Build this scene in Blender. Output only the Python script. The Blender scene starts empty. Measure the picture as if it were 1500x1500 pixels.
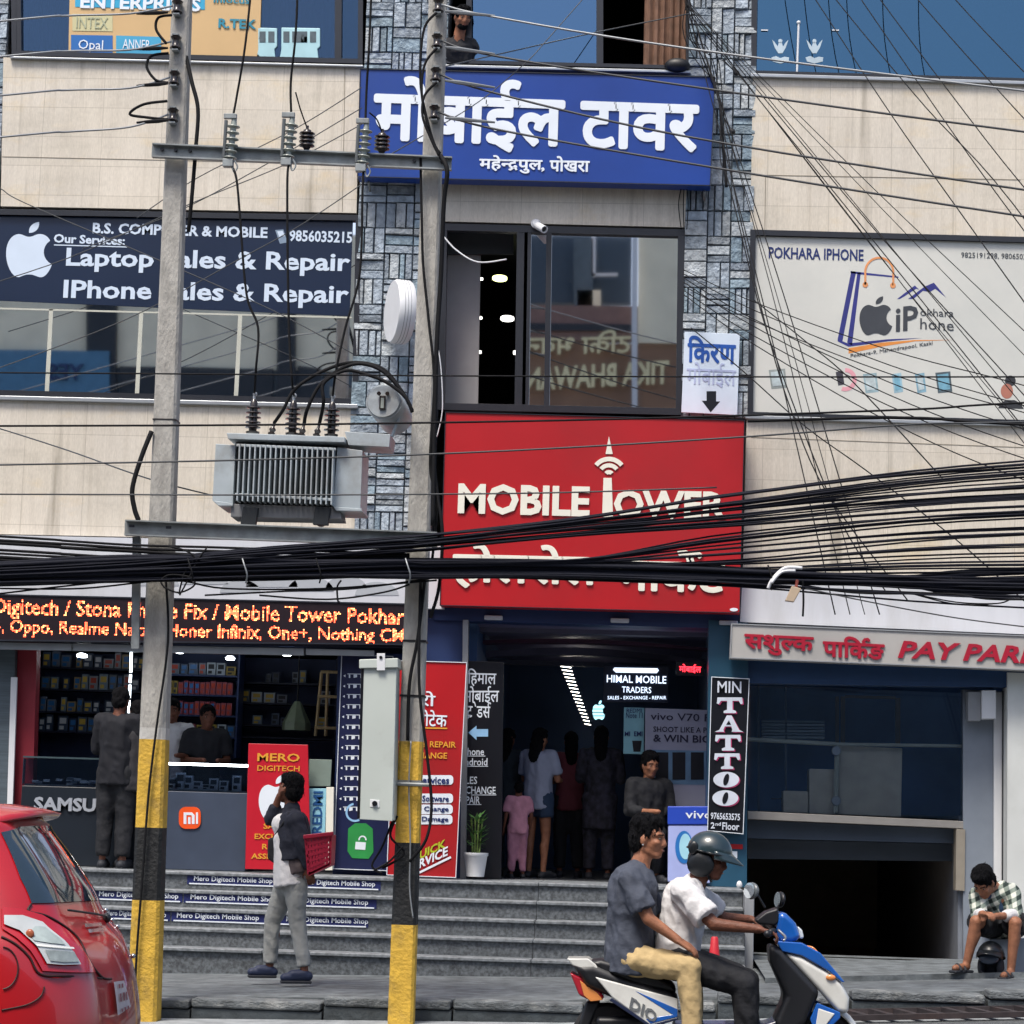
import bpy, bmesh, math, random
from mathutils import Vector, Matrix, noise
from mathutils.bvhtree import BVHTree
random.seed(7)
R = math.radians
SC = bpy.context.scene
COL = SC.collection
V = Vector

# ------------------------------------------------------------------ camera
F = 3500.0                                  # focal length in photo pixels (1500 wide)
CAM = V((1.42, 0.0, 1.5))
YAW, PITCH, ROLL = R(3.5), R(7.37), R(1.75)
fw = V((-math.sin(YAW) * math.cos(PITCH), math.cos(YAW) * math.cos(PITCH), math.sin(PITCH)))
r0 = V((math.cos(YAW), math.sin(YAW), 0))
u0 = r0.cross(fw)
rt = r0 * math.cos(ROLL) + u0 * math.sin(ROLL)
up = u0 * math.cos(ROLL) - r0 * math.sin(ROLL)
cam = bpy.data.cameras.new('camera')
cam.sensor_width = 36; cam.lens = 36 * F / 1500; cam.clip_end = 3000; cam.clip_start = 0.1
co = bpy.data.objects.new('camera', cam); COL.objects.link(co)
mx = Matrix((rt, up, -fw)).transposed().to_4x4(); mx.translation = CAM
co.matrix_world = mx
SC.camera = co

# ------------------------------------------------------------------ light
SUN_EL, SUN_AZ = R(62), R(205)              # azimuth clockwise from +Y (behind the camera, a little left)
w = bpy.data.worlds.new('World'); SC.world = w; w.use_nodes = True
nt = w.node_tree; nt.nodes.clear()
sky = nt.nodes.new('ShaderNodeTexSky'); sky.sky_type = 'NISHITA'; sky.sun_disc = False
sky.sun_elevation = SUN_EL; sky.sun_rotation = SUN_AZ; sky.air_density = .8; sky.dust_density = 3.5; sky.ozone_density = .8
bg = nt.nodes.new('ShaderNodeBackground'); bg.inputs[1].default_value = 0.085
ow = nt.nodes.new('ShaderNodeOutputWorld')
nt.links.new(sky.outputs[0], bg.inputs[0]); nt.links.new(bg.outputs[0], ow.inputs[0])
sl = bpy.data.lights.new('sun', 'SUN'); sl.energy = 1.5; sl.angle = R(18); sl.color = (1, .94, .85)
so = bpy.data.objects.new('sun', sl); COL.objects.link(so)
sd = V((math.sin(SUN_AZ) * math.cos(SUN_EL), math.cos(SUN_AZ) * math.cos(SUN_EL), math.sin(SUN_EL)))
so.rotation_euler = sd.to_track_quat('Z', 'Y').to_euler(); so.location = (0, -10, 30)
SC.view_settings.view_transform = 'Standard'; SC.view_settings.look = 'None'
SC.view_settings.gamma = 1; SC.view_settings.exposure = 1.38
SC.cycles.max_bounces = 8; SC.cycles.transparent_max_bounces = 12
SC.cycles.use_denoising = True

# ------------------------------------------------------------------ helpers
def P(px, py, Y):
    """the point on the vertical plane y = Y that the photo shows at pixel (px, py)"""
    d = fw + rt * ((px - 750) / F) + up * ((750 - py) / F)
    return CAM + d * ((Y - CAM.y) / d.y)
def ppm(Y):
    return F / (Y * 1.0)                    # photo pixels per metre at depth Y (near enough)
def G(px, py, z):
    """the point at height z that the photo shows at pixel (px, py)"""
    d = fw + rt * ((px - 750) / F) + up * ((750 - py) / F)
    return CAM + d * ((z - CAM.z) / d.z)

def lin(c):
    if isinstance(c, str):
        c = c.lstrip('#'); c = [int(c[i:i + 2], 16) / 255 for i in (0, 2, 4)]
    return tuple(((x / 12.92) if x <= .04045 else ((x + .055) / 1.055) ** 2.4) for x in c[:3])

MATS = {}
def M(name, col=(.5, .5, .5), rough=.6, metal=0., var=.12, scale=6., bump=0., coat=0., emit=0., stretch=None, dirt=None, dirt_amt=.0, spec=.5, hexc=None, detail=5, bscale=None):
    if name in MATS: return MATS[name]
    if hexc: col = lin(hexc)
    m = bpy.data.materials.new(name); m.use_nodes = True; MATS[name] = m
    n = m.node_tree.nodes; l = m.node_tree.links
    b = n['Principled BSDF']
    b.inputs['Roughness'].default_value = rough; b.inputs['Metallic'].default_value = metal
    b.inputs['Coat Weight'].default_value = coat; b.inputs['Coat Roughness'].default_value = .05
    b.inputs['Specular IOR Level'].default_value = spec
    b.inputs['Base Color'].default_value = (*col, 1)
    if emit:
        b.inputs['Emission Color'].default_value = (*col, 1); b.inputs['Emission Strength'].default_value = emit
    if var or bump or dirt:
        tc = n.new('ShaderNodeTexCoord'); mp = n.new('ShaderNodeMapping'); l.new(tc.outputs['Object'], mp.inputs[0])
        if stretch: mp.inputs['Scale'].default_value = stretch
        nz = n.new('ShaderNodeTexNoise'); nz.inputs['Scale'].default_value = scale; nz.inputs['Detail'].default_value = detail
        l.new(mp.outputs[0], nz.inputs['Vector'])
        rp = n.new('ShaderNodeValToRGB')
        rp.color_ramp.elements[0].position = .3; rp.color_ramp.elements[1].position = .72
        rp.color_ramp.elements[0].color = (*[c * (1 - var) for c in col], 1)
        rp.color_ramp.elements[1].color = (*[min(1, c * (1 + var)) for c in col], 1)
        l.new(nz.outputs[0], rp.inputs[0]); out = rp.outputs[0]
        if dirt:
            n2 = n.new('ShaderNodeTexNoise'); n2.inputs['Scale'].default_value = scale * .37; n2.inputs['Detail'].default_value = 8
            n2.inputs['Roughness'].default_value = .7
            l.new(mp.outputs[0], n2.inputs['Vector'])
            r2 = n.new('ShaderNodeValToRGB'); r2.color_ramp.elements[0].position = .5; r2.color_ramp.elements[1].position = .75
            r2.color_ramp.elements[1].color = (dirt_amt,) * 3 + (1,); r2.color_ramp.elements[0].color = (0, 0, 0, 1)
            l.new(n2.outputs[0], r2.inputs[0])
            mxn = n.new('ShaderNodeMixRGB'); mxn.inputs[2].default_value = (*dirt, 1)
            l.new(r2.outputs[0], mxn.inputs[0]); l.new(out, mxn.inputs[1]); out = mxn.outputs[0]
        l.new(out, b.inputs['Base Color'])
        if bump:
            n3 = n.new('ShaderNodeTexNoise'); n3.inputs['Scale'].default_value = bscale or scale * 4; n3.inputs['Detail'].default_value = 6
            l.new(mp.outputs[0], n3.inputs['Vector'])
            bp = n.new('ShaderNodeBump'); bp.inputs['Strength'].default_value = bump; bp.inputs['Distance'].default_value = .02
            l.new(n3.outputs[0], bp.inputs['Height']); l.new(bp.outputs[0], b.inputs['Normal'])
    return m

def glass(name, tint, refl=.35, rough=.02, rcol=(1, 1, 1), wave=.0):
    if name in MATS: return MATS[name]
    m = bpy.data.materials.new(name); m.use_nodes = True; MATS[name] = m
    n = m.node_tree.nodes; l = m.node_tree.links; n.clear()
    t = n.new('ShaderNodeBsdfTransparent'); t.inputs[0].default_value = (*tint, 1)
    g = n.new('ShaderNodeBsdfGlossy'); g.inputs[0].default_value = (*rcol, 1); g.inputs['Roughness'].default_value = rough
    mixn = n.new('ShaderNodeMixShader'); fr = n.new('ShaderNodeFresnel'); fr.inputs[0].default_value = 1.5
    mr = n.new('ShaderNodeMapRange'); mr.inputs[3].default_value = refl; mr.inputs[4].default_value = 1
    l.new(fr.outputs[0], mr.inputs[0]); l.new(mr.outputs[0], mixn.inputs[0])
    l.new(t.outputs[0], mixn.inputs[1]); l.new(g.outputs[0], mixn.inputs[2])
    if wave:
        tc = n.new('ShaderNodeTexCoord'); nz = n.new('ShaderNodeTexNoise'); nz.inputs['Scale'].default_value = .8; nz.inputs['Detail'].default_value = 1
        l.new(tc.outputs['Object'], nz.inputs['Vector'])
        bp = n.new('ShaderNodeBump'); bp.inputs['Strength'].default_value = wave; bp.inputs['Distance'].default_value = .01
        l.new(nz.outputs[0], bp.inputs['Height']); l.new(bp.outputs[0], g.inputs['Normal'])
    o = n.new('ShaderNodeOutputMaterial'); l.new(mixn.outputs[0], o.inputs[0])
    return m

def tag(o, label, cat, group=None, kind=None):
    if label: o['label'] = label
    if cat: o['category'] = cat
    if group: o['group'] = group
    if kind: o['kind'] = kind
    return o
def thing(name, label, cat, loc=(0, 0, 0), group=None):
    o = bpy.data.objects.new(name, None); COL.objects.link(o); o.location = loc; o.empty_display_size = .2
    return tag(o, label, cat, group)
def link(me, name, mat, parent=None):
    if mat is not None:
        me.materials.clear()
        for k in (mat if isinstance(mat, (list, tuple)) else [mat]): me.materials.append(k)
    o = bpy.data.objects.new(name, me); COL.objects.link(o)
    if parent is not None:
        o.parent = parent; q = parent; loc = V((0, 0, 0))
        while q is not None:                # meshes are written in world coordinates
            loc = loc + q.location; q = q.parent
        if parent.type != 'EMPTY': loc = V(parent['_w']) if '_w' in parent else loc
        o.matrix_parent_inverse = Matrix.Translation(-loc) if parent.type == 'EMPTY' else Matrix.Identity(4)
    return o
def part(name, label=None):
    pass
def copy_thing(o, parent=None):
    c = o.copy(); COL.objects.link(c)
    if parent is not None: c.parent = parent
    for ch in o.children: copy_thing(ch, c)
    return c

class MB:
    def __init__(s, xf=None):
        s.v = []; s.f = []; s.xf = xf; s.mi = []; s.cur = 0
    def add(s, vs, fs):
        o = len(s.v); s.v += [(s.xf @ V(a)) if s.xf else V(a) for a in vs]
        s.f += [tuple(o + i for i in q) for q in fs]; s.mi += [s.cur] * len(fs)
    def box(s, x0, x1, y0, y1, z0, z1):
        vs = [(x, y, z) for z in (z0, z1) for y in (y0, y1) for x in (x0, x1)]
        s.add(vs, [(0, 2, 3, 1), (4, 5, 7, 6), (0, 1, 5, 4), (2, 6, 7, 3), (0, 4, 6, 2), (1, 3, 7, 5)])
    def obox(s, c, ax, ay, az):
        c = V(c); vs = [c + ax * i + ay * j + az * k for k in (-1, 1) for j in (-1, 1) for i in (-1, 1)]
        s.add(vs, [(0, 2, 3, 1), (4, 5, 7, 6), (0, 1, 5, 4), (2, 6, 7, 3), (0, 4, 6, 2), (1, 3, 7, 5)])
    def prism(s, pts, d):
        """closed outline (list of Vectors) pushed along vector d"""
        n = len(pts); pts = [V(p) for p in pts]; d = V(d)
        s.add(pts + [p + d for p in pts], [tuple(range(n)), tuple(range(2 * n - 1, n - 1, -1))] + [(i, i + n, (i + 1) % n + n, (i + 1) % n) for i in range(n)])
    def slab(s, px4, Y, t=.03):
        s.prism([P(a, b, Y) for a, b in px4], (0, t, 0))
    def rect(s, x0, y0, x1, y1, Y, t=.03):
        s.slab([(x0, y0), (x1, y0), (x1, y1), (x0, y1)], Y, t)
    def tube(s, pts, r, n=8, cap=True):
        pts = [V(p) for p in pts]; m = len(pts)
        rs = r if isinstance(r, (list, tuple)) else [r] * m
        rings = []; prev = None
        for i, p in enumerate(pts):
            t = (pts[min(i + 1, m - 1)] - pts[max(i - 1, 0)])
            if t.length < 1e-9: t = V((0, 0, 1))
            t.normalize()
            if prev is None:
                a = t.orthogonal().normalized()
            else:
                a = (prev - t * prev.dot(t))
                a = a.normalized() if a.length > 1e-6 else t.orthogonal().normalized()
            prev = a; b = t.cross(a)
            rings += [p + (a * math.cos(2 * math.pi * k / n) + b * math.sin(2 * math.pi * k / n)) * rs[i] for k in range(n)]
        fs = []
        for i in range(m - 1):
            for k in range(n):
                fs.append((i * n + k, i * n + (k + 1) % n, (i + 1) * n + (k + 1) % n, (i + 1) * n + k))
        if cap: fs += [tuple(range(n - 1, -1, -1)), tuple((m - 1) * n + k for k in range(n))]
        s.add(rings, fs)
    def lathe(s, prof, c, axis=(0, 0, 1), n=20):
        """prof = [(radius, height)] turned about axis through c"""
        c = V(c); ax = V(axis).normalized(); a = ax.orthogonal().normalized(); b = ax.cross(a); m = len(prof)
        vs = [c + ax * h + (a * math.cos(2 * math.pi * k / n) + b * math.sin(2 * math.pi * k / n)) * max(r, 1e-4) for r, h in prof for k in range(n)]
        fs = [(i * n + k, i * n + (k + 1) % n, (i + 1) * n + (k + 1) % n, (i + 1) * n + k) for i in range(m - 1) for k in range(n)]
        fs += [tuple(range(n - 1, -1, -1)), tuple((m - 1) * n + k for k in range(n))]
        s.add(vs, fs)
    def ell(s, c, rx, ry=None, rz=None, rot=None, n=14, m=9):
        ry = rx if ry is None else ry; rz = rx if rz is None else rz; c = V(c)
        vs = [];
        for i in range(m + 1):
            th = math.pi * i / m
            for k in range(n):
                ph = 2 * math.pi * k / n
                q = V((rx * math.sin(th) * math.cos(ph), ry * math.sin(th) * math.sin(ph), rz * math.cos(th)))
                vs.append(c + (rot @ q if rot else q))
        s.add(vs, [(i * n + k, (i + 1) * n + k, (i + 1) * n + (k + 1) % n, i * n + (k + 1) % n) for i in range(m) for k in range(n)])
    def cap(s, a, ra, b, rb, n=12):
        """tapered capsule from a to b"""
        a = V(a); b = V(b); d = b - a; L = d.length
        if L < 1e-6: return s.ell(a, ra)
        d.normalize(); pts = []; rs = []
        for k in range(5):
            t = math.pi / 2 * (1 - k / 4); pts.append(a - d * ra * math.sin(t)); rs.append(max(ra * math.cos(t), .0008))
        for k in range(5):
            t = math.pi / 2 * k / 4; pts.append(b + d * rb * math.sin(t)); rs.append(max(rb * math.cos(t), .0008))
        s.tube(pts, rs, n)
    def frus(s, a, ra, b, rb, n=16):
        """tapered limb with a round start and a flat hem"""
        a = V(a); b = V(b); s.ell(a, ra); s.tube([a, a.lerp(b, .5), b], [ra, (ra + rb) / 2, rb], n)
    def mesh(s, name):
        me = bpy.data.meshes.new(name); me.from_pydata([tuple(a) for a in s.v], [], s.f); me.update()
        return me
    def build(s, name, mat, parent=None, smooth=False, bevel=0., seg=2, ang=40, sub=0):
        me = s.mesh(name)
        bm = bmesh.new(); bm.from_mesh(me); 
        if not smooth or sub: bmesh.ops.remove_doubles(bm, verts=bm.verts, dist=1e-5)
        bmesh.ops.recalc_face_normals(bm, faces=bm.faces); bm.to_mesh(me); bm.free()
        if smooth or bevel:
            for p in me.polygons: p.use_smooth = True
        o = link(me, name, mat, parent)
        if isinstance(mat, (list, tuple)) and len(me.polygons) == len(s.mi):
            for p, k in zip(me.polygons, s.mi): p.material_index = k
        if bevel:
            md = o.modifiers.new('bevel', 'BEVEL'); md.width = bevel; md.segments = seg; md.limit_method = 'ANGLE'; md.angle_limit = R(ang); md.harden_normals = True
        elif smooth == 'auto':
            md = o.modifiers.new('split', 'EDGE_SPLIT'); md.split_angle = R(45)
        if sub:
            md = o.modifiers.new('sub', 'SUBSURF'); md.levels = sub; md.render_levels = sub
        return o

WORK = bpy.data.scenes.new('work')           # modifiers are evaluated in an empty side scene, which is quick
def evaluated_mesh(o):
    COL.objects.unlink(o); WORK.collection.objects.link(o)
    with bpy.context.temp_override(scene=WORK, view_layer=WORK.view_layers[0]):
        dg = bpy.context.evaluated_depsgraph_get(); dg.update()
        me = bpy.data.meshes.new_from_object(o.evaluated_get(dg))
    return me

TXT = {}
def text_geo(s, bold=0., shear=0., res=2, space=1.):
    """outline geometry of a string: flat verts (x, y, depth -0.5..0.5), faces, bounds"""
    k = (s, bold, shear, res, space)
    if k in TXT: return TXT[k]
    c = bpy.data.curves.new('t', 'FONT'); c.body = s; c.offset = bold; c.shear = shear; c.resolution_u = res; c.extrude = .5; c.space_character = space
    o = bpy.data.objects.new('t', c); COL.objects.link(o)
    me = evaluated_mesh(o)
    vs = [v.co.copy() for v in me.vertices]; fs = [tuple(p.vertices) for p in me.polygons]
    bpy.data.objects.remove(o); bpy.data.curves.remove(c); bpy.data.meshes.remove(me)
    xs = [v.x for v in vs] or [0, 1]; ys = [v.y for v in vs] or [0, 1]
    TXT[k] = (vs, fs, (min(xs), max(xs), min(ys), max(ys)))
    return TXT[k]
def write(mb, s, a, b, hpx, Y, t=.003, bold=.0, shear=0., geo=None, flip=False, res=2, space=1., nrm=None):
    """lettering that runs from pixel a to pixel b (mid-height) and is hpx photo pixels tall, on the plane y = Y"""
    vs, fs, (x0, x1, y0, y1) = geo or text_geo(s, bold, shear, res, space)
    A = P(a[0], a[1], Y); B = P(b[0], b[1], Y); ux = B - A
    mid = ((a[0] + b[0]) / 2, (a[1] + b[1]) / 2)
    H = (P(mid[0], mid[1] - hpx / 2, Y) - P(mid[0], mid[1] + hpx / 2, Y))
    uz = V((0, 0, 1)) * H.length
    if flip: A, ux = B, -ux
    mb.add([A + ux * ((v.x - x0) / max(x1 - x0, 1e-6)) + uz * ((v.y - y0) / max(y1 - y0, 1e-6) - .5) + V((0, 1, 0)) * ((v.z - .5) * t) for v in vs], fs)

def clip_geo(g, xmax=None, xmin=None):
    vs, fs, bd = g
    bm = bmesh.new(); bv = [bm.verts.new(v) for v in vs]
    for f in fs:
        try: bm.faces.new([bv[i] for i in f])
        except ValueError: pass
    for x, sgn in ((xmax, 1), (xmin, -1)):
        if x is not None:
            bmesh.ops.bisect_plane(bm, geom=bm.verts[:] + bm.edges[:] + bm.faces[:], plane_co=(x, 0, 0), plane_no=(sgn, 0, 0), clear_outer=True)
    bm.verts.index_update()
    vs2 = [v.co.copy() for v in bm.verts]; fs2 = [tuple(v.index for v in f.verts) for f in bm.faces]
    bm.free(); xs = [v.x for v in vs2]; ys = [v.y for v in vs2]
    return vs2, fs2, (min(xs), max(xs), min(ys), max(ys))
def stroke(pts, wd):
    """flat ribbon letter stroke in text space"""
    vs = []; n = len(pts)
    for i, p in enumerate(pts):
        a = V(pts[max(i - 1, 0)]); b = V(pts[min(i + 1, n - 1)]); d = (b - a).normalized(); q = V((-d.y, d.x)) * wd / 2
        for sg in (1, -1):
            for z in (-.5, .5): vs.append(V((p[0] + q.x * sg, p[1] + q.y * sg, z)))
    fs = []
    for i in range(n - 1):
        o = i * 4
        fs += [(o, o + 4, o + 6, o + 2), (o + 1, o + 3, o + 7, o + 5), (o, o + 1, o + 5, o + 4), (o + 2, o + 6, o + 7, o + 3)]
    return vs, fs
def deva(tokens, bold=0.):
    vs, fs, bd = deva0(tokens)
    if not bold: return vs, fs, bd
    VV = []; FF = []; d = bold * .7                # thickened by four near copies, each a hair deeper
    for k, (dx, dy) in enumerate([(1.25 * d * math.cos(R(a)), 1.25 * d * math.sin(R(a))) for a in range(0, 360, 30)] + [(0, 0)]):
        o = len(VV); VV += [V((v.x + dx, v.y + dy, v.z - .02 * k)) for v in vs]; FF += [tuple(o + i for i in f) for f in fs]
    return VV, FF, (bd[0] - 1.25 * d, bd[1] + 1.25 * d, bd[2] - 1.25 * d, bd[3] + 1.25 * d)
def deva0(tokens, bold=0.):
    """set Devanagari: strings run on; ('half', c) a half letter, 'REPH' / 'RA' marks on the letter before"""
    VV = []; FF = []; x = 0.; last = (0., .6)
    for t in tokens:
        if t == ' ': x += .3; continue
        if t == 'REPH':
            g = stroke([(x - .16, .62), (x - .2, .72), (x - .14, .82), (x - .02, .84), (x + .04, .78)], .07 + bold); bd = None
        elif t == 'RA':
            xm = (last[0] + last[1]) / 2
            g = stroke([(xm + .06, .12), (xm - .16, -.06), (xm - .2, -.02)], .07 + bold); bd = None
        else:
            if isinstance(t, tuple):
                vs, fs, b0 = text_geo(t[1], bold)
                vs, fs, bd = clip_geo((vs, fs, b0), xmax=b0[0] + (b0[1] - b0[0]) * .66)
            else:
                vs, fs, bd = text_geo(t, bold)
            off = x - bd[0]; g = ([V((v.x + off, v.y, v.z)) for v in vs], fs)
        o = len(VV); VV += g[0]; FF += [tuple(o + i for i in f) for f in g[1]]
        if bd: last = (x, x + bd[1] - bd[0]); x += bd[1] - bd[0] - .012
    xs = [v.x for v in VV]; ys = [v.y for v in VV]
    return VV, FF, (min(xs), max(xs), min(ys), max(ys))

def catmull(pts, k=6):
    if len(pts) < 3: return pts
    out = []; n = len(pts)
    for i in range(n - 1):
        p0 = pts[max(i - 1, 0)]; p1 = pts[i]; p2 = pts[i + 1]; p3 = pts[min(i + 2, n - 1)]
        for j in range(k):
            t = j / k
            out.append(.5 * ((2 * p1) + (p2 - p0) * t + (2 * p0 - 5 * p1 + 4 * p2 - p3) * t * t + (3 * p1 - p0 - 3 * p2 + p3) * t ** 3))
    out.append(pts[-1]); return out
def wire_geo(name, world_pts, r, mat, parent=None, n=6):
    mb = MB(); mb.tube(catmull([V(p) for p in world_pts]), r, n); return mb.build(name, mat, parent, smooth=True)
def wire(name, pts, r, mat, label, cat='cable', group=None):
    """pts: (px, py, Y) through which the cable runs"""
    o = wire_geo(name, [P(*p) for p in pts], r, mat); return tag(o, label, cat, group)

def remeshed(mb, voxel=.012, smooth=4, disp=0., dscale=8., seed=0., factor=.5):
    """one continuous skin over overlapping solids"""
    me = mb.mesh('tmp'); o = bpy.data.objects.new('tmp', me); COL.objects.link(o)
    bm = bmesh.new(); bm.from_mesh(me); bmesh.ops.recalc_face_normals(bm, faces=bm.faces); bm.to_mesh(me); bm.free()
    md = o.modifiers.new('r', 'REMESH'); md.mode = 'VOXEL'; md.voxel_size = voxel
    if smooth:
        ms = o.modifiers.new('s', 'SMOOTH'); ms.iterations = smooth; ms.factor = factor
    m2 = evaluated_mesh(o)
    bpy.data.objects.remove(o); bpy.data.meshes.remove(me)
    if disp:
        nrm = [v.normal.copy() for v in m2.vertices]
        for v, nn in zip(m2.vertices, nrm):
            q = v.co * dscale + V((seed, seed * 1.7, seed * .3))
            h = noise.noise(V((q.x, q.y, q.z * .55))) + .5 * noise.noise(V((q.x * 2.3 + q.z, q.y * 2.3, q.z * 1.2)))
            h = -abs(h) * 1.3 + .3
            v.co += nn * (h * disp)
        m2.update()
    for p in m2.polygons: p.use_smooth = True
    return m2
# ------------------------------------------------------------------ depths
FY = 23.2        # face of the upper floors
SY = 23.2        # shop front
KY = 18.4        # kerb line
PY = 18.15       # pole line
Z_LAND = .94

# ------------------------------------------------------------------ materials of the setting
def panel_mat():
    """cream cladding: fine vertical weathering, faint joints, yellowed foot"""
    m = bpy.data.materials.new('cream_cladding'); m.use_nodes = True
    n = m.node_tree.nodes; l = m.node_tree.links; b = n['Principled BSDF']; b.inputs['Roughness'].default_value = .55
    tc = n.new('ShaderNodeTexCoord')
    def noise_(sc, scale, det, a, z, lo, hi, rough=.6):
        mp = n.new('ShaderNodeMapping'); mp.inputs['Scale'].default_value = sc; l.new(tc.outputs['Object'], mp.inputs[0])
        q = n.new('ShaderNodeTexNoise'); q.inputs['Scale'].default_value = scale; q.inputs['Detail'].default_value = det; q.inputs['Roughness'].default_value = rough
        l.new(mp.outputs[0], q.inputs['Vector'])
        r = n.new('ShaderNodeMapRange'); r.inputs[1].default_value = a; r.inputs[2].default_value = z; r.inputs[3].default_value = lo; r.inputs[4].default_value = hi
        l.new(q.outputs[0], r.inputs[0]); return r.outputs[0]
    def mix(fac, c1, c2, mode='MIX'):
        x = n.new('ShaderNodeMixRGB'); x.blend_type = mode
        if isinstance(fac, float): x.inputs[0].default_value = fac
        else: l.new(fac, x.inputs[0])
        for i, c in ((1, c1), (2, c2)):
            if isinstance(c, tuple): x.inputs[i].default_value = (*c, 1)
            else: l.new(c, x.inputs[i])
        return x.outputs[0]
    big = noise_((.5, .5, .5), 1.3, 3, .3, .7, 0., 1.)
    c = mix(big, lin('d9d0c0'), lin('cdc6ba'))
    st = noise_((7, 7, .5), 2.2, 5, .42, .72, 0., .27)
    c = mix(st, c, lin('aca293'))
    st2 = noise_((16, 16, .35), 2.0, 4, .52, .78, 0., .22)
    c = mix(st2, c, lin('8d7f66'))
    yl = noise_((1.2, 1.2, 2.5), .9, 6, .55, .72, 0., .55, .7)
    c = mix(yl, c, lin('d2bc90'))
    blot = noise_((.9, .9, 1.6), 1.1, 8, .52, .7, 0., .3, .75)
    c = mix(blot, c, lin('8f897b'))
    drip = noise_((3.2, 3.2, .22), 1.3, 3, .62, .72, 0., .55)
    c = mix(drip, c, lin('7c7465'))
    mpb = n.new('ShaderNodeMapping'); mpb.inputs['Rotation'].default_value = (math.pi / 2, 0, 0); l.new(tc.outputs['Object'], mpb.inputs[0])
    br = n.new('ShaderNodeTexBrick'); br.inputs['Scale'].default_value = 1; br.inputs['Brick Width'].default_value = .61; br.inputs['Row Height'].default_value = .305; br.inputs['Mortar Size'].default_value = .0035; br.offset = 0
    br.inputs['Color1'].default_value = (1, 1, 1, 1); br.inputs['Color2'].default_value = (.93, .93, .92, 1); br.inputs['Mortar'].default_value = (.72, .71, .69, 1); l.new(mpb.outputs[0], br.inputs['Vector'])
    c = mix(1., c, br.outputs[0], 'MULTIPLY')
    fine = noise_((60, 60, 12), 1.5, 3, .3, .7, .9, 1.08)
    hs = n.new('ShaderNodeHueSaturation'); l.new(fine, hs.inputs['Value']); l.new(c, hs.inputs['Color'])
    l.new(hs.outputs[0], b.inputs['Base Color'])
    bp = n.new('ShaderNodeBump'); bp.inputs['Strength'].default_value = .15; bp.inputs['Distance'].default_value = .01
    l.new(fine, bp.inputs['Height']); l.new(bp.outputs[0], b.inputs['Normal'])
    return m
CREAM = panel_mat()
JOINT = M('joint_grey', hexc='7d7668', rough=.8)
WHITE_PNT = M('white_panel', hexc='c9ccd2', rough=.45, var=.05, scale=2, dirt=lin('9a978f'), dirt_amt=.35, stretch=(3, 3, .6))
CONC = M('concrete', hexc='8e8c86', rough=.85, var=.22, scale=9, bump=.5, dirt=lin('4f4d49'), dirt_amt=.6)
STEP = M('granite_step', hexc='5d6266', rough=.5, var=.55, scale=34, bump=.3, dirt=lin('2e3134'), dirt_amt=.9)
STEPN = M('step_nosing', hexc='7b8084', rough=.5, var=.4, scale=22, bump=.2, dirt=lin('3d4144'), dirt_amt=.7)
PAVE = M('pavement_concrete', hexc='63696c', rough=.8, var=.4, scale=7, bump=.5, dirt=lin('34383a'), dirt_amt=.9)
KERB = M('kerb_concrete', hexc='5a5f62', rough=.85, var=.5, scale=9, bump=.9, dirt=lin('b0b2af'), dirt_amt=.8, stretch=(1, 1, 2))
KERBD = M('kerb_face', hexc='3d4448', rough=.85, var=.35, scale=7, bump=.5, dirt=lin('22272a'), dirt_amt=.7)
ASPH = M('asphalt', hexc='4f5254', rough=.85, var=.3, scale=30, bump=.7, dirt=lin('7b7d7c'), dirt_amt=.5)
NAVY = M('navy_wall', hexc='1d3260', rough=.5, var=.15, scale=3)
NAVYD = M('navy_dark', hexc='131c33', rough=.5, var=.2, scale=3)
TEAL = M('teal_pillar_paint', hexc='1f4d66', rough=.45, var=.15, scale=3)
DARKF = M('window_frame_dark', hexc='23252b', rough=.35, var=.1)
BLACK = M('black_rubber', hexc='141519', rough=.5, var=.1)
DARKW = M('dark_interior', hexc='23262c', rough=.8, var=.2, scale=2)
GREYP = M('grey_paint', hexc='8f9296', rough=.5, var=.08)
ALU = M('aluminium', hexc='a9adb0', rough=.35, metal=.6, var=.08)
STEEL = M('galvanised_steel', hexc='8d9394', rough=.5, metal=.35, var=.22, scale=10, dirt=lin('6b5a48'), dirt_amt=.3)
WHITE = M('white_gloss', hexc='d8dadd', rough=.35, var=.03)
LETTER = M('white_lettering', hexc='dde4ec', rough=.4, var=.03)
GLASS_B = glass('blue_glass', lin('5d87a8'), .42, rcol=lin('7fa6c9'), wave=.02)  # blue of the reflected sky is put into the tint
GLASS_D = glass('grey_glass', (.42, .45, .48), .86, rcol=(.95, .97, 1), wave=.03)
GLASS_T = glass('clear_top_glass', (.6, .7, .8), .10, rcol=lin('8fb0d0'))
GLASS_R = glass('teal_top_glass', lin('4f7a92'), .42, rcol=lin('6f9cba'))  # teal blue of the mirrored sky is built into this tint
GLASS_S = glass('shop_glass', (.55, .6, .68), .06, rcol=(.9, .95, 1))
LAMPW = M('lamp_white', col=(1, .97, .9), emit=1.6, var=0)
LAMPG = M('lamp_warm', col=(.85, .9, .35), emit=1.6, var=0)

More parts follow.
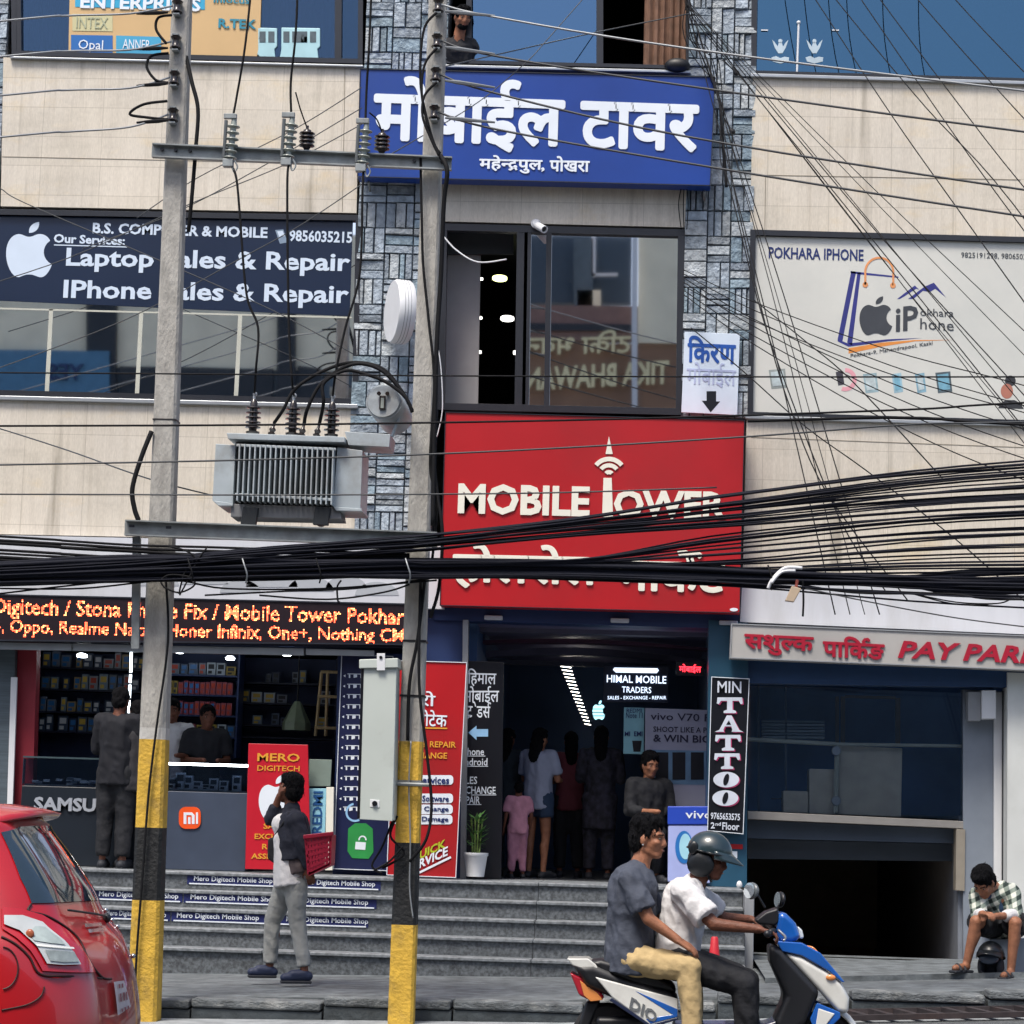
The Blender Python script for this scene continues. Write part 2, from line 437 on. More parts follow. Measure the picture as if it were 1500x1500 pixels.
def stone_mat():
    m = bpy.data.materials.new('grey_cladding_stone'); m.use_nodes = True
    n = m.node_tree.nodes; l = m.node_tree.links; b = n['Principled BSDF']; b.inputs['Roughness'].default_value = .75
    at = n.new('ShaderNodeVertexColor'); at.layer_name = 'tint'
    tc = n.new('ShaderNodeTexCoord'); nz = n.new('ShaderNodeTexNoise'); nz.inputs['Scale'].default_value = 14; nz.inputs['Detail'].default_value = 7
    l.new(tc.outputs['Object'], nz.inputs['Vector'])
    mr = n.new('ShaderNodeMapRange'); mr.inputs[1].default_value = .3; mr.inputs[2].default_value = .7; mr.inputs[3].default_value = .65; mr.inputs[4].default_value = 1.25
    l.new(nz.outputs[0], mr.inputs[0])
    hs = n.new('ShaderNodeHueSaturation'); l.new(mr.outputs[0], hs.inputs['Value']); l.new(at.outputs[0], hs.inputs['Color'])
    l.new(hs.outputs[0], b.inputs['Base Color'])
    n3 = n.new('ShaderNodeTexNoise'); n3.inputs['Scale'].default_value = 25; n3.inputs['Detail'].default_value = 8; l.new(tc.outputs['Object'], n3.inputs['Vector'])
    bp = n.new('ShaderNodeBump'); bp.inputs['Strength'].default_value = .9; bp.inputs['Distance'].default_value = .03
    l.new(n3.outputs[0], bp.inputs['Height']); l.new(bp.outputs[0], b.inputs['Normal'])
    return m
STONE = stone_mat()

# ------------------------------------------------------------------ ground: it climbs gently to the right
def gz(x): return .024 * max(-60, min(60, x)) - .02 + .032 * max(0, min(x, 12) - .8)
def sheet(name, x0, x1, y0, y1, zf, mat, kind='structure', n=200):
    mb = MB(); vs = []; fs = []
    for i in range(n + 1):
        x = x0 + (x1 - x0) * i / n
        for y in (y0, y1): vs.append((x, y, zf(x)))
    for i in range(n): fs.append((2 * i, 2 * i + 2, 2 * i + 3, 2 * i + 1))
    mb.add(vs, fs); o = mb.build(name, mat); return tag(o, None, None, kind=kind)
ground = sheet('ground', -400, 400, -400, 400, lambda x: gz(x) - .35, M('bare_ground', hexc='6b675e', rough=.9, var=.2, scale=2))
ground['label'] = 'grey brown ground under and around the street'
road = sheet('road', -80, 80, .6, KY - .02, lambda x: gz(x), ASPH)
road['label'] = 'dark asphalt street along the kerb'
X_ST = P(1090, 1400, 22).x                     # right end of the stairs
mb = MB()
def ramp_box(mb, x0, x1, y0, y1, zf, h, n=150):
    vs = []; fs = []
    for i in range(n + 1):
        x = x0 + (x1 - x0) * i / n; z = zf(x)
        vs += [(x, y0, z), (x, y1, z), (x, y1, z - h), (x, y0, z - h)]
    for i in range(n):
        for k in range(4): fs.append((4 * i + k, 4 * i + 4 + k, 4 * i + 4 + (k + 1) % 4, 4 * i + (k + 1) % 4))
    fs += [(0, 1, 2, 3), (4 * n + 3, 4 * n + 2, 4 * n + 1, 4 * n)]
    mb.add(vs, fs)
ramp_box(mb, -60, 60, KY + .28, 22.9, lambda x: gz(x) + .15, .4)
o = mb.build('sidewalk', PAVE); tag(o, 'grey concrete sidewalk between the kerb and the steps', None, kind='structure')
kerb = thing('kerb', 'worn concrete kerb stones with chipped pale edges beside the road', 'kerb', (0, KY, 0)); kerb['kind'] = 'structure'
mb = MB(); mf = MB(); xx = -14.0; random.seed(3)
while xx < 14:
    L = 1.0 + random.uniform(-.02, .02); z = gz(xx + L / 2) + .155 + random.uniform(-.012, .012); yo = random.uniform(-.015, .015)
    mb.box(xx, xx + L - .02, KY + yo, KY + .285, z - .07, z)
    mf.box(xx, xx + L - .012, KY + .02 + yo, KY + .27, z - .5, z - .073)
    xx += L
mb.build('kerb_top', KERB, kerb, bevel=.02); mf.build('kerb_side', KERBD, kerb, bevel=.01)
# pale worn line of gutter concrete along the kerb foot
g = sheet('gutter_strip', -40, 40, KY - .62, KY - .01, lambda x: gz(x) + .004, M('gutter_concrete', hexc='8a8f92', rough=.8, var=.3, scale=6, bump=.3, dirt=lin('4c5053'), dirt_amt=.6))
g['label'] = 'pale concrete gutter strip at the foot of the kerb'

# ------------------------------------------------------------------ stairs
stairs = thing('stairs', 'wide grey granite steps climbing from the sidewalk to the shop landing', 'stairs', (0, 21.5, .15))
X_L = -8.0; NS = 5; Y0S = 21.45; TR = .26
rise = (Z_LAND - .15 - gz(0)) / NS
for i in range(NS):
    zt = Z_LAND - (NS - 1 - i) * rise; y0 = Y0S + i * TR; y1 = y0 + TR if i < NS - 1 else 23.6
    mb = MB(); xs = X_L
    while xs < X_ST - .01:
        xe = min(xs + 1.2, X_ST)
        mb.box(xs, xe - .004, y0 + .03, y1 + .05, zt - rise - (.35 if i == 0 else 0), zt - .034); xs = xe
    o = mb.build('riser', STEP, stairs)
    mb = MB(); xs = X_L
    while xs < X_ST - .01:
        xe = min(xs + 1.2, X_ST)
        dy = random.uniform(-.005, .005); dz = random.uniform(-.003, .002); mb.box(xs, xe - .004, y0 + dy, y1 + .03, zt - .032 + dz, zt + dz); xs = xe
    mb.build('tread', STEPN, stairs, bevel=.008)
mb = MB(); mb.box(X_L, X_ST, Y0S + .3, 23.55, -.3, .2); mb.build('core', STEP, stairs)
# pale end post of the stairs with a small bollard light
mb = MB(); x = X_ST
mb.box(x + .002, x + .09, Y0S + .7, 22.9, -.2, Z_LAND - .02); mb.build('end_wall', GREYP, stairs, bevel=.01)
# stickers on the risers
def sticker(i, px0, px1, texts, z_off, label):
    zt = Z_LAND - (NS - 1 - i) * rise; y = Y0S + i * TR + .03
    x0 = G_at(px0, y, zt); x1 = G_at(px1, y, zt)
    t = thing('riser_sticker', label, 'sticker', ((x0 + x1) / 2, y, zt - .1), 'shop name stickers on the steps')
    b = MB(); b.box(x0, x1, y - .006, y - .001, zt - .118, zt - .036); b.build('backing', M('sticker_blue', hexc='20285c', rough=.4, var=.2, scale=9), t)
    b = MB(); b.box(x0 + .02, x1 - .02, y - .0085, y - .0062, zt - .118, zt - .106); b.build('stripe', LETTER, t)
    for a, c in texts:
        b = MB(); xa = G_at(a, y, zt); xb = G_at(c, y, zt)
        vs, fs, (u0, u1, w0, w1) = text_geo('Mero Digitech Mobile Shop', .012)
        b.add([V((xa + (xb - xa) * (v.x - u0) / (u1 - u0), y - .009 - .002 * (v.z + .5), zt - .1 + .062 * (v.y - w0) / (w1 - w0))) for v in vs], fs)
        b.build('lettering', LETTER, t)
def G_at(px, Y, z):
    lo, hi = 0, 1600
    for _ in range(40):
        mid = (lo + hi) / 2
        if P(px, mid, Y).z > z: lo = mid
        else: hi = mid
    return P(px, lo, Y).x
sticker(4, 275, 558, [(285, 400), (440, 550)], 0, 'dark blue lettered sticker on the riser of the topmost step')
sticker(3, 140, 268, [(146, 262)], 0, 'short dark blue sticker on the second step from the top, left of the pole')
sticker(3, 270, 552, [(280, 405), (420, 540)], 0, 'long dark blue sticker on the second step from the top, right of the pole')
sticker(2, 150, 250, [(156, 244)], 0, 'short dark blue sticker on the third step from the top, beside the red car')
sticker(2, 252, 540, [(260, 380), (420, 540)], 0, 'long dark blue sticker on the third step from the top behind the walking man')

# ------------------------------------------------------------------ the building
B = thing('commercial_building', 'tall cream clad shop building with grey stone pillars and blue windows', 'building', (0, FY, 0))
def wall(name, px4, mat, Y=FY, t=.25, parent=B):
    b = MB(); b.slab(px4, Y, t); return b.build(name, mat, parent)
wall('wall', [(5, 84), (527, 97), (522, 312), (1, 302)], CREAM)
wall('wall', [(-260, 577), (522, 596), (520, 793), (-260, 777)], CREAM)
wall('wall', [(645, 265), (1006, 273), (1003, 333), (644, 324)], CREAM)
wall('wall', [(1103, 111), (1800, 131), (1800, 356), (1099, 336)], CREAM)
wall('wall', [(1094, 612), (1800, 632), (1800, 862), (1088, 836)], CREAM)
wall('wall', [(-260, -720), (1800, -668), (1800, -180), (-260, -235)], CREAM)
wall('fascia_panel', [(1088, 838), (1800, 864), (1800, 942), (1084, 911)], WHITE_PNT, FY - .06, .3)
# joints in the cladding, 3 mm proud
for x0, y0, x1, y1 in ((3, 229, 523, 240), (1120, 256, 1495, 263), (1100, 640, 1500, 655)):
    b = MB(); b.slab([(x0, y0), (x1, y1), (x1, y1 + .9), (x0, y0 + .9)], FY - .003, .01); b.build('joint', JOINT, B)
for x0, y0, x1, y1 in ((1121, 257, 1120, 336), (505, 100, 501, 310), (250, 590, 247, 785)):
    b = MB(); b.slab([(x0, y0), (x0 + .8, y0), (x1 + .8, y1), (x1, y1)], FY - .0032, .01); b.build('joint', JOINT, B)
# slim ledges under windows
for px in ([(14, 82), (532, 95), (532, 98), (14, 85)], [(-260, 573), (524, 592), (524, 598), (-260, 579)], [(1100, 107), (1800, 127), (1800, 132), (1100, 112)], [(1092, 608), (1800, 628), (1800, 633), (1092, 613)], [(640, 94), (1012, 103), (1012, 107), (640, 98)]):
    b = MB(); b.slab(px, FY - .05, .2); b.build('sill', ALU, B, bevel=.006)
def stone_pillar(px0, px1, pt, pb, ymid, Y=FY + .02, seed=1):
    """basket weave of split stone strips, upright and lying by turns"""
    rnd = random.Random(seed)
    x0 = P(px0, ymid, Y).x; x1 = P(px1, ymid, Y).x; zt = P((px0 + px1) / 2, pt, Y).z; zb = P((px0 + px1) / 2, pb, Y).z
    s = .26; nx = max(1, round((x1 - x0) / s)); sx = (x1 - x0) / nx; nz_ = int((zt - zb) / s) + 1
    b = MB(); cols = []
    b.box(x0, x1, Y + .03, Y + .3, zb, zt); cols += [(.10, .115, .135)] * 6
    for i in range(nx):
        for j in range(nz_):
            X0 = x0 + i * sx; Z0 = zb + j * s; Z1 = min(Z0 + s, zt)
            k = rnd.choice((2, 3, 3, 4)); cuts = sorted([0] + [(q + rnd.uniform(-.25, .25)) / k for q in range(1, k)] + [1])
            vert = (i + j) % 2 == 0
            if rnd.random() < .12: vert = not vert
            for q in range(k):
                a, c = cuts[q], cuts[q + 1]; gp = .003
                if vert: xa, xb, za, zb_ = X0 + a * sx + gp, X0 + c * sx - gp, Z0 + gp, Z1 - gp
                else: xa, xb, za, zb_ = X0 + gp, X0 + sx - gp, Z0 + a * (Z1 - Z0) + gp, Z0 + c * (Z1 - Z0) - gp
                if zb_ - za < .01: continue
                d = rnd.uniform(.0, .035); ch = .006
                tl = rnd.uniform(-.012, .012); tz = rnd.uniform(-.01, .01)
                yb = Y + .03; yf = Y - d
                vs = [(xa, yb, za), (xb, yb, za), (xb, yb, zb_), (xa, yb, zb_), (xa + ch, yf - tl, za + ch), (xb - ch, yf + tl, za + ch), (xb - ch, yf + tl + tz, zb_ - ch), (xa + ch, yf - tl + tz, zb_ - ch)]
                b.add(vs, [(4, 5, 6, 7), (0, 1, 5, 4), (1, 2, 6, 5), (2, 3, 7, 6), (3, 0, 4, 7)])
                t = rnd.uniform(1.15, 1.85); w_ = rnd.random()
                base = (.20, .235, .27) if w_ < .55 else ((.26, .285, .30) if w_ < .85 else (.15, .20, .235))
                cols += [tuple(c_ * t for c_ in base)] * 5
    me = b.mesh('stone_pillar'); ca = me.color_attributes.new('tint', 'FLOAT_COLOR', 'CORNER')
    for p, c_ in zip(me.polygons, cols):
        for li in p.loop_indices: ca.data[li].color = (*c_, 1)
    return link(me, 'stone_pillar', STONE, B)
stone_pillar(521, 645, -240, 905, 400, seed=1)
stone_pillar(1003, 1105, -240, 612, 300, seed=2)
stone_pillar(-140, 12, -240, 310, 40, Y=FY + .05, seed=3)

def frame_bars(b, c4, Y, w=7, t=.07, mull=()):
    """window frame ring in pixel widths, plus mullions at fractions"""
    (ax, ay), (bx, by), (cx, cy), (dx, dy) = c4
    b.slab([(ax, ay), (bx, by), (bx, by + w), (ax, ay + w)], Y, t)
    b.slab([(dx, dy - w), (cx, cy - w), (cx, cy), (dx, dy)], Y, t)
    b.slab([(ax, ay + w), (ax + w, ay + w), (dx + w, dy - w), (dx, dy - w)], Y, t)
    b.slab([(bx - w, by + w), (bx, by + w), (cx, cy - w), (cx - w, cy - w)], Y, t)
    for f, mw in mull:
        x0 = ax + (bx - ax) * f; y0 = ay + (by - ay) * f; x1 = dx + (cx - dx) * f; y1 = dy + (cy - dy) * f
        b.slab([(x0 - mw, y0 + w), (x0 + mw, y0 + w), (x1 + mw, y1 - w), (x1 - mw, y1 - w)], Y + .004, t - .008)
def room(c4, depth=3.5, wallm=DARKW, Y=FY + .28, parent=B, floor_drop=0, back=True):
    A, Bq, C, D = [P(x, y, Y) for x, y in c4]
    x0, x1 = min(A.x, D.x) - .1, max(Bq.x, C.x) + .1; zt = max(A.z, Bq.z) + .1; zb = min(C.z, D.z) - .1 - floor_drop
    b = MB(); t = .05
    b.box(x0, x1, Y + depth, Y + depth + t, zb, zt); b.box(x0 - t, x0 - .001, Y, Y + depth, zb, zt); b.box(x1 + .001, x1 + t, Y, Y + depth, zb, zt)
    b.box(x0, x1, Y, Y + depth, zb - t, zb - .001); b.box(x0, x1, Y, Y + depth, zt + .001, zt + t)
    return b.build('room', wallm, parent), (x0, x1, zb, zt)
def window(c4, gm, mull=(), w=7, pane_rects=None):
    b = MB(); frame_bars(b, c4, FY + .0, w, .1, mull); fr = b.build('window', DARKF, B, bevel=.006)
    for i, q in enumerate(pane_rects or [c4]):
        b = MB(); b.prism([P(x, y, FY + .05 + .004 * i) for x, y in q], (0, .006, 0)); b.build('pane', gm, fr)
    return fr
room([(14, -235), (532, -222), (530, 92), (14, 80)], 4, M('upper_room_wall', hexc='57606e', rough=.8))
window([(14, -235), (533, -222), (531, 93), (17, 81)], GLASS_T, [(.02, 4), (.93, 5)])
room([(645, -235), (1010, -222), (1010, 100), (645, 92)], 4, DARKW)
window([(645, -235), (1010, -222), (1010, 101), (645, 92)], GLASS_B, [(.115, 4), (.64, 5)], w=5,
       pane_rects=[[(693, -230), (878, -225), (878, 96), (693, 92)]])
room([(1108, -235), (1800, -215), (1800, 125), (1105, 105)], 4, M('teal_room', hexc='3c5a6c', rough=.8))
window([(1107, -235), (1800, -215), (1800, 127), (1104, 107)], GLASS_R, [(.0, 4)], w=4)
room([(-260, 302), (522, 315), (520, 590), (-260, 571)], 3.5, M('left_room_wall', hexc='3f4a50', rough=.8))
window([(-260, 302), (529, 315), (524, 592), (-260, 573)], GLASS_D, [], w=8)
room([(645, 328), (1002, 337), (1000, 606), (645, 598)], 5, M('corridor_wall', hexc='15181f', rough=.7))
wf = window([(645, 327), (1003, 336), (1000, 608), (641, 600)], GLASS_D, [(.336, 8), (.358, 5), (.445, 4)], w=10,
            pane_rects=[[(762, 340), (808, 341), (806, 598), (760, 597)], [(806, 341), (994, 345), (991, 602), (804, 598)]])
b = MB(); b.slab([(642, 372), (704, 374), (700, 600), (640, 598)], FY + .5, .05)
b.build('inner_wall', M('inner_wall_grey', hexc='9d9a9b', rough=.7, var=.05), B)
b = MB(); b.slab([(642, 336), (752, 339), (752, 372), (642, 372)], FY + .45, .05); b.build('ceiling_soffit', M('soffit_grey', hexc='4c5258', rough=.7), B)
for px, py, rr, mt in ((732, 409, 13, LAMPG), (743, 468, 12, LAMPW), (760, 518, 10, LAMPW), (705, 410, 3, LAMPW), (703, 467, 4, LAMPW), (702, 517, 4, LAMPW)):
    c = P(px, py, FY + 1.6); s_ = 1 / 140
    b = MB(); b.lathe([(rr * s_ * .85, 0), (rr * s_ * .85, .02)], c, (0, .16, 1), 20); b.build('ceiling_lamp', mt, B)
# roof slab and rear mass so that the block stands as a solid building
b = MB(); x0 = P(-260, 0, FY).x; x1 = P(1800, 0, FY).x; zt = P(700, -700, FY).z
b.box(x0, x1, FY + .3, FY + 9, zt - .3, zt); b.box(x0, x1, FY + 8.7, FY + 9, 0, zt - .301); b.box(x0, x0 + .2, FY + .3, FY + 8.69, Z_LAND, zt - .301); b.box(x1 - .2, x1, FY + .3, FY + 8.69, 0, zt - .301)
b.build('shell', M('shell_plaster', hexc='a8a49a', rough=.85), B)
# ------------------------------------------------------------------ the houses across the street (behind the camera), seen in the window glass
GY = FY + .05
def PR(px, py, Y=-6.):
    q = P(px, py, 2 * GY - Y); return V((q.x, Y, q.z))
OB = thing('opposite_building', 'brown fronted building across the street mirrored in the window glass', 'building', (0, -6, 0))
def opp(name, px4, mat, Y=-6., t=.3, parent=None):
    b = MB(); b.prism([PR(x, y, Y) for x, y in px4], (0, -t, 0)); return b.build(name, mat, OB if parent is None else parent)
OCRM = M('opposite_cream', hexc='f2e8cc', rough=.7, var=.1, scale=1.5)
OBRN = M('opposite_brown', hexc='96735a', rough=.7, var=.2, scale=1.2)
ODRK = M('opposite_dark', hexc='20262e', rough=.5, var=.1)
OGRY = M('opposite_grey', hexc='55636c', rough=.7, var=.15)
GOLD = M('gold_letters', hexc='efe0ae', rough=.35, metal=.2, var=.05)
opp('wall', [(-700, 330), (560, 345), (560, 545), (-700, 520)], OCRM)
opp('wall', [(-700, 521), (560, 546), (560, 1150), (-700, 1150)], OGRY, -5.98)
for x0, x1 in ((126, 170), (405, 432), (-160, -110)):
    opp('column', [(x0, 325), (x1, 326), (x1, 640), (x0, 640)], ODRK, -5.8, .15)
for x0, x1 in ((176, 400), (436, 470)):
    opp('shop_window', [(x0, 536), (x1, 540), (x1, 600), (x0, 600)], ODRK, -5.9, .05)
opp('sign', [(-60, 512), (160, 514), (160, 590), (-60, 590)], M('opposite_sign_blue', hexc='4d7d9c', rough=.5), -5.7, .1)
b = MB()
vs, fs, bd = text_geo('YES', .02)
def wr(mb, s, a, bq, hpx, Y, bold=.02, geo=None):
    vs, fs, (x0, x1, y0, y1) = geo or text_geo(s, bold)
    A = PR(a[0], a[1], Y); Bq = PR(bq[0], bq[1], Y); m = ((a[0] + bq[0]) / 2, (a[1] + bq[1]) / 2)
    H = (PR(m[0], m[1] - hpx / 2, Y) - PR(m[0], m[1] + hpx / 2, Y)).length
    mb.add([A + (Bq - A) * ((v.x - x0) / (x1 - x0)) + V((0, 0, H)) * ((v.y - y0) / (y1 - y0) - .5) + V((0, .05, 0)) * (v.z + .5) for v in vs], fs)
wr(b, 'YES', (122, 545), (70, 545), 24, -5.69); b.build('lettering', NAVY, OB)
opp('wall', [(561, 500), (1100, 505), (1100, 1150), (561, 1150)], OBRN, -6)
opp('wall', [(561, 445), (1100, 450), (1100, 499), (561, 499)], M('opposite_pink', hexc='8a6a60', rough=.7, var=.1), -6.02)
opp('window', [(570, 470), (930, 475), (930, 484), (570, 484)], ODRK, -5.95, .04)
opp('wall', [(561, 340), (925, 345), (925, 444), (561, 444)], M('opposite_blue_grey', hexc='3a4a58', rough=.6, var=.1), -9)
for x0, x1, y0, y1, mt in ((840, 868, 350, 455, OGRY), (866, 872, 345, 405, WHITE), (866, 905, 400, 404, WHITE), (845, 880, 425, 452, OCRM)):
    opp('facade_panel', [(x0, y0), (x1, y0), (x1, y1), (x0, y1)], mt, -8.6, .1)
opp('wall', [(935, 330), (1100, 333), (1100, 504), (935, 502)], OCRM, -5.9)
opp('column', [(926, 333), (934, 333), (934, 600), (926, 600)], WHITE, -5.6, .1)
b = MB(); wr(b, '', (980, 545), (770, 556), 34, -5.85, geo=text_geo('TIKA BHAWAN', .03)); b.build('lettering', GOLD, OB)
b = MB(); wr(b, '', (925, 500), (768, 503), 34, -5.85, geo=deva(['टिका', ' ', 'भवन'], .02)); b.build('lettering', GOLD, OB)
b = MB(); b.box(-40, 40, -14, -6.4, -1, 8.5); b.build('lower_block', OGRY, OB)

# ------------------------------------------------------------------ ground floor: shop on the left
def shopwall(name, px4, mat, Y=SY, t=.2): return wall(name, px4, mat, Y, t)
# white fascia with pale ellipses, over the running letter sign
shopwall('fascia_panel', [(-260, 778), (655, 798), (650, 892), (-260, 868)], WHITE_PNT, FY - .12, .12)
for k, (x, y, r) in enumerate(((300, 856, 34), (352, 868, 30), (398, 860, 38), (455, 866, 34), (507, 862, 30), (552, 872, 32), (232, 858, 30), (60, 850, 30), (130, 852, 34))):
    b = MB(); b.prism([P(x + r * math.cos(R(a)), y + r * .62 * math.sin(R(a)), FY - .124) for a in range(180, 361, 12)], (0, .003, 0)); b.build('printed_bubble', M('bubble_grey', hexc='a9aeb4', rough=.45, var=.05), B)
# slatted ceiling / interior of the left shop
x0 = P(-260, 1000, SY).x; xA = P(603, 1000, SY).x; zT = P(300, 950, SY).z
b = MB(); b.box(x0, xA, SY + 3.2, SY + 3.3, Z_LAND, zT + .3); b.build('shop_back_wall', M('shop_back_blue', hexc='33477a', rough=.6, var=.15), B)
b = MB(); b.box(x0, xA, SY + .3, SY + 3.19, zT + .1, zT + .2); b.build('shop_ceiling', NAVYD, B)
b = MB(); b.box(xA, xA + .1, SY + .02, SY + 3.3, Z_LAND, zT + .2); b.build('shop_side_wall', M('shop_back_blue'), B)
b = MB(); b.box(x0, P(1040, 1000, SY).x, 23.62, SY + 6, Z_LAND - .1, Z_LAND - .001); b.build('shop_floor', M('shop_floor_tile', hexc='44474c', rough=.35, var=.15), B)
shopwall('header_rail', [(-260, 936), (104, 943), (104, 953), (-260, 946)], ALU, SY - .35, .06)
shopwall('header_rail', [(107, 943), (445, 950), (445, 960), (107, 953)], ALU, SY - .35, .06)
shopwall('header_rail', [(448, 950), (548, 953), (548, 961), (448, 959)], ALU, SY - .35, .06)
b = MB(); b.prism([P(-260, 935, SY - .36), P(603, 950, SY - .36), P(603, 905, SY - .02), P(-260, 890, SY - .02)], (0, 0, .02)); b.build('header_soffit', NAVYD, B)
shopwall('pilaster', [(-260, 948), (22, 950), (16, 1290), (-260, 1290)], M('shutter_grey', hexc='4e5a62', rough=.5, var=.2, scale=3, stretch=(1, 1, 20)), SY + .02, .1)
shopwall('pilaster', [(26, 950), (54, 951), (44, 1290), (18, 1290)], M('red_pilaster', hexc='8a2230', rough=.5, var=.1), SY + .1, .15)
shopwall('pilaster', [(16, 992), (25, 992), (18, 1190), (10, 1190)], WHITE, SY - .02, .03)
shopwall('pilaster', [(495, 956), (603, 958), (603, 1290), (487, 1290)], NAVY, SY + .05, .1)
# deep blue pier between shop and entrance, and the beam over the entrance
shopwall('pier', [(600, 880), (680, 892), (677, 1288), (596, 1282)], NAVY, SY + .03, .3)
shopwall('beam', [(636, 886), (1090, 897), (1090, 922), (636, 908)], NAVY, SY - .02, .3)
shopwall('pillar', [(1038, 908), (1096, 912), (1094, 1300), (1036, 1298)], TEAL, SY - .05, .45)
shopwall('beam', [(1060, 965), (1800, 984), (1800, 1012), (1060, 1000)], M('blue_beam', hexc='163a63', rough=.5, var=.1), SY + .0, .25)
for px in (723, 908, 1067):
    b = MB(); c = P(px, 905 + (px - 723) * .022, SY - .06); b.obox(c, V((.09, 0, 0)), V((0, .035, 0)), V((0, 0, .022))); b.build('spotlight', M('lamp_glass_grey', hexc='b9bec6', rough=.25), B, bevel=.01)
# shelves with goods
SHELF = M('shelf_blue', hexc='22345c', rough=.5, var=.1)
def shelf_unit(name, label, px0, px1, rows, ytop, ybot, Y, mat, depth=.3):
    x0 = P(px0, (ytop + ybot) / 2, Y).x; x1 = P(px1, (ytop + ybot) / 2, Y).x; mid = (px0 + px1) / 2
    zt = P(mid, ytop, Y).z; zb = P(mid, ybot, Y).z
    t = thing(name, label, 'shelf', ((x0 + x1) / 2, Y, zb))
    b = MB(); b.box(x0, x1, Y + depth, Y + depth + .02, zb, zt); b.build('back_panel', M('shelf_back', hexc='25355a', rough=.6, var=.15), t)
    for x in (x0 - .02, x1):
        b = MB(); b.box(x, x + .02, Y, Y + depth, zb, zt); b.build('side_panel', mat, t)
    zs = []
    for y in rows:
        z = P(mid, y, Y).z; zs.append(z)
        b = MB(); b.box(x0 + .001, x1 - .001, Y, Y + depth - .001, z - .02, z); b.build('shelf', mat, t, bevel=.003)
    return x0, x1, zs
PK = [M('pack_%d' % i, hexc=h, rough=.4, var=.25, scale=14) for i, h in enumerate(('4a5a72', '6d7686', '38465c', '8a8f98', '59636b', '2e3c55', 'a08b62', '7b8ea0'))]
PKR = [M('pack_red', hexc='8d3a48', rough=.4, var=.3, scale=20), M('pack_rose', hexc='99505c', rough=.4, var=.3, scale=20), M('pack_yellow', hexc='a08a3c', rough=.4, var=.2, scale=20), M('pack_white', hexc='a9b4be', rough=.4, var=.1)]
PKL = [M('label_%d' % i, hexc=h, rough=.4, var=.3, scale=30) for i, h in enumerate(('c9ccd0', 'b8442f', '2f6fae', 'd0b04a', '20252e'))]
protos = {}
def package(name, label, group, x, y, z, wx, hz, mat):
    k = (name, mat.name)
    if k not in protos:
        b = MB(); b.box(-.5, .5, -.5, .5, 0, 1); b.box(-.34, .34, -.53, -.51, .48, .86); b.box(-.36, .1, -.53, -.51, .1, .34)
        me = b.mesh(name); me.materials.append(mat); me.materials.append(rnd.choice(PKL))
        for p in list(me.polygons)[6:]: p.material_index = 1; protos[k] = me
    o = bpy.data.objects.new(name, protos[k]); COL.objects.link(o)
    o.location = (x, y, z); o.scale = (wx, .05, hz); return tag(o, label, 'package', group)
rnd = random.Random(5)
x0, x1, zs = shelf_unit('wall_shelf', 'tall dark shelf of hanging phone accessories behind the Samsung counter', 52, 212, (978, 1010, 1043, 1072), 955, 1110, SY + 1.6, NAVYD)
for r, z in enumerate(zs):
    x = x0 + .03
    while x < x1 - .08:
        wx = rnd.uniform(.05, .12); package('accessory_pack', 'small hanging accessory pack on the shelf behind the Samsung counter', 'accessory packs behind the Samsung counter', x + wx / 2, SY + 1.68, z + .002, wx * .9, rnd.uniform(.1, .17), rnd.choice(PK)); x += wx + rnd.choice((.005, .005, .05))
x0, x1, zs = shelf_unit('display_shelf', 'blue shelf unit with rows of red boxes behind the white light strip', 240, 346, (988, 1017, 1047, 1078), 955, 1108, SY + 1.2, SHELF)
for r, z in enumerate(zs):
    x = x0 + .02
    while x < x1 - .05:
        wx = rnd.uniform(.045, .06) if r in (1, 2) else rnd.uniform(.07, .12)
        package('boxed_gadget', 'small red or pale box standing in a row on the blue shelf unit', 'boxes on the blue shelf unit', x + wx / 2, SY + 1.28, z + .002, wx * .92, rnd.uniform(.12, .14) if r in (1, 2) else rnd.uniform(.09, .13), PKR[2] if (r == 1 and x < x0 + .12) else (PKR[rnd.choice((0, 1))] if r in (1, 2) else rnd.choice(PKR[1:] + PK[:2]))); x += wx + .004
x0, x1, zs = shelf_unit('glass_shelf', 'dark shelf with pale boxes beside the blue shelf unit', 350, 490, (1000, 1030, 1062, 1080), 962, 1108, SY + 1.7, NAVYD)
for r, z in enumerate(zs[:3]):
    x = x0 + .02
    while x < x1 - .08:
        wx = rnd.uniform(.06, .13)
        if rnd.random() < .6: package('pale_box', 'pale gadget box on the dark shelf near the pendant lamp', 'boxes on the dark shelf', x + wx / 2, SY + 1.78, z + .002, wx * .9, rnd.uniform(.07, .15), rnd.choice(PK + [PKR[3]]))
        x += wx + .01
# light tubes in the shop
for i, (x, y0_, y1_) in enumerate(((192, 955, 985), (191, 988, 1000), (190, 1003, 1022), (189, 1026, 1045))):
    b = MB(); b.slab([(x - 1.6, y0_), (x + 1.6, y0_), (x + .9, y1_), (x - 2.3, y1_)], SY + .5, .02)
    tag(b.build('tube_lamp', M('tube_light', col=(.8, .92, 1), emit=2.2, var=0)), 'glowing upright tube lamp section left of the concrete pole', 'lamp', 'tube lamp sections in the left shop')
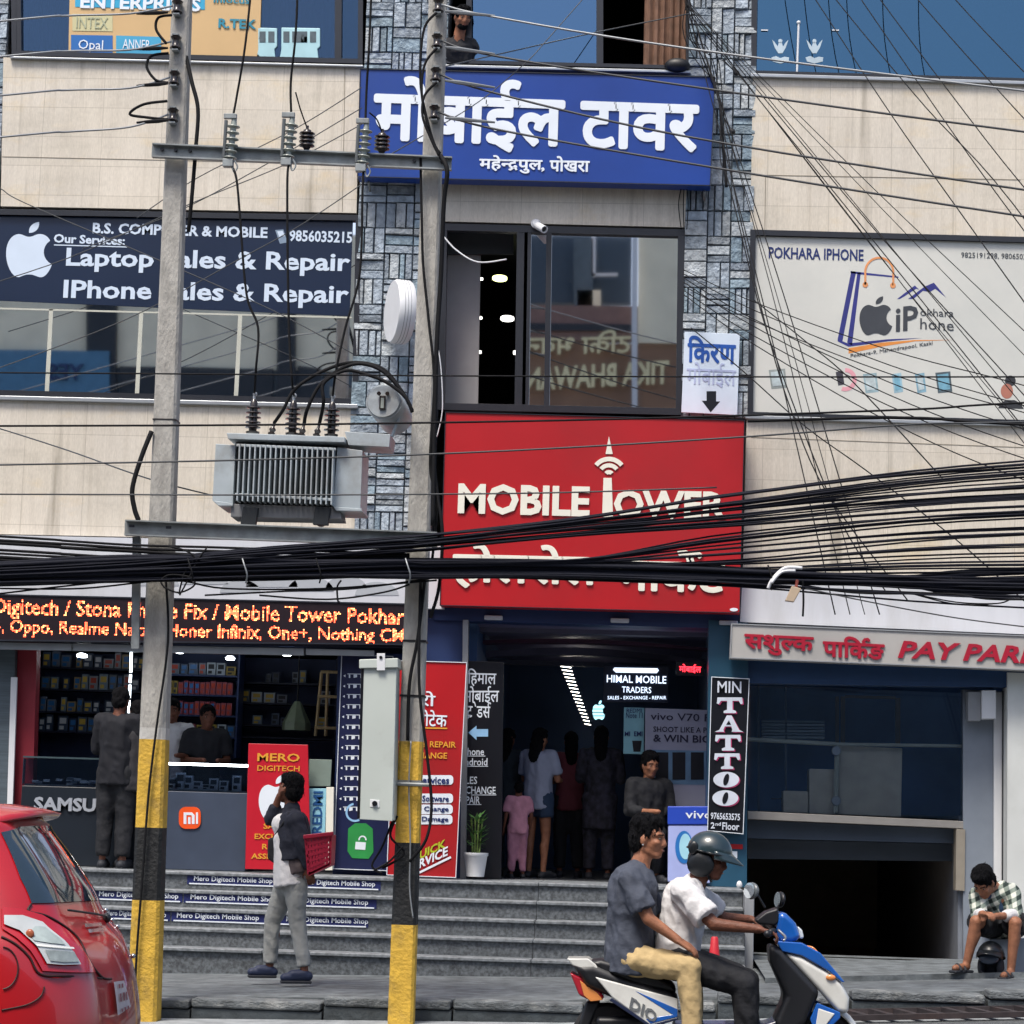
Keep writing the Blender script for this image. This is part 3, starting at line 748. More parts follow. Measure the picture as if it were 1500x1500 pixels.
# wooden ladder
t = thing('ladder', 'wooden step ladder standing in the dim shop', 'ladder', P(480, 1080, SY + 1.3)); WOOD = M('pale_wood', hexc='b59d74', rough=.7, var=.2, scale=8, stretch=(6, 6, .6))
for a, c in (((471, 985), (462, 1078)), ((480, 985), (477, 1078))):
    b = MB(); b.tube([P(*a, SY + 1.3), P(*c, SY + 1.3)], .018, 6); b.build('rail', WOOD, t)
for y in (984, 1020, 1066):
    b = MB(); b.tube([P(470 - (y - 984) * .1, y, SY + 1.29), P(500 - (y - 984) * .04, y + 1, SY + 1.29)], .016, 6); b.build('rung', WOOD, t)
# pendant lamp
t = thing('pendant_lamp', 'faceted smoky glass pendant lamp hanging in the dark shop', 'lamp', P(434, 1060, SY + 1.4))
c = P(434, 1070, SY + 1.4)
b = MB(); b.lathe([(.15, 0), (.145, .08), (.05, .27), (.03, .3)], c, n=8); b.build('shade', M('smoky_shade', hexc='7e8a72', rough=.3, var=.2), t)
b = MB(); b.ell(c + V((0, -.02, .06)), .035); b.build('bulb', LAMPW, t)
b = MB(); b.tube([c + V((0, 0, .3)), c + V((0, 0, .9))], .008, 6); b.build('cord', BLACK, t)
for i, (px_, py_, r_, e_) in enumerate(((337, 966, .06, 1), (262, 956, .07, 1), (120, 962, .07, 1), (420, 960, .06, 1))):  # the last two lamps are added to brighten the shop
    c = P(px_, py_, SY + .75); b = MB(); b.lathe([(r_ * .75, 0), (r_ * .8, .015), (r_ * .5, .03)], c, (0, .12, 1), 18)
    tag(b.build('ceiling_lamp', M('shop_lamp', col=(.85, .93, 1), emit=9, var=0)), 'round glowing lamp under the dark shop ceiling, %s' % ('over the blue shelf unit', 'just right of the left pole', 'added over the Samsung counter', 'added over the dark shelf by the pendant')[i], 'lamp')
# counters
def counter(name, label, px0, px1, ytop, yglass, ybot, Y, mat, depth=.5):
    x0 = P(px0, ybot, Y).x; x1 = P(px1, ybot, Y).x; m = (px0 + px1) / 2
    zt = P(m, ytop, Y).z; zg = P(m, yglass, Y).z; zb = Z_LAND
    t = thing(name, label, 'counter', ((x0 + x1) / 2, Y, zb))
    b = MB(); b.box(x0, x1, Y, Y + depth, zb, zg); b.build('base', mat, t, bevel=.008)
    b = MB(); b.box(x0 + .02, x1 - .02, Y + .02, Y + depth, zg + .001, zg + .02); b.build('display_deck', M('display_deck', hexc='cfd4d4', rough=.4, var=.1), t)
    b = MB(); b.box(x0, x1, Y + .001, Y + depth, zt - .012, zt); b.build('top', GLASS_S, t)
    b = MB(); b.box(x0, x1, Y - .01, Y, zt - .014, zt + .002); b.build('top_edge', M('glass_top_edge', hexc='46565c', rough=.15), t)
    b = MB(); b.box(x0, x1, Y, Y + .006, zg + .003, zt - .022); b.build('glass_front', GLASS_S, t)
    for x in (x0, x1 - .02):
        b = MB(); b.box(x, x + .02, Y + .01, Y + .03, zg + .02, zt - .021); b.build('post', ALU, t)
    return t, x0, x1, zt, zg
cY = SY - .05
tS, x0, x1, zt, zg = counter('samsung_counter'.replace('samsung_', 'phone_'), 'dark shop counter with glass display and big silver letters, behind the red car', 24, 210, 1110, 1153, 1290, cY, M('counter_black', hexc='1b222b', rough=.35, var=.08))
b = MB(); write(b, 'SAMSUNG', (50, 1177), (186, 1181), 20, cY - .012, .01, .035); b.build('lettering', M('silver_letters', hexc='b4bac4', rough=.3, metal=.3, var=.05), tS)
for k in range(26):
    x = rnd.uniform(x0 + .06, x1 - .1); y = rnd.uniform(cY + .08, cY + .4)
    b = MB(); b.obox((0, 0, .012), V((.028, .01, 0)), V((-.015, .05, 0)), V((0, .004, .012))); 
    if k == 0: phm = b.mesh('mobile_phone'); phm.materials.append(M('phone_grey', hexc='b7bec4', rough=.3, var=.2))
    o = bpy.data.objects.new('mobile_phone', phm); COL.objects.link(o); o.location = (x, y, zg + .02 + .002 * k); tag(o, 'small grey phone lying under the glass of the dark counter', 'phone', 'phones in the dark counter')
tM, x0, x1, zt, zg = counter('phone_counter', 'slate counter with a square orange badge and lit white strip', 238, 359, 1119, 1160, 1275, cY - .1, M('counter_slate', hexc='3a4456', rough=.45, var=.08))
b = MB(); b.box(x0, x1, cY - .13, cY - .102, zt - .018, zt + .004); b.build('light_strip', M('strip_light', col=(.85, .93, 1), emit=7, var=0), tM)
def rrect(px0, py0, px1, py1, Y, r, n=5):
    pts = []
    for cx, cy, a0 in ((px1 - r, py0 + r, -90), (px1 - r, py1 - r, 0), (px0 + r, py1 - r, 90), (px0 + r, py0 + r, 180)):
        for k in range(n + 1):
            a = R(a0 + 90 * k / n); pts.append(P(cx + r * math.cos(a), cy + r * math.sin(a), Y))
    return pts
b = MB(); b.prism(rrect(262, 1182, 294, 1214, cY - .115, 10), (0, .012, 0)); b.build('badge', M('badge_orange', hexc='e8541f', rough=.35, var=.03), tM)
b = MB(); Yb = cY - .118
for q in ([(269, 1190), (281, 1190), (285, 1194), (285, 1207), (281, 1207), (281, 1195), (280, 1194), (273, 1194), (273, 1207), (269, 1207)], [(275.5, 1197), (279, 1197), (279, 1207), (275.5, 1207)], [(287, 1190), (290, 1190), (290, 1207), (287, 1207)]):
    b.prism([P(x, y, Yb) for x, y in q], (0, .003, 0))
b.build('emblem', LETTER, tM)
for i, (px, w_, h_) in enumerate(((250, 16, 16), (262, 14, 24), (274, 13, 20), (287, 14, 12), (300, 12, 8), (311, 13, 17), (326, 13, 14), (345, 13, 22))):
    a = P(px - w_ / 2, 1158, cY - .02); c = P(px + w_ / 2, 1158, cY - .02)
    package('phone_box', 'white phone box on display under the lit strip of the slate counter', 'white phone boxes in the slate counter', (a.x + c.x) / 2, cY + .05, zg + .022, c.x - a.x, h_ / 150, PKR[3])
# ------------------------------------------------------------------ entrance hall
HALL = M('hall_wall', hexc='3a5680', rough=.6, var=.15, scale=1.5)
xa = P(690, 1100, SY).x; xb = P(1037, 1100, SY).x; zT = P(860, 912, SY).z
b = MB(); b.box(xb, xb + .1, SY + .41, SY + 6, Z_LAND, zT); b.build('hall_side_wall', HALL, B)
b = MB(); b.box(xa - .1, xa, SY + .35, SY + 6, Z_LAND, zT); b.build('hall_side_wall', HALL, B)
b = MB(); b.box(xa, xb, SY + 5.9, SY + 6, Z_LAND, zT); b.build('hall_back_wall', HALL, B)
b = MB(); b.box(xa, xb, SY + .3, SY + 5.89, zT - .02, zT + .05); b.build('hall_ceiling', M('hall_ceiling', hexc='6a6788', rough=.5, var=.05), B)
# curved ceiling cove over the entrance
for k, (y0_, y1_, sag, mt) in enumerate(((916, 925, 0, '59596e'), (932, 938, 16, '402038'), (945, 956, 26, '4a4a62'))):
    b = MB(); pts = []; Yc = SY + .6 + .5 * k
    for i in range(21):
        f = i / 20; pts.append(P(690 + 347 * f, y0_ + 8 * f + sag * abs(2 * f - .9) ** 1.7 * .5, Yc))
    for i in range(20, -1, -1):
        f = i / 20; pts.append(P(690 + 347 * f, y1_ + 8 * f + sag * abs(2 * f - .9) ** 1.7 * .35, Yc))
    b.prism(pts, (0, .25, 0)); b.build('cove', M('cove_' + mt, hexc=mt, rough=.4), B)
shopwall('transom', [(690, 965), (1037, 974), (1037, 981), (690, 972)], M('transom_grey', hexc='32384c', rough=.4), SY + 1.9, .06)
shopwall('door_frame', [(678, 908), (686, 908), (682, 1290), (674, 1290)], ALU, SY - .04, .12)
# ceiling lamps in a row running into the hall
for i in range(17):
    f = i / 16; x = 829 + 32 * f ** 1.05 ; y = 977 + 84 * f; Yc = SY + 2 + 3.6 * f
    b = MB(); c = P(x, y, Yc); hw = .055 - .018 * f
    b.obox(c, V((hw, 0, -.006)), V((0, .006, 0)), V((0, 0, .0035))); tag(b.build('ceiling_lamp', M('lamp_strip', col=(1, .93, .82), emit=5, var=0)), 'short glowing lamp strip in the row over the dark entrance hall', 'lamp', 'lamp strips in the entrance hall')

def board_thing(name, label, cat, px4, Y, t, mat, fmat=None, fw_=3, bevel=.004):
    cx = sum(p[0] for p in px4) / 4; cy = sum(p[1] for p in px4) / 4
    o = thing(name, label, cat, P(cx, cy, Y))
    b = MB(); b.slab(px4, Y, t); b.build('board', mat, o, bevel=bevel)
    if fmat:
        b = MB(); frame_bars(b, px4, Y - .012, fw_, .011); b.build('frame', fmat, o)
    return o
def letters(par, items, mat, Y, name='lettering', **k):
    for it in items:
        s, a, c, h = it[:4]; kw = dict(k); kw.update(it[4] if len(it) > 4 else {})
        b = MB(); write(b, s if isinstance(s, str) else '', a, c, h, Y, geo=None if isinstance(s, str) else s, **kw); b.build(name, mat, par)
def shape(par, polys, mat, Y, t=.0025, name='emblem'):
    b = MB()
    for q in polys: b.prism([P(x, y, Y) for x, y in q], (0, t, 0))
    return b.build(name, mat, par)
def circ(cx, cy, r, n=24, a0=0, a1=360, ry=None): return [(cx + r * math.cos(R(a0 + (a1 - a0) * k / n)), cy + (ry or r) * math.sin(R(a0 + (a1 - a0) * k / n))) for k in range(n + (0 if a1 - a0 == 360 else 1))]
def ring(cx, cy, r, w_, a0, a1, n=20): return circ(cx, cy, r, n, a0, a1) + circ(cx, cy, r - w_, n, a1, a0)
def bez(p0, p1, p2, p3, n=8):
    return [tuple((1 - t) ** 3 * a + 3 * (1 - t) ** 2 * t * b_ + 3 * (1 - t) * t * t * c_ + t ** 3 * d for a, b_, c_, d in zip(p0, p1, p2, p3)) for t in [k / n for k in range(n)]]
def apple(x0, y0, w_, h_):
    """bitten apple outline with leaf in a box; the left edge at x0"""
    B_ = []
    B_ += bez((.50, .27), (.60, .27), (.66, .21), (.76, .22)) + bez((.76, .22), (.86, .23), (.93, .28), (.96, .34))
    B_ += bez((.96, .34), (.76, .45), (.78, .68), (1.0, .77)) + bez((1.0, .77), (.95, .90), (.84, 1.02), (.73, 1.0))
    B_ += bez((.73, 1.0), (.64, .98), (.60, .95), (.50, .95)) + bez((.50, .95), (.40, .95), (.36, .98), (.28, 1.0))
    B_ += bez((.28, 1.0), (.12, 1.02), (-.02, .74), (0, .54)) + bez((0, .54), (.01, .36), (.12, .23), (.27, .22)) + bez((.27, .22), (.36, .22), (.42, .27), (.50, .27))
    L_ = bez((.50, .20), (.48, .08), (.60, .01), (.72, 0)) + bez((.72, 0), (.74, .12), (.64, .2), (.50, .20))
    f = lambda q: [(x0 + w_ * x, y0 + h_ * y) for x, y in q]
    return [f(B_), f(L_)]
SIGNB = M('sign_blue', hexc='04378a', rough=.38, var=.1, scale=1.5, dirt=lin('1f4386'), dirt_amt=.5, bump=.1, bscale=2.2)
SIGNR = M('sign_red', hexc='a8131b', rough=.38, var=.1, scale=1.2, dirt=lin('8a2426'), dirt_amt=.6, bump=.1, bscale=2.2)
EDGE = M('sign_edge', hexc='20242e', rough=.4)
CREAML = M('cream_lettering', hexc='e3e0d2', rough=.4, var=.03)
GOLDL = M('gold_lettering', hexc='d99a35', rough=.4, var=.05)
NAVYL = M('navy_lettering', hexc='1a2a63', rough=.4, var=.03)
PANELB = M('panel_black', hexc='14161d', rough=.3, var=.05)

# --- glossy dark panel inside the entrance with the trader's name
o = board_thing('directory_panel', 'black glass panel with white lettering and an arrow at the left of the entrance', 'sign', [(684, 968), (738, 970), (734, 1288), (679, 1287)], SY + .03, .03, PANELB)
Yl = SY + .026
letters(o, [(deva(['िहमाल'], .01), (685, 992), (727, 993), 26), (deva(['मोबाईल'], .01), (680, 1018), (731, 1018), 26), (deva(['ट', 'RA', 'ेड', 'स', 'REPH'], .01), (684, 1040), (719, 1041), 26),
            ('iPhone', (676, 1101), (709, 1101), 11, dict(bold=.01)), ('Android', (672, 1116), (714, 1116), 11, dict(bold=.01)), ('SALES', (668, 1143), (699, 1143), 11, dict(bold=.01)), ('EXCHANGE', (670, 1157), (726, 1158), 11, dict(bold=.01)), ('REPAIR', (672, 1172), (703, 1172), 11, dict(bold=.01))], LETTER, Yl)
shape(o, [[(686, 1073), (698, 1063), (698, 1068), (715, 1068), (715, 1079), (698, 1079), (698, 1084)]], M('pale_blue_mark', hexc='8fbbe0', rough=.4, emit=.0), Yl, name='arrow')
for y, xx0, xx1 in ((1107, 676, 711), (1122, 672, 715), (1164, 690, 727), (1178, 676, 705)):
    shape(o, [[(xx0, y), (xx1, y), (xx1, y + 1), (xx0, y + 1)]], LETTER, Yl, name='underline')
# --- signs further in
LIT = M('lit_lettering', col=(.7, .82, 1), emit=.75, var=0)
o = board_thing('hanging_sign', 'dark hanging sign lettered HIMAL MOBILE TRADERS over the busy entrance', 'sign', [(884, 974), (980, 976), (979, 1030), (883, 1028)], SY + 1.2, .06, NAVYD)
letters(o, [('HIMAL MOBILE', (889, 994), (976, 996), 11, dict(bold=.006)), ('TRADERS', (911, 1010), (954, 1011), 9, dict(bold=.0)), ('SALES - EXCHANGE - REPAIR', (890, 1022), (976, 1022), 5)], LIT, SY + 1.19)
shape(o, [rr for rr in ([(900, 978), (963, 979), (965, 982), (962, 986), (902, 985), (898, 981)],)], LIT, SY + 1.19, name='pill')
o = board_thing('running_letter_sign', 'small red lit sign high at the right of the entrance', 'sign', [(990, 969), (1031, 970), (1031, 990), (990, 989)], SY + .6, .04, PANELB)
letters(o, [(deva(['मोबाईल'], .02), (995, 979), (1027, 980), 13)], M('led_red', col=(1, .03, .05), emit=1.6, var=0), SY + .59)
o = thing('apple_sign', 'small glowing pale fruit shaped sign in the dark entrance', 'sign', P(878, 1042, SY + 1.6))
b = MB()
for q in apple(868, 1026, 18, 28): b.prism([P(x, y, SY + 1.6) for x, y in q], (0, .03, 0))
b.build('emblem', M('lit_teal', col=(.35, .75, .85), emit=.9, var=0), o)
shape(o, [[(868, y), (888, y), (888, y + 1.2), (868, y + 1.2)] for y in (1038, 1043, 1048)], NAVYD, SY + 1.595, name='stripe')
o = board_thing('product_poster', 'pale teal phone poster left of the grey poster in the entrance', 'poster', [(914, 1036), (944, 1037), (943, 1105), (913, 1104)], SY + .9, .02, M('poster_teal', hexc='7fb2bf', rough=.4, var=.08))
letters(o, [('REDMI', (918, 1041), (940, 1041), 6), ('Note 11', (917, 1048), (941, 1048), 8), ('MI  EMI', (915, 1075), (941, 1075), 7, dict(bold=.02))], NAVYL, SY + .895)
shape(o, [[(926, 1085), (940, 1085), (938, 1101), (928, 1101)]], PANELB, SY + .895, name='picture')
o = board_thing('product_poster', 'wide grey poster lettered WIN BIG behind the tattoo sign', 'poster', [(945, 1037), (1040, 1040), (1040, 1190), (944, 1188)], SY + .75, .03, M('poster_grey', hexc='8d8fa0', rough=.4, var=.05))
letters(o, [('vivo V70 FE', (953, 1049), (1050, 1052), 11, dict(bold=.008)), ('SHOOT LIKE A PRO', (957, 1068), (1050, 1070), 8, dict(bold=.005)), ('& WIN BIG', (957, 1081), (1040, 1083), 11, dict(bold=.02))], M('poster_ink', hexc='23223c', rough=.4), SY + .745)
shape(o, [[(948, 1098), (1040, 1100), (1040, 1150), (948, 1148)]], M('poster_picture', hexc='5d7c96', rough=.3, var=.3, scale=5), SY + .747, name='picture')
for x in (960, 985, 1012):
    shape(o, [[(x, 1102), (x + 19, 1102), (x + 19, 1142), (x, 1142)]], PANELB, SY + .744, name='phone_picture')
t = thing('promo_counter', 'blue and lilac promotion counter beside the tattoo sign', 'counter', P(1008, 1290, SY - .1))
b = MB(); b.rect(978, 1181, 1041, 1208, SY - .12, .4); b.build('header', M('promo_blue', hexc='2747b0', rough=.35, var=.04), t, bevel=.01)
b = MB(); b.slab([(979, 1209), (1041, 1209), (1040, 1294), (978, 1292)], SY - .11, .38); b.build('base', M('promo_lilac', hexc='a3aede', rough=.35, var=.06), t, bevel=.01)
letters(t, [('vivo', (1004, 1193), (1044, 1194), 11, dict(bold=.01))], LETTER, SY - .124)
shape(t, [circ(1002, 1241, 13, ry=24)], M('promo_ring', hexc='2a6fb4', rough=.3), SY - .115, name='emblem')
shape(t, [circ(1004, 1240, 9, ry=19)], M('promo_ring_light', hexc='9fd0e0', rough=.3), SY - .118, name='emblem')
# --- potted plant
t = thing('potted_plant', 'green leafy plant in a white ribbed pot at the door', 'plant', P(696, 1285, 22.9))
c = P(696, 1284, 22.95)
b = MB(); b.lathe([(.085, 0), (.11, .19), (.12, .2), (.12, .225), (.105, .225), (.1, .2)], c, n=20); b.build('pot', WHITE, t, smooth='auto')
b = MB(); rnd = random.Random(2)
for k in range(46):
    a = rnd.uniform(0, 6.28); h = rnd.uniform(.25, .58); l_ = rnd.uniform(.07, .13); tip = V((math.cos(a) * l_, math.sin(a) * l_, rnd.uniform(-.01, .1)))
    p = c + V((math.cos(a) * .02, math.sin(a) * .02, h)); s_ = tip.cross(V((0, 0, 1))).normalized() * .022
    b.add([p, p + tip * .45 + s_, p + tip, p + tip * .45 - s_], [(0, 1, 2, 3)])
b.build('leaves', M('plant_leaf', hexc='3f6b2c', rough=.5, var=.35, scale=20), t)
b = MB()
for k in range(4): b.tube([c + V((.02 * (k - 1.5), 0, .2)), c + V((.035 * (k - 1.5), .01 * k, .55))], .009, 6)
b.build('stem', M('plant_stem', hexc='54682f', rough=.6), t)

# ------------------------------------------------------------------ parking bay on the right
SLATE = M('slate_wall', hexc='4a5666', rough=.6, var=.15, scale=2)
xp0 = P(1095, 1200, SY).x; xp1 = P(1412, 1200, SY).x
zr = P(1250, 1400, SY).z
zb_ = P(1250, 1190, SY + .35).z
zt_ = P(1250, 990, SY).z
b = MB(); b.box(xp0 - .05, xp1 + 2.2, SY + 1.7, SY + 1.8, zb_, zt_ + .3); b.build('office_back_wall', M('office_blue', hexc='41699b', rough=.6, var=.3, scale=1.5), B)
b = MB(); b.box(xp0 - .05, xp1, SY + .3, SY + 1.69, zt_ + .1, zt_ + .2); b.build('office_ceiling', SLATE, B)
b = MB(); b.slab([(1095, 1188), (1412, 1203), (1412, 1214), (1095, 1200)], SY + .3, 2.3); b.build('office_floor', M('beam_grey', hexc='8d8a86', rough=.6, var=.08), B, bevel=.006)
b = MB(); b.slab([(1095, 1201), (1412, 1215), (1412, 1236), (1095, 1228)], SY + .5, .2); b.build('soffit_beam', SLATE, B)
b = MB(); b.slab([(1095, 1229), (1412, 1237), (1412, 1262), (1095, 1258)], SY + .9, .2); b.build('soffit_beam', SLATE, B)
# ramp down into the basement
b = MB(); b.add([(xp0, 22.88, zr), (xp1, 22.88, zr), (xp1, SY + 9, zr - 2.2), (xp0, SY + 9, zr - 2.2)], [(0, 1, 2, 3)])
o = b.build('ramp', M('ramp_concrete', hexc='8a7c6a', rough=.8, var=.2)); tag(o, 'dark ramp sloping down into the basement car park', None, kind='structure')
b = MB(); b.box(xp0 - .2, xp0, SY + .4, SY + 9, -2.5, zb_); b.build('ramp_wall', M('ramp_wall_brown', hexc='a8937a', rough=.7, var=.2), B)
b = MB(); b.box(xp1, xp1 + .2, SY + .4, SY + 9, -2.5, zb_); b.build('ramp_wall', M('ramp_wall_grey', hexc='7c838e', rough=.6, var=.1), B)
b = MB(); b.box(xp0 - .2, xp1 + .2, SY + 9, SY + 9.2, -2.5, zb_); b.build('ramp_back_wall', M('ramp_wall_brown'), B)
b = MB(); b.box(xp0, xp1, SY + .95, SY + 9, zb_ - .45, zb_ - .36); b.build('ramp_ceiling', M('ramp_wall_brown'), B)
shopwall('jamb', [(1401, 1214), (1414, 1215), (1413, 1305), (1400, 1304)], M('jamb_beige', hexc='8f887c', rough=.6), SY + .28, .2)
shopwall('grey_wall', [(1411, 1010), (1477, 1013), (1477, 1430), (1411, 1426)], M('bay_wall_grey', hexc='7f8894', rough=.6, var=.06), SY + .3, .2)
shopwall('edge_trim', [(1456, 1014), (1468, 1014), (1468, 1425), (1456, 1424)], WHITE, SY + .24, .05)
shopwall('downpipe', [(1468.5, 1012), (1473, 1012), (1472, 1430), (1467.5, 1430)], PANELB, SY + .2, .05)
shopwall('white_wall', [(1476, 985), (1800, 995), (1800, 1445), (1475, 1436)], M('bay_wall_white', hexc='c9ccc9', rough=.6, var=.06, dirt=lin('a5a79f'), dirt_amt=.4, scale=2), SY - .06, .35)
t = thing('meter_cabinet', 'small white wall cabinet high beside the parking bay', 'cabinet', P(1448, 1053, SY + .2))
b = MB(); b.rect(1438, 1011, 1459, 1053, SY + .05, .22); b.build('body', WHITE, t, bevel=.006)
b = MB(); b.rect(1418, 1013, 1437, 1056, SY + .1, .18); b.build('side_box', GREYP, t, bevel=.006)
# what stands behind the office glass
t = thing('office_cupboard', 'grey brown cupboard with a low step behind the parking office glass', 'cupboard', P(1240, 1195, SY + 1))
PBR = M('panel_brown', hexc='c4baa6', rough=.5, var=.15)
for q, n_ in (([(1228, 1092), (1322, 1096), (1320, 1197), (1228, 1193)], 'door'), ([(1185, 1126), (1224, 1127), (1224, 1193), (1185, 1192)], 'door'), ([(1147, 1158), (1184, 1159), (1184, 1191), (1147, 1190)], 'step')):
    b = MB(); b.slab(q, SY + .5, .3); b.build(n_, PBR, t, bevel=.01)
t = thing('pipe_frame', 'pale pipe rail with an upright and round clamps in the parking office', 'rail', P(1225, 1195, SY + .7))
PIPE = M('pale_pipe', hexc='b6b7a6', rough=.45, var=.1)
b = MB(); b.tube([P(1095, 1083, SY + .42), P(1225, 1090, SY + .42)], .022, 8); b.tube([P(1225, 1090, SY + .42), P(1410, 1093, SY + .42)], .017, 8); b.build('crossbar', PIPE, t)
b = MB(); b.tube([P(1226, 1090, SY + .41), P(1224, 1190, SY + .41)], .024, 8); b.build('upright', PIPE, t)
for y in (1100, 1173):
    b = MB(); b.lathe([(.045, -.025), (.05, 0), (.045, .025)], P(1225, y, SY + .39), (0, 1, 0), 14); b.build('clamp', ALU, t, bevel=.004)
t = thing('doorway_frame', 'brown framed inner doorway of the parking office', 'doorway', P(1275, 1092, SY + 1.6))
for q in ([(1224, 1020), (1229, 1020), (1229, 1088), (1224, 1088)], [(1232, 1020), (1238, 1020), (1238, 1088), (1232, 1088)], [(1312, 1022), (1319, 1022), (1319, 1090), (1312, 1090)], [(1238, 1018), (1312, 1020), (1312, 1024), (1238, 1022)]):
    b = MB(); b.slab(q, SY + 1.3, .06); b.build('frame', M('door_wood', hexc='6f5a3c', rough=.5, var=.15), t)
t = thing('office_shelf', 'pale striped stack of papers on a shelf in the parking office', 'papers', P(1160, 1080, SY + 1.4))
for k in range(6):
    b = MB(); y = 1055 + 4.6 * k; b.slab([(1117, y), (1208, y + 1), (1208, y + 4), (1117, y + 3)], SY + .9, .25); b.build('sheet', M('paper_%d' % (k % 2), hexc=('73828c', '8e9aa0')[k % 2], rough=.6), t)
for x in (1110, 1150):
    shopwall('office_mullion', [(x, 1000), (x + 3, 1000), (x + 3, 1190), (x, 1190)], SLATE, SY + .9, .05)
wire_geo('hanging_cord', [P(1130, 1170, SY + .6), P(1160, 1168, SY + .6), P(1200, 1150, SY + .6), P(1265, 1090, SY + .6)], .006, BLACK, t)
b = MB(); b.slab([(1096, 1003), (1411, 1015), (1411, 1200), (1096, 1188)], SY + .34, .008); b.build('office_glass', glass('office_glass', (.9, .94, .98), .08, rcol=(.85, .92, 1), wave=.03), B)
# apron in front of the bay
ap = MB(); x1_ = P(1800, 1430, 22).x
ap.add([(X_ST + .1, 20.1, gz(X_ST) + .2), (x1_, 20.1, gz(x1_) + .2), (x1_, 23.3, zr - .004), (X_ST + .1, 23.3, zr - .004)], [(0, 1, 2, 3)])
ap.add([(X_ST + .1, 20.1, gz(X_ST) + .2), (x1_, 20.1, gz(x1_) + .2), (x1_, 20.1, gz(x1_) - .1), (X_ST + .1, 20.1, gz(X_ST) - .1)], [(0, 1, 2, 3)])
o = ap.build('apron', PAVE); tag(o, 'bare concrete apron in front of the basement ramp', None, kind='structure')
# drain grating along the gutter at the right
t = thing('drain_grating', 'rusty dark steel grating over the roadside drain at the right', 'grating', (3.2, KY - .4, .08))
GRT = M('grating_steel', hexc='3a3436', rough=.6, metal=.4, var=.3, scale=10, dirt=lin('5a4238'), dirt_amt=.4)
gx0 = P(1150, 1480, KY).x; k = 0
sl = V((.12, -.55, 0))
for y in (KY - .05, KY - .62):
    b = MB(); b.add([V((x_, y + dy, gz(x_) + zz)) for x_ in (gx0, gx0 + 4) for dy in (0, .05) for zz in (.02, .06)], [(0, 1, 3, 2), (4, 6, 7, 5), (0, 2, 6, 4), (1, 5, 7, 3), (0, 4, 5, 1), (2, 3, 7, 6)]); b.build('rail', GRT, t)
x_ = gx0 + .1
while x_ < gx0 + 3.9:
    b = MB(); b.obox(V((x_ + .06, KY - .3, gz(x_) + .042)), V((.026, 0, 0)), V((-.06, .26, 0)), V((0, 0, .018))); b.build('bar', GRT, t); x_ += .18
b = MB(); b.box(gx0, gx0 + 4, KY - .6, KY - .02, gz(gx0) - .3, gz(gx0) + .0065); o = b.build('drain_channel', M('drain_dark', hexc='1c2124', rough=.6), t)
# ------------------------------------------------------------------ the big signs
q4 = [(527, 100), (1048, 112), (1041, 272), (523, 259)]
o = board_thing('shop_sign', 'wide blue board with large white Devanagari lettering between the upper floors', 'sign', q4, FY - .26, .2, SIGNB, EDGE, 1.2)
letters(o, [(deva(['मोबाईल', ' ', 'टावर'], .035), (547, 163), (1024, 180), 107), (deva(['महे', ('half', 'न'), 'द', 'RA', 'पुल', ','], .03), (702, 240), (798, 242), 26), (deva(['पोखरा'], .03), (805, 240), (864, 241), 23)], LETTER, FY - .264, t=.006)
for px, py in ((540, 266), (1032, 280)):
    b = MB(); c = P(px, py, FY - .12); b.tube([c, c + V((0, .14, -.06))], .014, 6); b.build('bracket', STEEL, o)
q4 = [(652, 603), (1091, 615), (1084, 898), (644, 887)]
o = board_thing('shop_sign', 'large red board lettered MOBILE TOWER with a white tower emblem', 'sign', q4, FY - .3, .22, SIGNR, EDGE, 1.)
SHD = M('letter_edge_dark', hexc='4a1016', rough=.5)
for dd, mt in ((0, LETTER),):
    letters(o, [('MOBILE', (671, 730), (864, 735), 45, dict(bold=.035)), ('OWER', (899, 738), (1064, 741), 42, dict(bold=.035))], CREAML, FY - .307, t=.01)
shape(o, [[(884, 700), (896, 700), (898, 758), (882, 757)], [(892, 639), (897.5, 665), (887, 665)],
          ring(892, 696, 27, 6.5, -142, -38), ring(892, 696, 17.5, 6, -142, -38), [(x, y) for x, y in ring(892, 697, 8.5, 6, -140, -40)]], CREAML, FY - .313, .012, 'tower_emblem')
letters(o, [(deva(['होलसेल'], .03), (663, 828), (877, 833), 66), (deva(['मा', 'के', 'REPH', 'ट'], .03), (905, 834), (1062, 838), 62)], CREAML, FY - .307, t=.01)
shape(o, [circ(1075, 893, 6, ry=2.5)], LETTER, FY - .305, .004, 'maker_mark')
# --- running letter sign
q4 = [(-260, 864), (603, 884), (601, 945), (-260, 936)]
o = board_thing('led_sign', 'long running letter display with glowing red words over the left shop', 'sign', q4, SY - .44, .22, M('led_black', hexc='1b0d16', rough=.4, var=.1), EDGE, 2)
tmp = MB()
write(tmp, 'Digitech / Stona Phone Fix / Mobile Tower Pokhara', (-4, 893), (607, 909), 30, SY - .46, bold=.012)
write(tmp, 'o, Oppo, Realme Narzo, Honer Infinix, One+, Nothing CMF', (-6, 921), (607, 936), 25, SY - .46, bold=.01)
bv = BVHTree.FromPolygons([tuple(v) for v in tmp.v], tmp.f); led = MB()
pit = 2.05
for j in range(38):
    for i in range(302):
        px = -4 + i * pit; py = 876 + j * pit + px * .0262
        p = P(px, py, SY - .6)
        h = bv.ray_cast(p, V((0, 1, 0)), .4)
        if h[0] is not None:
            c = P(px, py, SY - .443); r_ = .0052
            led.cur = int(rnd.random() < .3); led.add([c + V((-r_, 0, -r_)), c + V((r_, 0, -r_)), c + V((r_, 0, r_)), c + V((-r_, 0, r_))], [(0, 1, 2, 3)])
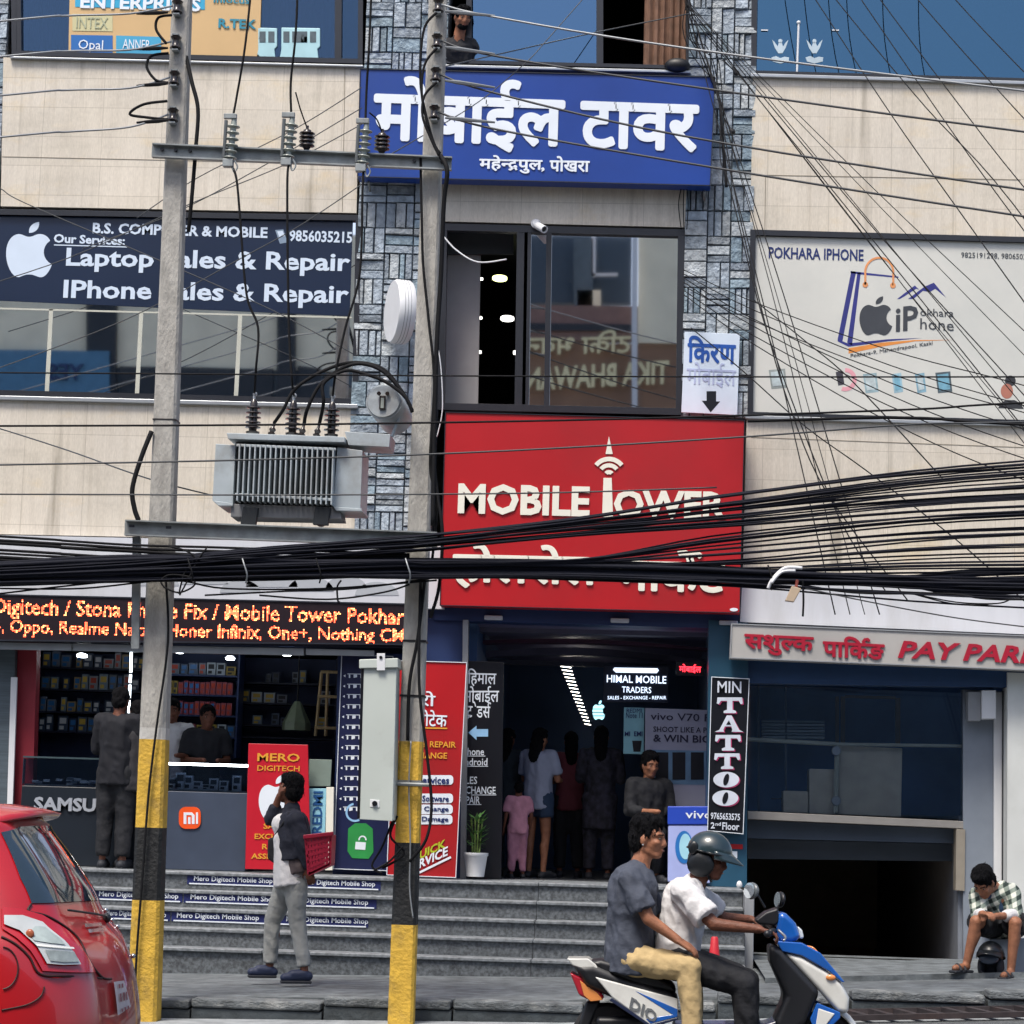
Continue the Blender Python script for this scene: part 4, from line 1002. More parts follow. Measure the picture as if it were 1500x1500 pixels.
led.build('lit_letters', [M('led_orange_red', col=(1, .09, .035), emit=2.6, var=0), M('led_amber', col=(1, .28, .09), emit=3.0, var=0)], o)
# --- parking sign
q4 = [(1071, 913), (1560, 933), (1560, 984), (1069, 964)]
o = board_thing('parking_sign', 'grey sign board lettered PAY PARKING in dark red over the basement ramp', 'sign', q4, FY - .32, .22, M('sign_grey', hexc='a8a6a2', rough=.45, var=.08, scale=2), GREYP, 1.6)
MAR = M('maroon_letters', hexc='a3152f', rough=.4, var=.04)
letters(o, [(deva(['सशु', ('half', 'ल'), 'क'], .035), (1090, 943), (1192, 948), 30), (deva(['पा', 'िक', 'REPH', 'ङ'], .035), (1205, 946), (1296, 951), 32), ('PAY PARKING', (1315, 951), (1610, 964), 26, dict(bold=.03, shear=.25))], MAR, FY - .326, t=.01)
# --- arrow sign
o = board_thing('arrow_sign', 'white paper sign with blue Devanagari word and a black down arrow on the stone pillar', 'sign', [(1003, 486), (1084, 489), (1080, 608), (998, 604)], FY - .06, .015, M('sign_white', hexc='c9d6e4', rough=.5, var=.05))
letters(o, [(deva(['िक', 'रण'], .03), (1007, 511), (1078, 514), 40)], M('bright_blue_letters', hexc='1d4fa0', rough=.4), FY - .0612)
letters(o, [(deva(['मोबाईल'], .01), (1006, 548), (1078, 551), 36)], M('faded_lilac_letters', hexc='a9b3d2', rough=.5), FY - .0612)
shape(o, [[(1035, 573), (1049, 573), (1049, 588), (1055, 588), (1041, 604), (1028, 587), (1035, 587)]], PANELB, FY - .0612, name='arrow')
# --- vinyl sign in the upper left window
o = board_thing('window_sign', 'navy window film lettered Laptop Sales and Repair with a white fruit emblem', 'sign', [(0, 308), (517, 321), (512, 463), (-6, 440)], FY + .042, .004, M('film_navy', hexc='10203a', rough=.3, var=.08, scale=1), None, bevel=0)
SILV = M('silver_film', hexc='c8d6e6', rough=.4, var=.03); Yl = FY + .0408
letters(o, [('B.S. COMPUTER & MOBILE', (136, 334), (392, 341), 16, dict(bold=.03)), ('Our Services:', (79, 349), (183, 353), 13, dict(bold=.03)), ('9856035215', (424, 345), (516, 348), 17, dict(bold=.025)),
            ('Laptop Sales & Repair', (97, 380), (513, 388), 35, dict(bold=.024)), ('IPhone Sales & Repair', (93, 427), (511, 435), 35, dict(bold=.024))], SILV, Yl)
shape(o, apple(9, 325, 67, 81), SILV, Yl)
shape(o, [[(79, 358), (186, 361), (186, 362.5), (79, 359.5)]], SILV, Yl, name='underline')
shape(o, [[(403, 337), (415, 336), (421, 355), (410, 357)]], M('film_grey', hexc='7d8fa3', rough=.4), Yl, name='phone_picture'); shape(o, [[(406, 339), (414, 338), (417, 346), (409, 347)]], SILV, Yl - .003, name='phone_screen')
for x in (75, 207, 352):  # upright strips stand in for lit tubes inside, their glow as cream colour
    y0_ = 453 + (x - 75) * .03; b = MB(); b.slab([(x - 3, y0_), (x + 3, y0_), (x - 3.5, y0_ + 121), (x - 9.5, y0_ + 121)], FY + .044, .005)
    b.build('cream_strip', M('strip_cream', hexc='b9baae', rough=.4, var=.05), B)
b = MB(); b.slab([(-60, 449), (515, 464), (515, 466.5), (-60, 451.5)], FY + .044, .005); b.build('cream_strip', M('strip_cream'), B)
# --- banner in the right window
o = board_thing('window_banner', 'big white window banner with a shopping bag drawing in a dark frame', 'banner', [(1106, 346), (1800, 364), (1800, 628), (1102, 607)], FY + .03, .02, M('banner_white', hexc='cbcbc4', rough=.4, var=.05, scale=1.2, dirt=lin('9aa3a2'), dirt_amt=.3), bevel=0)
b = MB(); frame_bars(b, [(1099, 336), (1800, 355), (1800, 632), (1095, 611)], FY - .01, 8, .06); b.build('frame', DARKF, o, bevel=.005)
Yl = FY + .0288
letters(o, [('POKHARA IPHONE', (1126, 370), (1265, 374), 17, dict(bold=.02))], NAVYL, Yl)
letters(o, [('iP', (1312, 468), (1345, 465), 36, dict(bold=.02)), ('okhara', (1348, 457), (1397, 459), 11), ('hone', (1348, 474), (1397, 477), 16)], M('grey_lettering', hexc='3a3d42', rough=.4), Yl)
letters(o, [('9825191298, 9806502017', (1408, 374), (1520, 377), 9)], M('grey_lettering'), Yl)
letters(o, [('Pokhara-9, Mahendrapool, Kaski', (1246, 522), (1366, 503), 7)], M('grey_lettering'), Yl)
for nm, q, mt in (('bag', [[(1247, 397), (1254, 398), (1234, 500), (1227, 497)], [(1256, 399), (1261, 399), (1248, 506), (1241, 502)], [(1246, 397), (1316, 405), (1316, 407), (1260, 402), (1246, 400)], [(1227, 497), (1242, 503), (1300, 497), (1350, 495), (1300, 500), (1243, 508), (1227, 500)]], 'bag_blue'),
                  ('swoosh', [[(1243, 510), (1290, 502), (1340, 498), (1395, 498), (1340, 500), (1290, 508), (1243, 518)]], 'bag_orange')):
    shape(o, q, M(mt, hexc={'bag_blue': '2c2f78', 'bag_orange': 'd98a3d'}[mt], rough=.4), Yl, name=nm)
shape(o, [ring(1288, 398, 22, 3, -180, 0), [(1266, 398), (1269, 398), (1269, 417), (1266, 417)], [(1307, 398), (1310, 398), (1310, 418), (1307, 418)], circ(1267.5, 417, 4), circ(1308, 418, 4)], M('handle_orange', hexc='d8905a', rough=.4), Yl - .003, name='bag_handle')
shape(o, apple(1259, 434, 48, 57), M('grey_lettering'), Yl - .002)
shape(o, [[(1314, 438), (1340, 418), (1346, 424), (1342, 423), (1325, 434), (1318, 438)], [(1330, 438), (1354, 420), (1368, 414), (1386, 436), (1370, 423), (1362, 428), (1352, 426), (1338, 438)]], M('bag_blue'), Yl, name='hills_drawing')
for i, (x, y, w_, h_, c1) in enumerate(((1126, 542, 24, 28, '8f9794'), (1224, 545, 10, 20, '3c3a42'), (1264, 548, 20, 28, '8fa7ae'), (1306, 548, 14, 28, '8fb0bd'), (1340, 548, 14, 28, '7da3b4'), (1370, 546, 22, 30, '4d5a60'))):
    shape(o, [[(x, y), (x + w_, y - 2), (x + w_ + 3, y + h_ - 2), (x + 4, y + h_)]], M('pic_' + c1, hexc=c1, rough=.4, var=.2, scale=20), Yl, name='phone_picture')
    if w_ > 10: shape(o, [[(x + 3, y + 3), (x + w_ - 3, y + 1), (x + w_, y + h_ - 6), (x + 6, y + h_ - 4)]], M('pic_in_%d' % (i % 2), hexc=('b7c4c6', '6fa0b4')[i % 2], rough=.4, var=.2, scale=20), Yl - .002, name='phone_screen')
shape(o, [ring(1238, 556, 17, 6, -90, 110)], M('strap_pink', hexc='d99aa4', rough=.5), Yl - .001, name='watch_strap')
shape(o, [circ(1480, 558, 8), [(1462, 598), (1466, 590), (1474, 586), (1486, 586), (1494, 590), (1500, 599)]], M('pic_dark', hexc='2a2c30', rough=.5), Yl, name='portrait'); shape(o, [circ(1475, 573, 9, ry=11)], M('pic_skin', hexc='a46a58', rough=.5), Yl - .001, name='portrait')
# --- posters and boxes in the top windows
o = board_thing('brand_poster', 'tan window poster with teal and blue brand tiles in the top left window', 'poster', [(104, -120), (386, -113), (380, 91), (100, 83)], FY + .03, .015, M('poster_tan', hexc='c9a877', rough=.5, var=.08, scale=1.5))
for q, c1 in (([(110, -20), (300, -15), (300, 14), (110, 10)], '2f9fc6'), ([(106, 20), (165, 21), (165, 46), (106, 45)], 'c3bd92'), ([(104, 51), (165, 52), (165, 79), (104, 78)], '1d63a8'), ([(170, 52), (236, 54), (236, 82), (170, 80)], '3f9cc2')):
    shape(o, [q], M('tile_' + c1, hexc=c1, rough=.4, var=.05), FY + .026, name='tile')
letters(o, [('ENTERPRISES', (118, 2), (294, 7), 20, dict(bold=.03)), ('Opal', (115, 67), (151, 68), 18), ('ANNER', (180, 64), (220, 66), 14)], LETTER, FY + .022)
letters(o, [('INTEX', (112, 33), (158, 34), 16)], M('grey_green_letters', hexc='a3a88c', rough=.5), FY + .022)
letters(o, [('R.TEK', (320, 34), (376, 36), 14, dict(bold=.03)), ('Infocus', (313, -1), (366, 1), 10, dict(bold=.02))], M('teal_letters', hexc='1d7f96', rough=.5), FY + .022)
o = thing('curtain', 'dull purple curtain at the left end of the top left window', 'curtain', P(65, 85, FY + .14))
def curtain(par, px0, px1, pt, pb, Y, mat):
    b = MB(); n = 40; pts = []
    A = P(px0, pb, Y); C = P(px1, pb, Y); zt = P(px0, pt, Y).z
    for i in range(n + 1):
        f = i / n; pts.append((A.x + (C.x - A.x) * f, Y + .025 * math.sin(f * 38) + .012 * math.sin(f * 91 + 1)))
    vs = []
    for x, y in pts: vs += [(x, y, A.z), (x, y, zt)]
    b.add(vs, [(2 * i, 2 * i + 2, 2 * i + 3, 2 * i + 1) for i in range(n)]); return b.build('cloth', mat, par, smooth=True)
curtain(o, 24, 99, -220, 82, FY + .14, M('cloth_purple', hexc='5c4a5e', rough=.8, var=.1))
o = thing('curtain', 'brown curtain at the right of the middle top window', 'curtain', P(975, 95, FY + .14)); curtain(o, 942, 1006, -220, 98, FY + .16, M('cloth_brown', hexc='6e5140', rough=.8, var=.3, scale=8))
o = thing('curtain', 'mauve curtain behind the white phone boxes in the top left window', 'curtain', P(430, 90, FY + .3)); curtain(o, 384, 492, -220, 90, FY + .3, M('cloth_mauve', hexc='6f4a50', rough=.8, var=.1))
for i, (x, w_) in enumerate(((374, 32), (409, 60))):
    o = thing('phone_carton', 'pale teal phone carton in the top window, %s one' % ('smaller left' if i == 0 else 'wider right'), 'box', P(x, 90, FY + .12))
    b = MB(); b.slab([(x + 3, 40), (x + w_, 41), (x + w_, 68), (x + w_ - 4, 72), (x + w_ - 2, 90), (x, 88), (x + 3, 72)], FY + .03, .018); b.build('body', M('carton_teal', hexc='a8cfd6', rough=.4, var=.08), o, bevel=.01)
    for k in range(2 if i == 0 else 4):
        b = MB(); xx = x + 6 + k * 13; b.rect(xx, 46, xx + (22 if k == 1 and i else 9), 62, FY + .027, .002); b.build('phone_picture', M('pic_4d5a60'), o)
# eagle emblems and little flag pole in the top right window
for i, cx in enumerate((1143, 1193)):
    o = thing('window_sticker', 'pale winged emblem sticker on the top right window, %s of the pair' % ('left' if i == 0 else 'right'), 'sticker', P(cx, 90, FY + .045))
    wing = [(cx - 3, 78), (cx - 8, 70), (cx - 12, 58), (cx - 8, 62), (cx - 4, 68), (cx - 2, 62), (cx + 2, 62), (cx + 4, 68), (cx + 8, 62), (cx + 12, 58), (cx + 8, 70), (cx + 3, 78)]
    shape(o, [wing, circ(cx, 60, 3)], M('pale_sticker', hexc='aebfca', rough=.5), FY + .043, name='emblem')
    shape(o, [[(cx - 13, 84), (cx - 6, 82), (cx, 85), (cx + 6, 83), (cx + 13, 84), (cx + 12, 90), (cx, 93), (cx - 11, 90)]], M('pale_sticker'), FY + .043, name='ribbon')
o = thing('flag_pole', 'thin pale pole with a knob standing behind the top right window glass', 'pole', P(1168, 106, FY + .2))
b = MB(); b.tube([P(1167.5, 106, FY + .02), P(1170, 34, FY + .02)], .011, 8); b.build('pole', WHITE, o); b = MB(); b.ell(P(1170, 33, FY + .02), .02); b.build('knob', WHITE, o)
for i, x in enumerate((1112, 1216)):
    b = MB(); b.slab([(x + 3, 43), (x + 13, 43.3), (x + 13, 45), (x + 3, 44.7)], FY + .03, .01); tag(b.build('window_catch', WHITE), 'tiny white catch on the top right window, %s one' % ('left' if i == 0 else 'right'), 'catch')
o = board_thing('carton', 'pale grey green carton at the right edge of the top right window', 'box', [(1461, 46), (1560, 48), (1560, 112), (1461, 110)], FY + .3, .3, M('carton_green', hexc='6f8a88', rough=.6))
o = board_thing('carton', 'brown carton stacked above the grey green one in the top right window', 'box', [(1476, -20), (1560, -18), (1560, 46), (1478, 45)], FY + .3, .3, M('carton_brown', hexc='96826c', rough=.6))

# ------------------------------------------------------------------ shop front boards at street level
o = board_thing('standing_sign', 'red standing sign lettered MERO DIGITECH behind the walking man', 'sign', [(364, 1089), (451, 1091), (455, 1275), (359, 1273)], SY - .3, .03, M('standee_red', hexc='b81a2c', rough=.35, var=.05), None)
Yl = SY - .304
letters(o, [('MERO', (377, 1109), (439, 1110), 12, dict(bold=.02)), ('DIGITECH', (377, 1125), (439, 1126), 8, dict(bold=.01)), ('SALES', (386, 1210), (424, 1210), 8), ('EXCHANGE', (373, 1225), (440, 1226), 8), ('REPAIR', (384, 1240), (428, 1240), 8), ('ASSESSORIES', (368, 1254), (446, 1255), 8)], GOLDL, Yl, bold=.02)
shape(o, apple(379, 1135, 50, 66), LETTER, Yl)
o = board_thing('rolled_poster', 'pale blue board lettered upright beside the red standing sign', 'poster', [(452, 1155), (478, 1155), (476, 1226), (449, 1226)], SY - .2, .03, M('poster_pale_blue', hexc='8ec3d6', rough=.4, var=.05))
vs, fs, bd = text_geo('REDMI', .02)
letters(o, [(([V((-v.y, v.x, v.z)) for v in vs], fs, (-bd[3], -bd[2], bd[0], bd[1])), (458, 1190), (472, 1190), 62)], M('poster_blue_ink', hexc='1f4f86', rough=.4), SY - .204)
o = board_thing('stand_post', 'narrow cream post of a display stand at the shop edge', 'post', [(478, 1153), (489, 1153), (487, 1275), (476, 1275)], SY - .22, .05, CREAML)
o = board_thing('notice_board', 'grey green cardboard sheet above the pale blue board', 'board', [(453, 1112), (486, 1113), (484, 1152), (452, 1152)], SY - .12, .02, M('sheet_grey_green', hexc='75847c', rough=.6))
o = board_thing('price_banner', 'navy banner with a green panel and white padlock left of the meter box', 'banner', [(500, 958), (576, 961), (569, 1276), (488, 1273)], SY - .12, .03, M('banner_navy', hexc='151d44', rough=.4, var=.1), LETTER, 1.)
Yl = SY - .124
for k in range(14):
    y = 990 + 15 * k; x = 503 - 10 * k / 20
    shape(o, [[(x, y), (x + 3, y - 2), (x + 3, y + 2)], [(x + 6, y - 3.4), (x + 32 + (k * 7) % 12, y - 3), (x + 32 + (k * 7) % 12, y - 2), (x + 6, y - 2.4)], [(x + 8, y - 2), (x + 10, y - 2), (x + 10, y + 3), (x + 8, y + 3)], [(x + 15, y - 2), (x + 20, y - 2), (x + 20, y + 2), (x + 15, y + 3)], [(x + 25, y - 2), (x + 27, y - 2), (x + 27, y + 3), (x + 25, y + 3)]], LETTER, Yl, name='bullet')
shape(o, [[(510, 1214), (520, 1206), (536, 1206), (546, 1214), (547, 1248), (540, 1258), (516, 1257), (509, 1247)]], M('padlock_green', hexc='2c8a45', rough=.4), Yl - .001, name='emblem')
shape(o, [[(521, 1233), (536, 1234), (535, 1245), (520, 1244)]], LETTER, Yl - .004, name='padlock'); shape(o, [ring(531, 1230, 6, 2, -190, 10)], LETTER, Yl - .004, name='padlock')
shape(o, [ring(520, 1190, 14, 3, 60, 260)], M('pale_blue_mark'), Yl - .001, name='emblem')
o = board_thing('tall_sign', 'tall red panel lettered in white and gold behind the striped pole', 'sign', [(579, 967), (684, 970), (668, 1286), (566, 1282)], 22.72, .03, SIGNR, LETTER, 1)
Yl = 22.714
letters(o, [(deva(['मेरो'], .015), (596, 1022), (638, 1024), 22), (deva(['डिजीटेक'.replace('डि', 'िड')], .015), (590, 1050), (655, 1053), 24)], LETTER, Yl)
letters(o, [('SALES & REPAIR', (583, 1089), (668, 1091), 9), ('EXCHANGE', (590, 1106), (655, 1107), 9)], GOLDL, Yl, bold=.015)
shape(o, [[(607, 1065), (655, 1066), (655, 1068), (607, 1067)]], GOLDL, Yl, name='underline')
for k, (y, s, h) in enumerate(((1142, 'Our Services', 11), (1169, 'Hard & Software', 9), (1185, 'Display Change', 9), (1200, 'Water Damage', 9))):
    xq0 = 580 - k * 1.2; xq1 = 664 - k * .4; hh = 6.5
    b = MB(); b.prism(rrect(xq0, y - hh, xq1, y + hh + 1, Yl, 5), (0, .003, 0)); b.build('pill', LETTER, o)
    letters(o, [(s, (xq0 + 5, y), (xq1 - 6, y + 1), h, dict(bold=.02))], NAVYL, Yl - .003)
letters(o, [('QUICK', (601, 1260), (653, 1236), 15, dict(bold=.03))], M('lime_letters', hexc='a9b52c', rough=.4), Yl)
letters(o, [('SERVICE', (598, 1273), (656, 1246), 14, dict(bold=.03))], LETTER, Yl - .003)
shape(o, [[(607, 1280), (660, 1254), (661, 1257), (612, 1281), (611, 1286)]], LETTER, Yl - .003, name='underline')
o = board_thing('tattoo_sign', 'tall black sign lettered TATTOO downwards on the teal pillar', 'sign', [(1042, 991), (1098, 994), (1089, 1222), (1036, 1217)], SY - .16, .08, PANELB, LETTER, 1)
TL = M('tattoo_white', hexc='c9d0dc', rough=.4); TP = M('tattoo_pink', hexc='b03a6a', rough=.4)
yy = [1007, 1033, 1060, 1088, 1115, 1142, 1169]; Yl = SY - .176
letters(o, [('MIN', (1051, 1006), (1086, 1007), 17, dict(bold=.01))], TL, Yl)
for i, ch in enumerate('TATTOO'):
    y = yy[i + 1]; x = 1069 - i * 1.3; w_ = (18, 21, 18, 18, 19, 19)[i]; h = (11.5, 12, 11.5, 11.5, 11.5, 11.5)[i]
    def serif(ax, ay, e=0):
        if ch == 'T':
            return [[(x - 4 + ax, y - h + ay), (x + 4 + ax, y - h + ay), (x + 4 + ax, y + h + ay), (x - 4 + ax, y + h + ay)], [(x - w_ + ax, y - h + ay), (x - 4.1 + ax, y - h + ay), (x - 4.1 + ax, y - h + 5 + ay), (x - w_ + 5 + ax, y - h + 5 + ay), (x - w_ + 2 + ax, y - h + 10 + ay), (x - w_ - 1 + ax, y - h + 9 + ay)], [(x + 4.1 + ax, y - h + ay), (x + w_ + ax, y - h + ay), (x + w_ + 1 + ax, y - h + 9 + ay), (x + w_ - 2 + ax, y - h + 10 + ay), (x + w_ - 5 + ax, y - h + 5 + ay), (x + 4.1 + ax, y - h + 5 + ay)], [(x - 9 + ax, y + h - 3 + ay), (x - 4.1 + ax, y + h - 5 + ay), (x - 4.1 + ax, y + h + ay), (x - 9 + ax, y + h + ay)], [(x + 4.1 + ax, y + h - 5 + ay), (x + 9 + ax, y + h - 3 + ay), (x + 9 + ax, y + h + ay), (x + 4.1 + ax, y + h + ay)]]
        if ch == 'A':
            return [[(x - 3 + ax, y - h + ay), (x + 4 + ax, y - h + ay), (x + 15 + ax, y + h - 3 + ay), (x + w_ + ax, y + h + ay), (x + 4 + ax, y + h + ay), (x + 5 + ax, y + h - 3 + ay), (x + 3.5 + ax, y + 4 + ay), (x - 6 + ax, y + 4 + ay), (x - 8 + ax, y + h - 3 + ay), (x - 7 + ax, y + h + ay), (x - w_ + ax, y + h + ay), (x - 14 + ax, y + h - 3 + ay)]]
        A_ = circ(x + ax, y + ay, w_, 28, 0, 360, h); return [A_]
    shape(o, serif(1.6, 1.4), TP, Yl + .004, .003, 'letter_shadow'); shape(o, serif(0, 0), TL, Yl, .003, 'letter')
    if ch == 'O':
        shape(o, [[(x + px_ * .9 - py_ * .3, y + py_ * 1.0 + px_ * .4) for px_, py_ in circ(0, 0, 4, 20, 0, 360, 8.5)]], PANELB, Yl - .003, .002, 'letter_counter')
    if ch == 'A': shape(o, [[(x, y - 5), (x + 3, y + 1.5), (x - 4, y + 1.5)]], PANELB, Yl - .003, .002, 'letter_counter')
letters(o, [('9765653575', (1041, 1195), (1084, 1197), 10, dict(bold=.02)), ('2', (1041, 1209), (1047, 1209), 9, dict(bold=.02)), ('nd', (1048, 1207), (1056, 1207), 5, dict(bold=.02)), ('Floor', (1058, 1210), (1083, 1211), 11, dict(bold=.02))], TL, Yl)
shape(thing('wall_sticker', 'small red and white sticker on the teal pillar under the tattoo sign', 'sticker', P(1077, 1240, SY - .06)), [[(1063, 1236), (1088, 1237), (1088, 1244), (1063, 1243)]], SIGNR, SY - .056, name='backing')
shape(thing('wall_sticker', 'tiny white square sticker on the teal pillar beside the helmet', 'sticker', P(1076, 1252, SY - .06)), [[(1068, 1247), (1080, 1247), (1080, 1257), (1068, 1257)]], LETTER, SY - .056, name='backing')
# --- projecting sign drum seen nearly edge on, camera
o = thing('drum_sign', 'round white drum sign seen edge on, fixed to the left stone pillar', 'sign', P(590, 456, FY - .3))
c = P(586, 457, FY - .35); ax = V((-.93, -.36, 0)).normalized()
b = MB(); b.lathe([(.3, -.085), (.315, -.06), (.315, .06), (.3, .085)], c, ax, 40); b.build('body', WHITE, o, smooth='auto')
for d_ in (-.03, .0, .03):
    b = MB(); b.lathe([(.316, d_ - .003), (.318, d_), (.316, d_ + .003)], c, ax, 40); b.build('band', GREYP, o)
b = MB(); b.lathe([(.26, .086), (.26, .092)], c, -ax, 32); b.build('face', GREYP, o)
b = MB(); b.tube([c - ax * .06, c - ax * .3 + V((0, .3, 0))], .02, 8); b.build('bracket', BLACK, o)
o = thing('security_camera', 'small white bullet camera under the lintel of the middle window', 'camera', P(790, 335, FY - .1))
b = MB(); b.lathe([(.045, 0), (.05, .03), (.03, .05)], P(785, 329, FY - .02), (0, -1, .2), 14); b.build('base', WHITE, o, smooth='auto')
b = MB(); d = V((.55, -.7, -.45)).normalized(); c = P(788, 331, FY - .09); b.lathe([(.03, -.02), (.038, 0), (.038, .13), (.03, .13), (.028, .11)], c, d, 14); b.build('housing', WHITE, o, smooth='auto')
b = MB(); b.lathe([(.027, .112), (.024, .118)], c, d, 14); b.build('lens', PANELB, o)
o = thing('speaker_box', 'black round bag resting on the sill of the middle top window', 'bag', P(992, 100, FY))
b = MB(); b.ell(P(992, 96, FY - .05), .13, .08, .075); b.build('bag', BLACK, o, smooth=True)
# ------------------------------------------------------------------ poles
PCON = M('pole_concrete', hexc='a3a19b', rough=.85, var=.2, scale=7, bump=.5, dirt=lin('6d6b66'), dirt_amt=.45, stretch=(2, 2, .8))
PYEL = M('pole_yellow', hexc='c9a23a', rough=.75, var=.2, scale=9, bump=.5, dirt=lin('6f6140'), dirt_amt=.85)
PBLK = M('pole_black_paint', hexc='101316', rough=.7, var=.3, scale=9, bump=.5, dirt=lin('4a4c4b'), dirt_amt=.45)
PWHT = M('pole_white_paint', hexc='b9b8b3', rough=.7, var=.1, scale=8, bump=.3)
PORC = M('porcelain_dark', hexc='2a2320', rough=.25, var=.1, coat=.4)
PGREY = M('porcelain_grey', hexc='8e958f', rough=.3, var=.08, coat=.3)
def zpx(cx, py, Y): return P(cx, py, Y).z
def pole(label, base, top, wb, wt, bands, Y=PY):
    """tapered square concrete pole with painted bands; widths in metres"""
    A = P(base[0], base[1], Y); T = P(top[0], top[1], Y)
    A = A + (A - T) * ((A.z + .05) / (T.z - A.z)); 
    t = thing('utility_pole', label, 'utility pole', A)
    L = T.z - A.z
    def sect(z0, z1, mat, name, ex=0.):
        b = MB(); vs = []
        for z in (z0, z1):
            f = (z - A.z) / L; c = A + (T - A) * f; h = (wb + (wt - wb) * min(f, 1)) / 2 + ex; ch = h * .22
            vs += [c + V(q) for q in ((-h + ch, -h, 0), (h - ch, -h, 0), (h, -h + ch, 0), (h, h - ch, 0), (h - ch, h, 0), (-h + ch, h, 0), (-h, h - ch, 0), (-h, -h + ch, 0))]
        b.add(vs, [tuple(range(7, -1, -1)), tuple(range(8, 16))] + [(i, (i + 1) % 8, 8 + (i + 1) % 8, 8 + i) for i in range(8)])
        return b.build(name, mat, t)
    zs = [A.z - .3] + [zpx(base[0], y, Y) for y in bands]
    mats = [PYEL, PBLK, PYEL, PWHT][:len(bands)]
    for i, mt in enumerate(mats): sect(zs[i], zs[i + 1], mt, 'painted_band')
    sect(zs[-1], T.z + .9, PCON, 'shaft')
    def at(py): 
        z = zpx(base[0] + (top[0] - base[0]) * (base[1] - py) / (base[1] - top[1]), py, Y); f = (z - A.z) / L
        return A + (T - A) * f, (wb + (wt - wb) * f) / 2
    return t, at
TL_, atL = pole('concrete pole with yellow and black bands beside the red car', (211, 1490), (267, 0), .225, .135, (1318, 1212, 1083, 1066))
TR_, atR = pole('concrete pole with yellow and black bands to the right of the white meter box', (588, 1492), (642, 0), .19, .135, (1354, 1234, 1086))
def shackle(t, at, py, side):
    c, h = at(py); d = V((side, 0, 0))
    p = c + V((side * (h * .2), -h - .05, 0))
    b = MB(); b.lathe([(.02, -.05), (.045, -.045), (.028, -.02), (.028, .02), (.045, .045), (.02, .05)], p, (0, .1, 1), 14); ins = b.build('insulator', PORC, t, smooth='auto')
    b = MB(); 
    for z in (-.062, .062): b.obox(p + V((0, .035, z)), V((.025, 0, 0)), V((0, .07, 0)), V((0, 0, .006)))
    b.obox(p + V((0, .04, 0)), V((.012, 0, 0)), V((0, .006, 0)), V((0, 0, .075))); b.build('clevis', STEEL, t)
    return p
SL = [shackle(TL_, atL, y, -1) for y in (18, 70, 122, 176)]
SR = [shackle(TR_, atR, y, 1) for y in (16, 68, 117, 172)]
# straps on the right pole
for py in (1147, 1020, 940):
    c, h = atR(py); b = MB(); h += .006; z = .02 if py == 1147 else .008
    b.box(c.x - h, c.x + h, c.y - h, c.y + h, c.z - z, c.z + z); b.build('strap', STEEL if py == 1147 else BLACK, TR_)
c, h = atL(617); b = MB(); h += .004; b.box(c.x - h, c.x + h, c.y - h, c.y + h, c.z - .006, c.z + .006); b.build('strap', BLACK, TL_)

# ------------------------------------------------------------------ cross arm with fuse cutouts
ca = thing('cross_arm', 'grey steel channel bolted across both poles, carrying three fuse cutouts', 'cross arm', P(440, 232, PY - .14))
Yc = PY - .15
b = MB(); b.slab([(223, 210), (662, 230), (661, 248), (222, 229)], Yc, .012); b.build('web', STEEL, ca)
b = MB(); b.slab([(223, 209), (662, 229), (662, 231), (223, 211)], Yc - .05, .05); b.build('flange', STEEL, ca)
b = MB(); b.slab([(222, 227.5), (661, 246.5), (661, 248.5), (222, 229.5)], Yc - .05, .05); b.build('flange', STEEL, ca)
for x in (238, 258, 279, 607, 648):
    b = MB(); b.lathe([(.014, 0), (.014, .03)], P(x, 219 + (x - 222) * .0455, Yc), (0, -1, 0), 6); b.build('bolt', PANELB, ca)
def cutout(px, py, label):
    Y = Yc - .1; c = P(px, py, Y)
    t = thing('fuse_cutout', label, 'fuse cutout', c)
    tl = V((.06, 0, 1)).normalized()
    b = MB(); prof = [(.02, -.17)]
    for k in range(6): z = -.14 + k * .05; prof += [(.024, z - .018), (.052, z - .006), (.05, z), (.024, z + .008)]
    prof += [(.02, .17)]; b.lathe(prof, c, tl, 14); b.build('insulator', PGREY, t, smooth='auto')
    b = MB(); b.tube([c + V((-.055, -.02, -.15)), c + V((-.05, -.02, .15))], .014, 8); b.build('fuse_tube', M('fuse_tube_grey', hexc='555a5c', rough=.5), t)
    b = MB(); b.obox(c + V((-.02, -.01, .185)), V((.05, 0, 0)), V((0, .02, 0)), V((0, 0, .02))); b.build('top_contact', STEEL, t, bevel=.004)
    b = MB(); b.obox(c + V((-.02, -.01, -.19)), V((.04, 0, 0)), V((0, .03, 0)), V((0, 0, .03))); b.build('hinge', STEEL, t, bevel=.004)
    b = MB(); b.tube(catmull([c + V((.03, -.02, -.17)), c + V((.055, -.02, -.22)), c + V((.03, -.02, -.26)), c + V((.01, -.02, -.2))]), .007, 6); b.build('hook', STEEL, t)
    b = MB(); b.tube([c + V((0, 0, -.05)), V((c.x, Yc, c.z - .05))], .016, 6); b.build('mount', STEEL, t)
    return c
C1 = cutout(340, 205, 'grey ribbed fuse cutout on the cross arm, first from the left pole')
C2 = cutout(425, 203, 'grey ribbed fuse cutout on the cross arm beside the left surge arrester')
C3 = cutout(534, 212, 'grey ribbed fuse cutout on the cross arm in front of the blue sign')
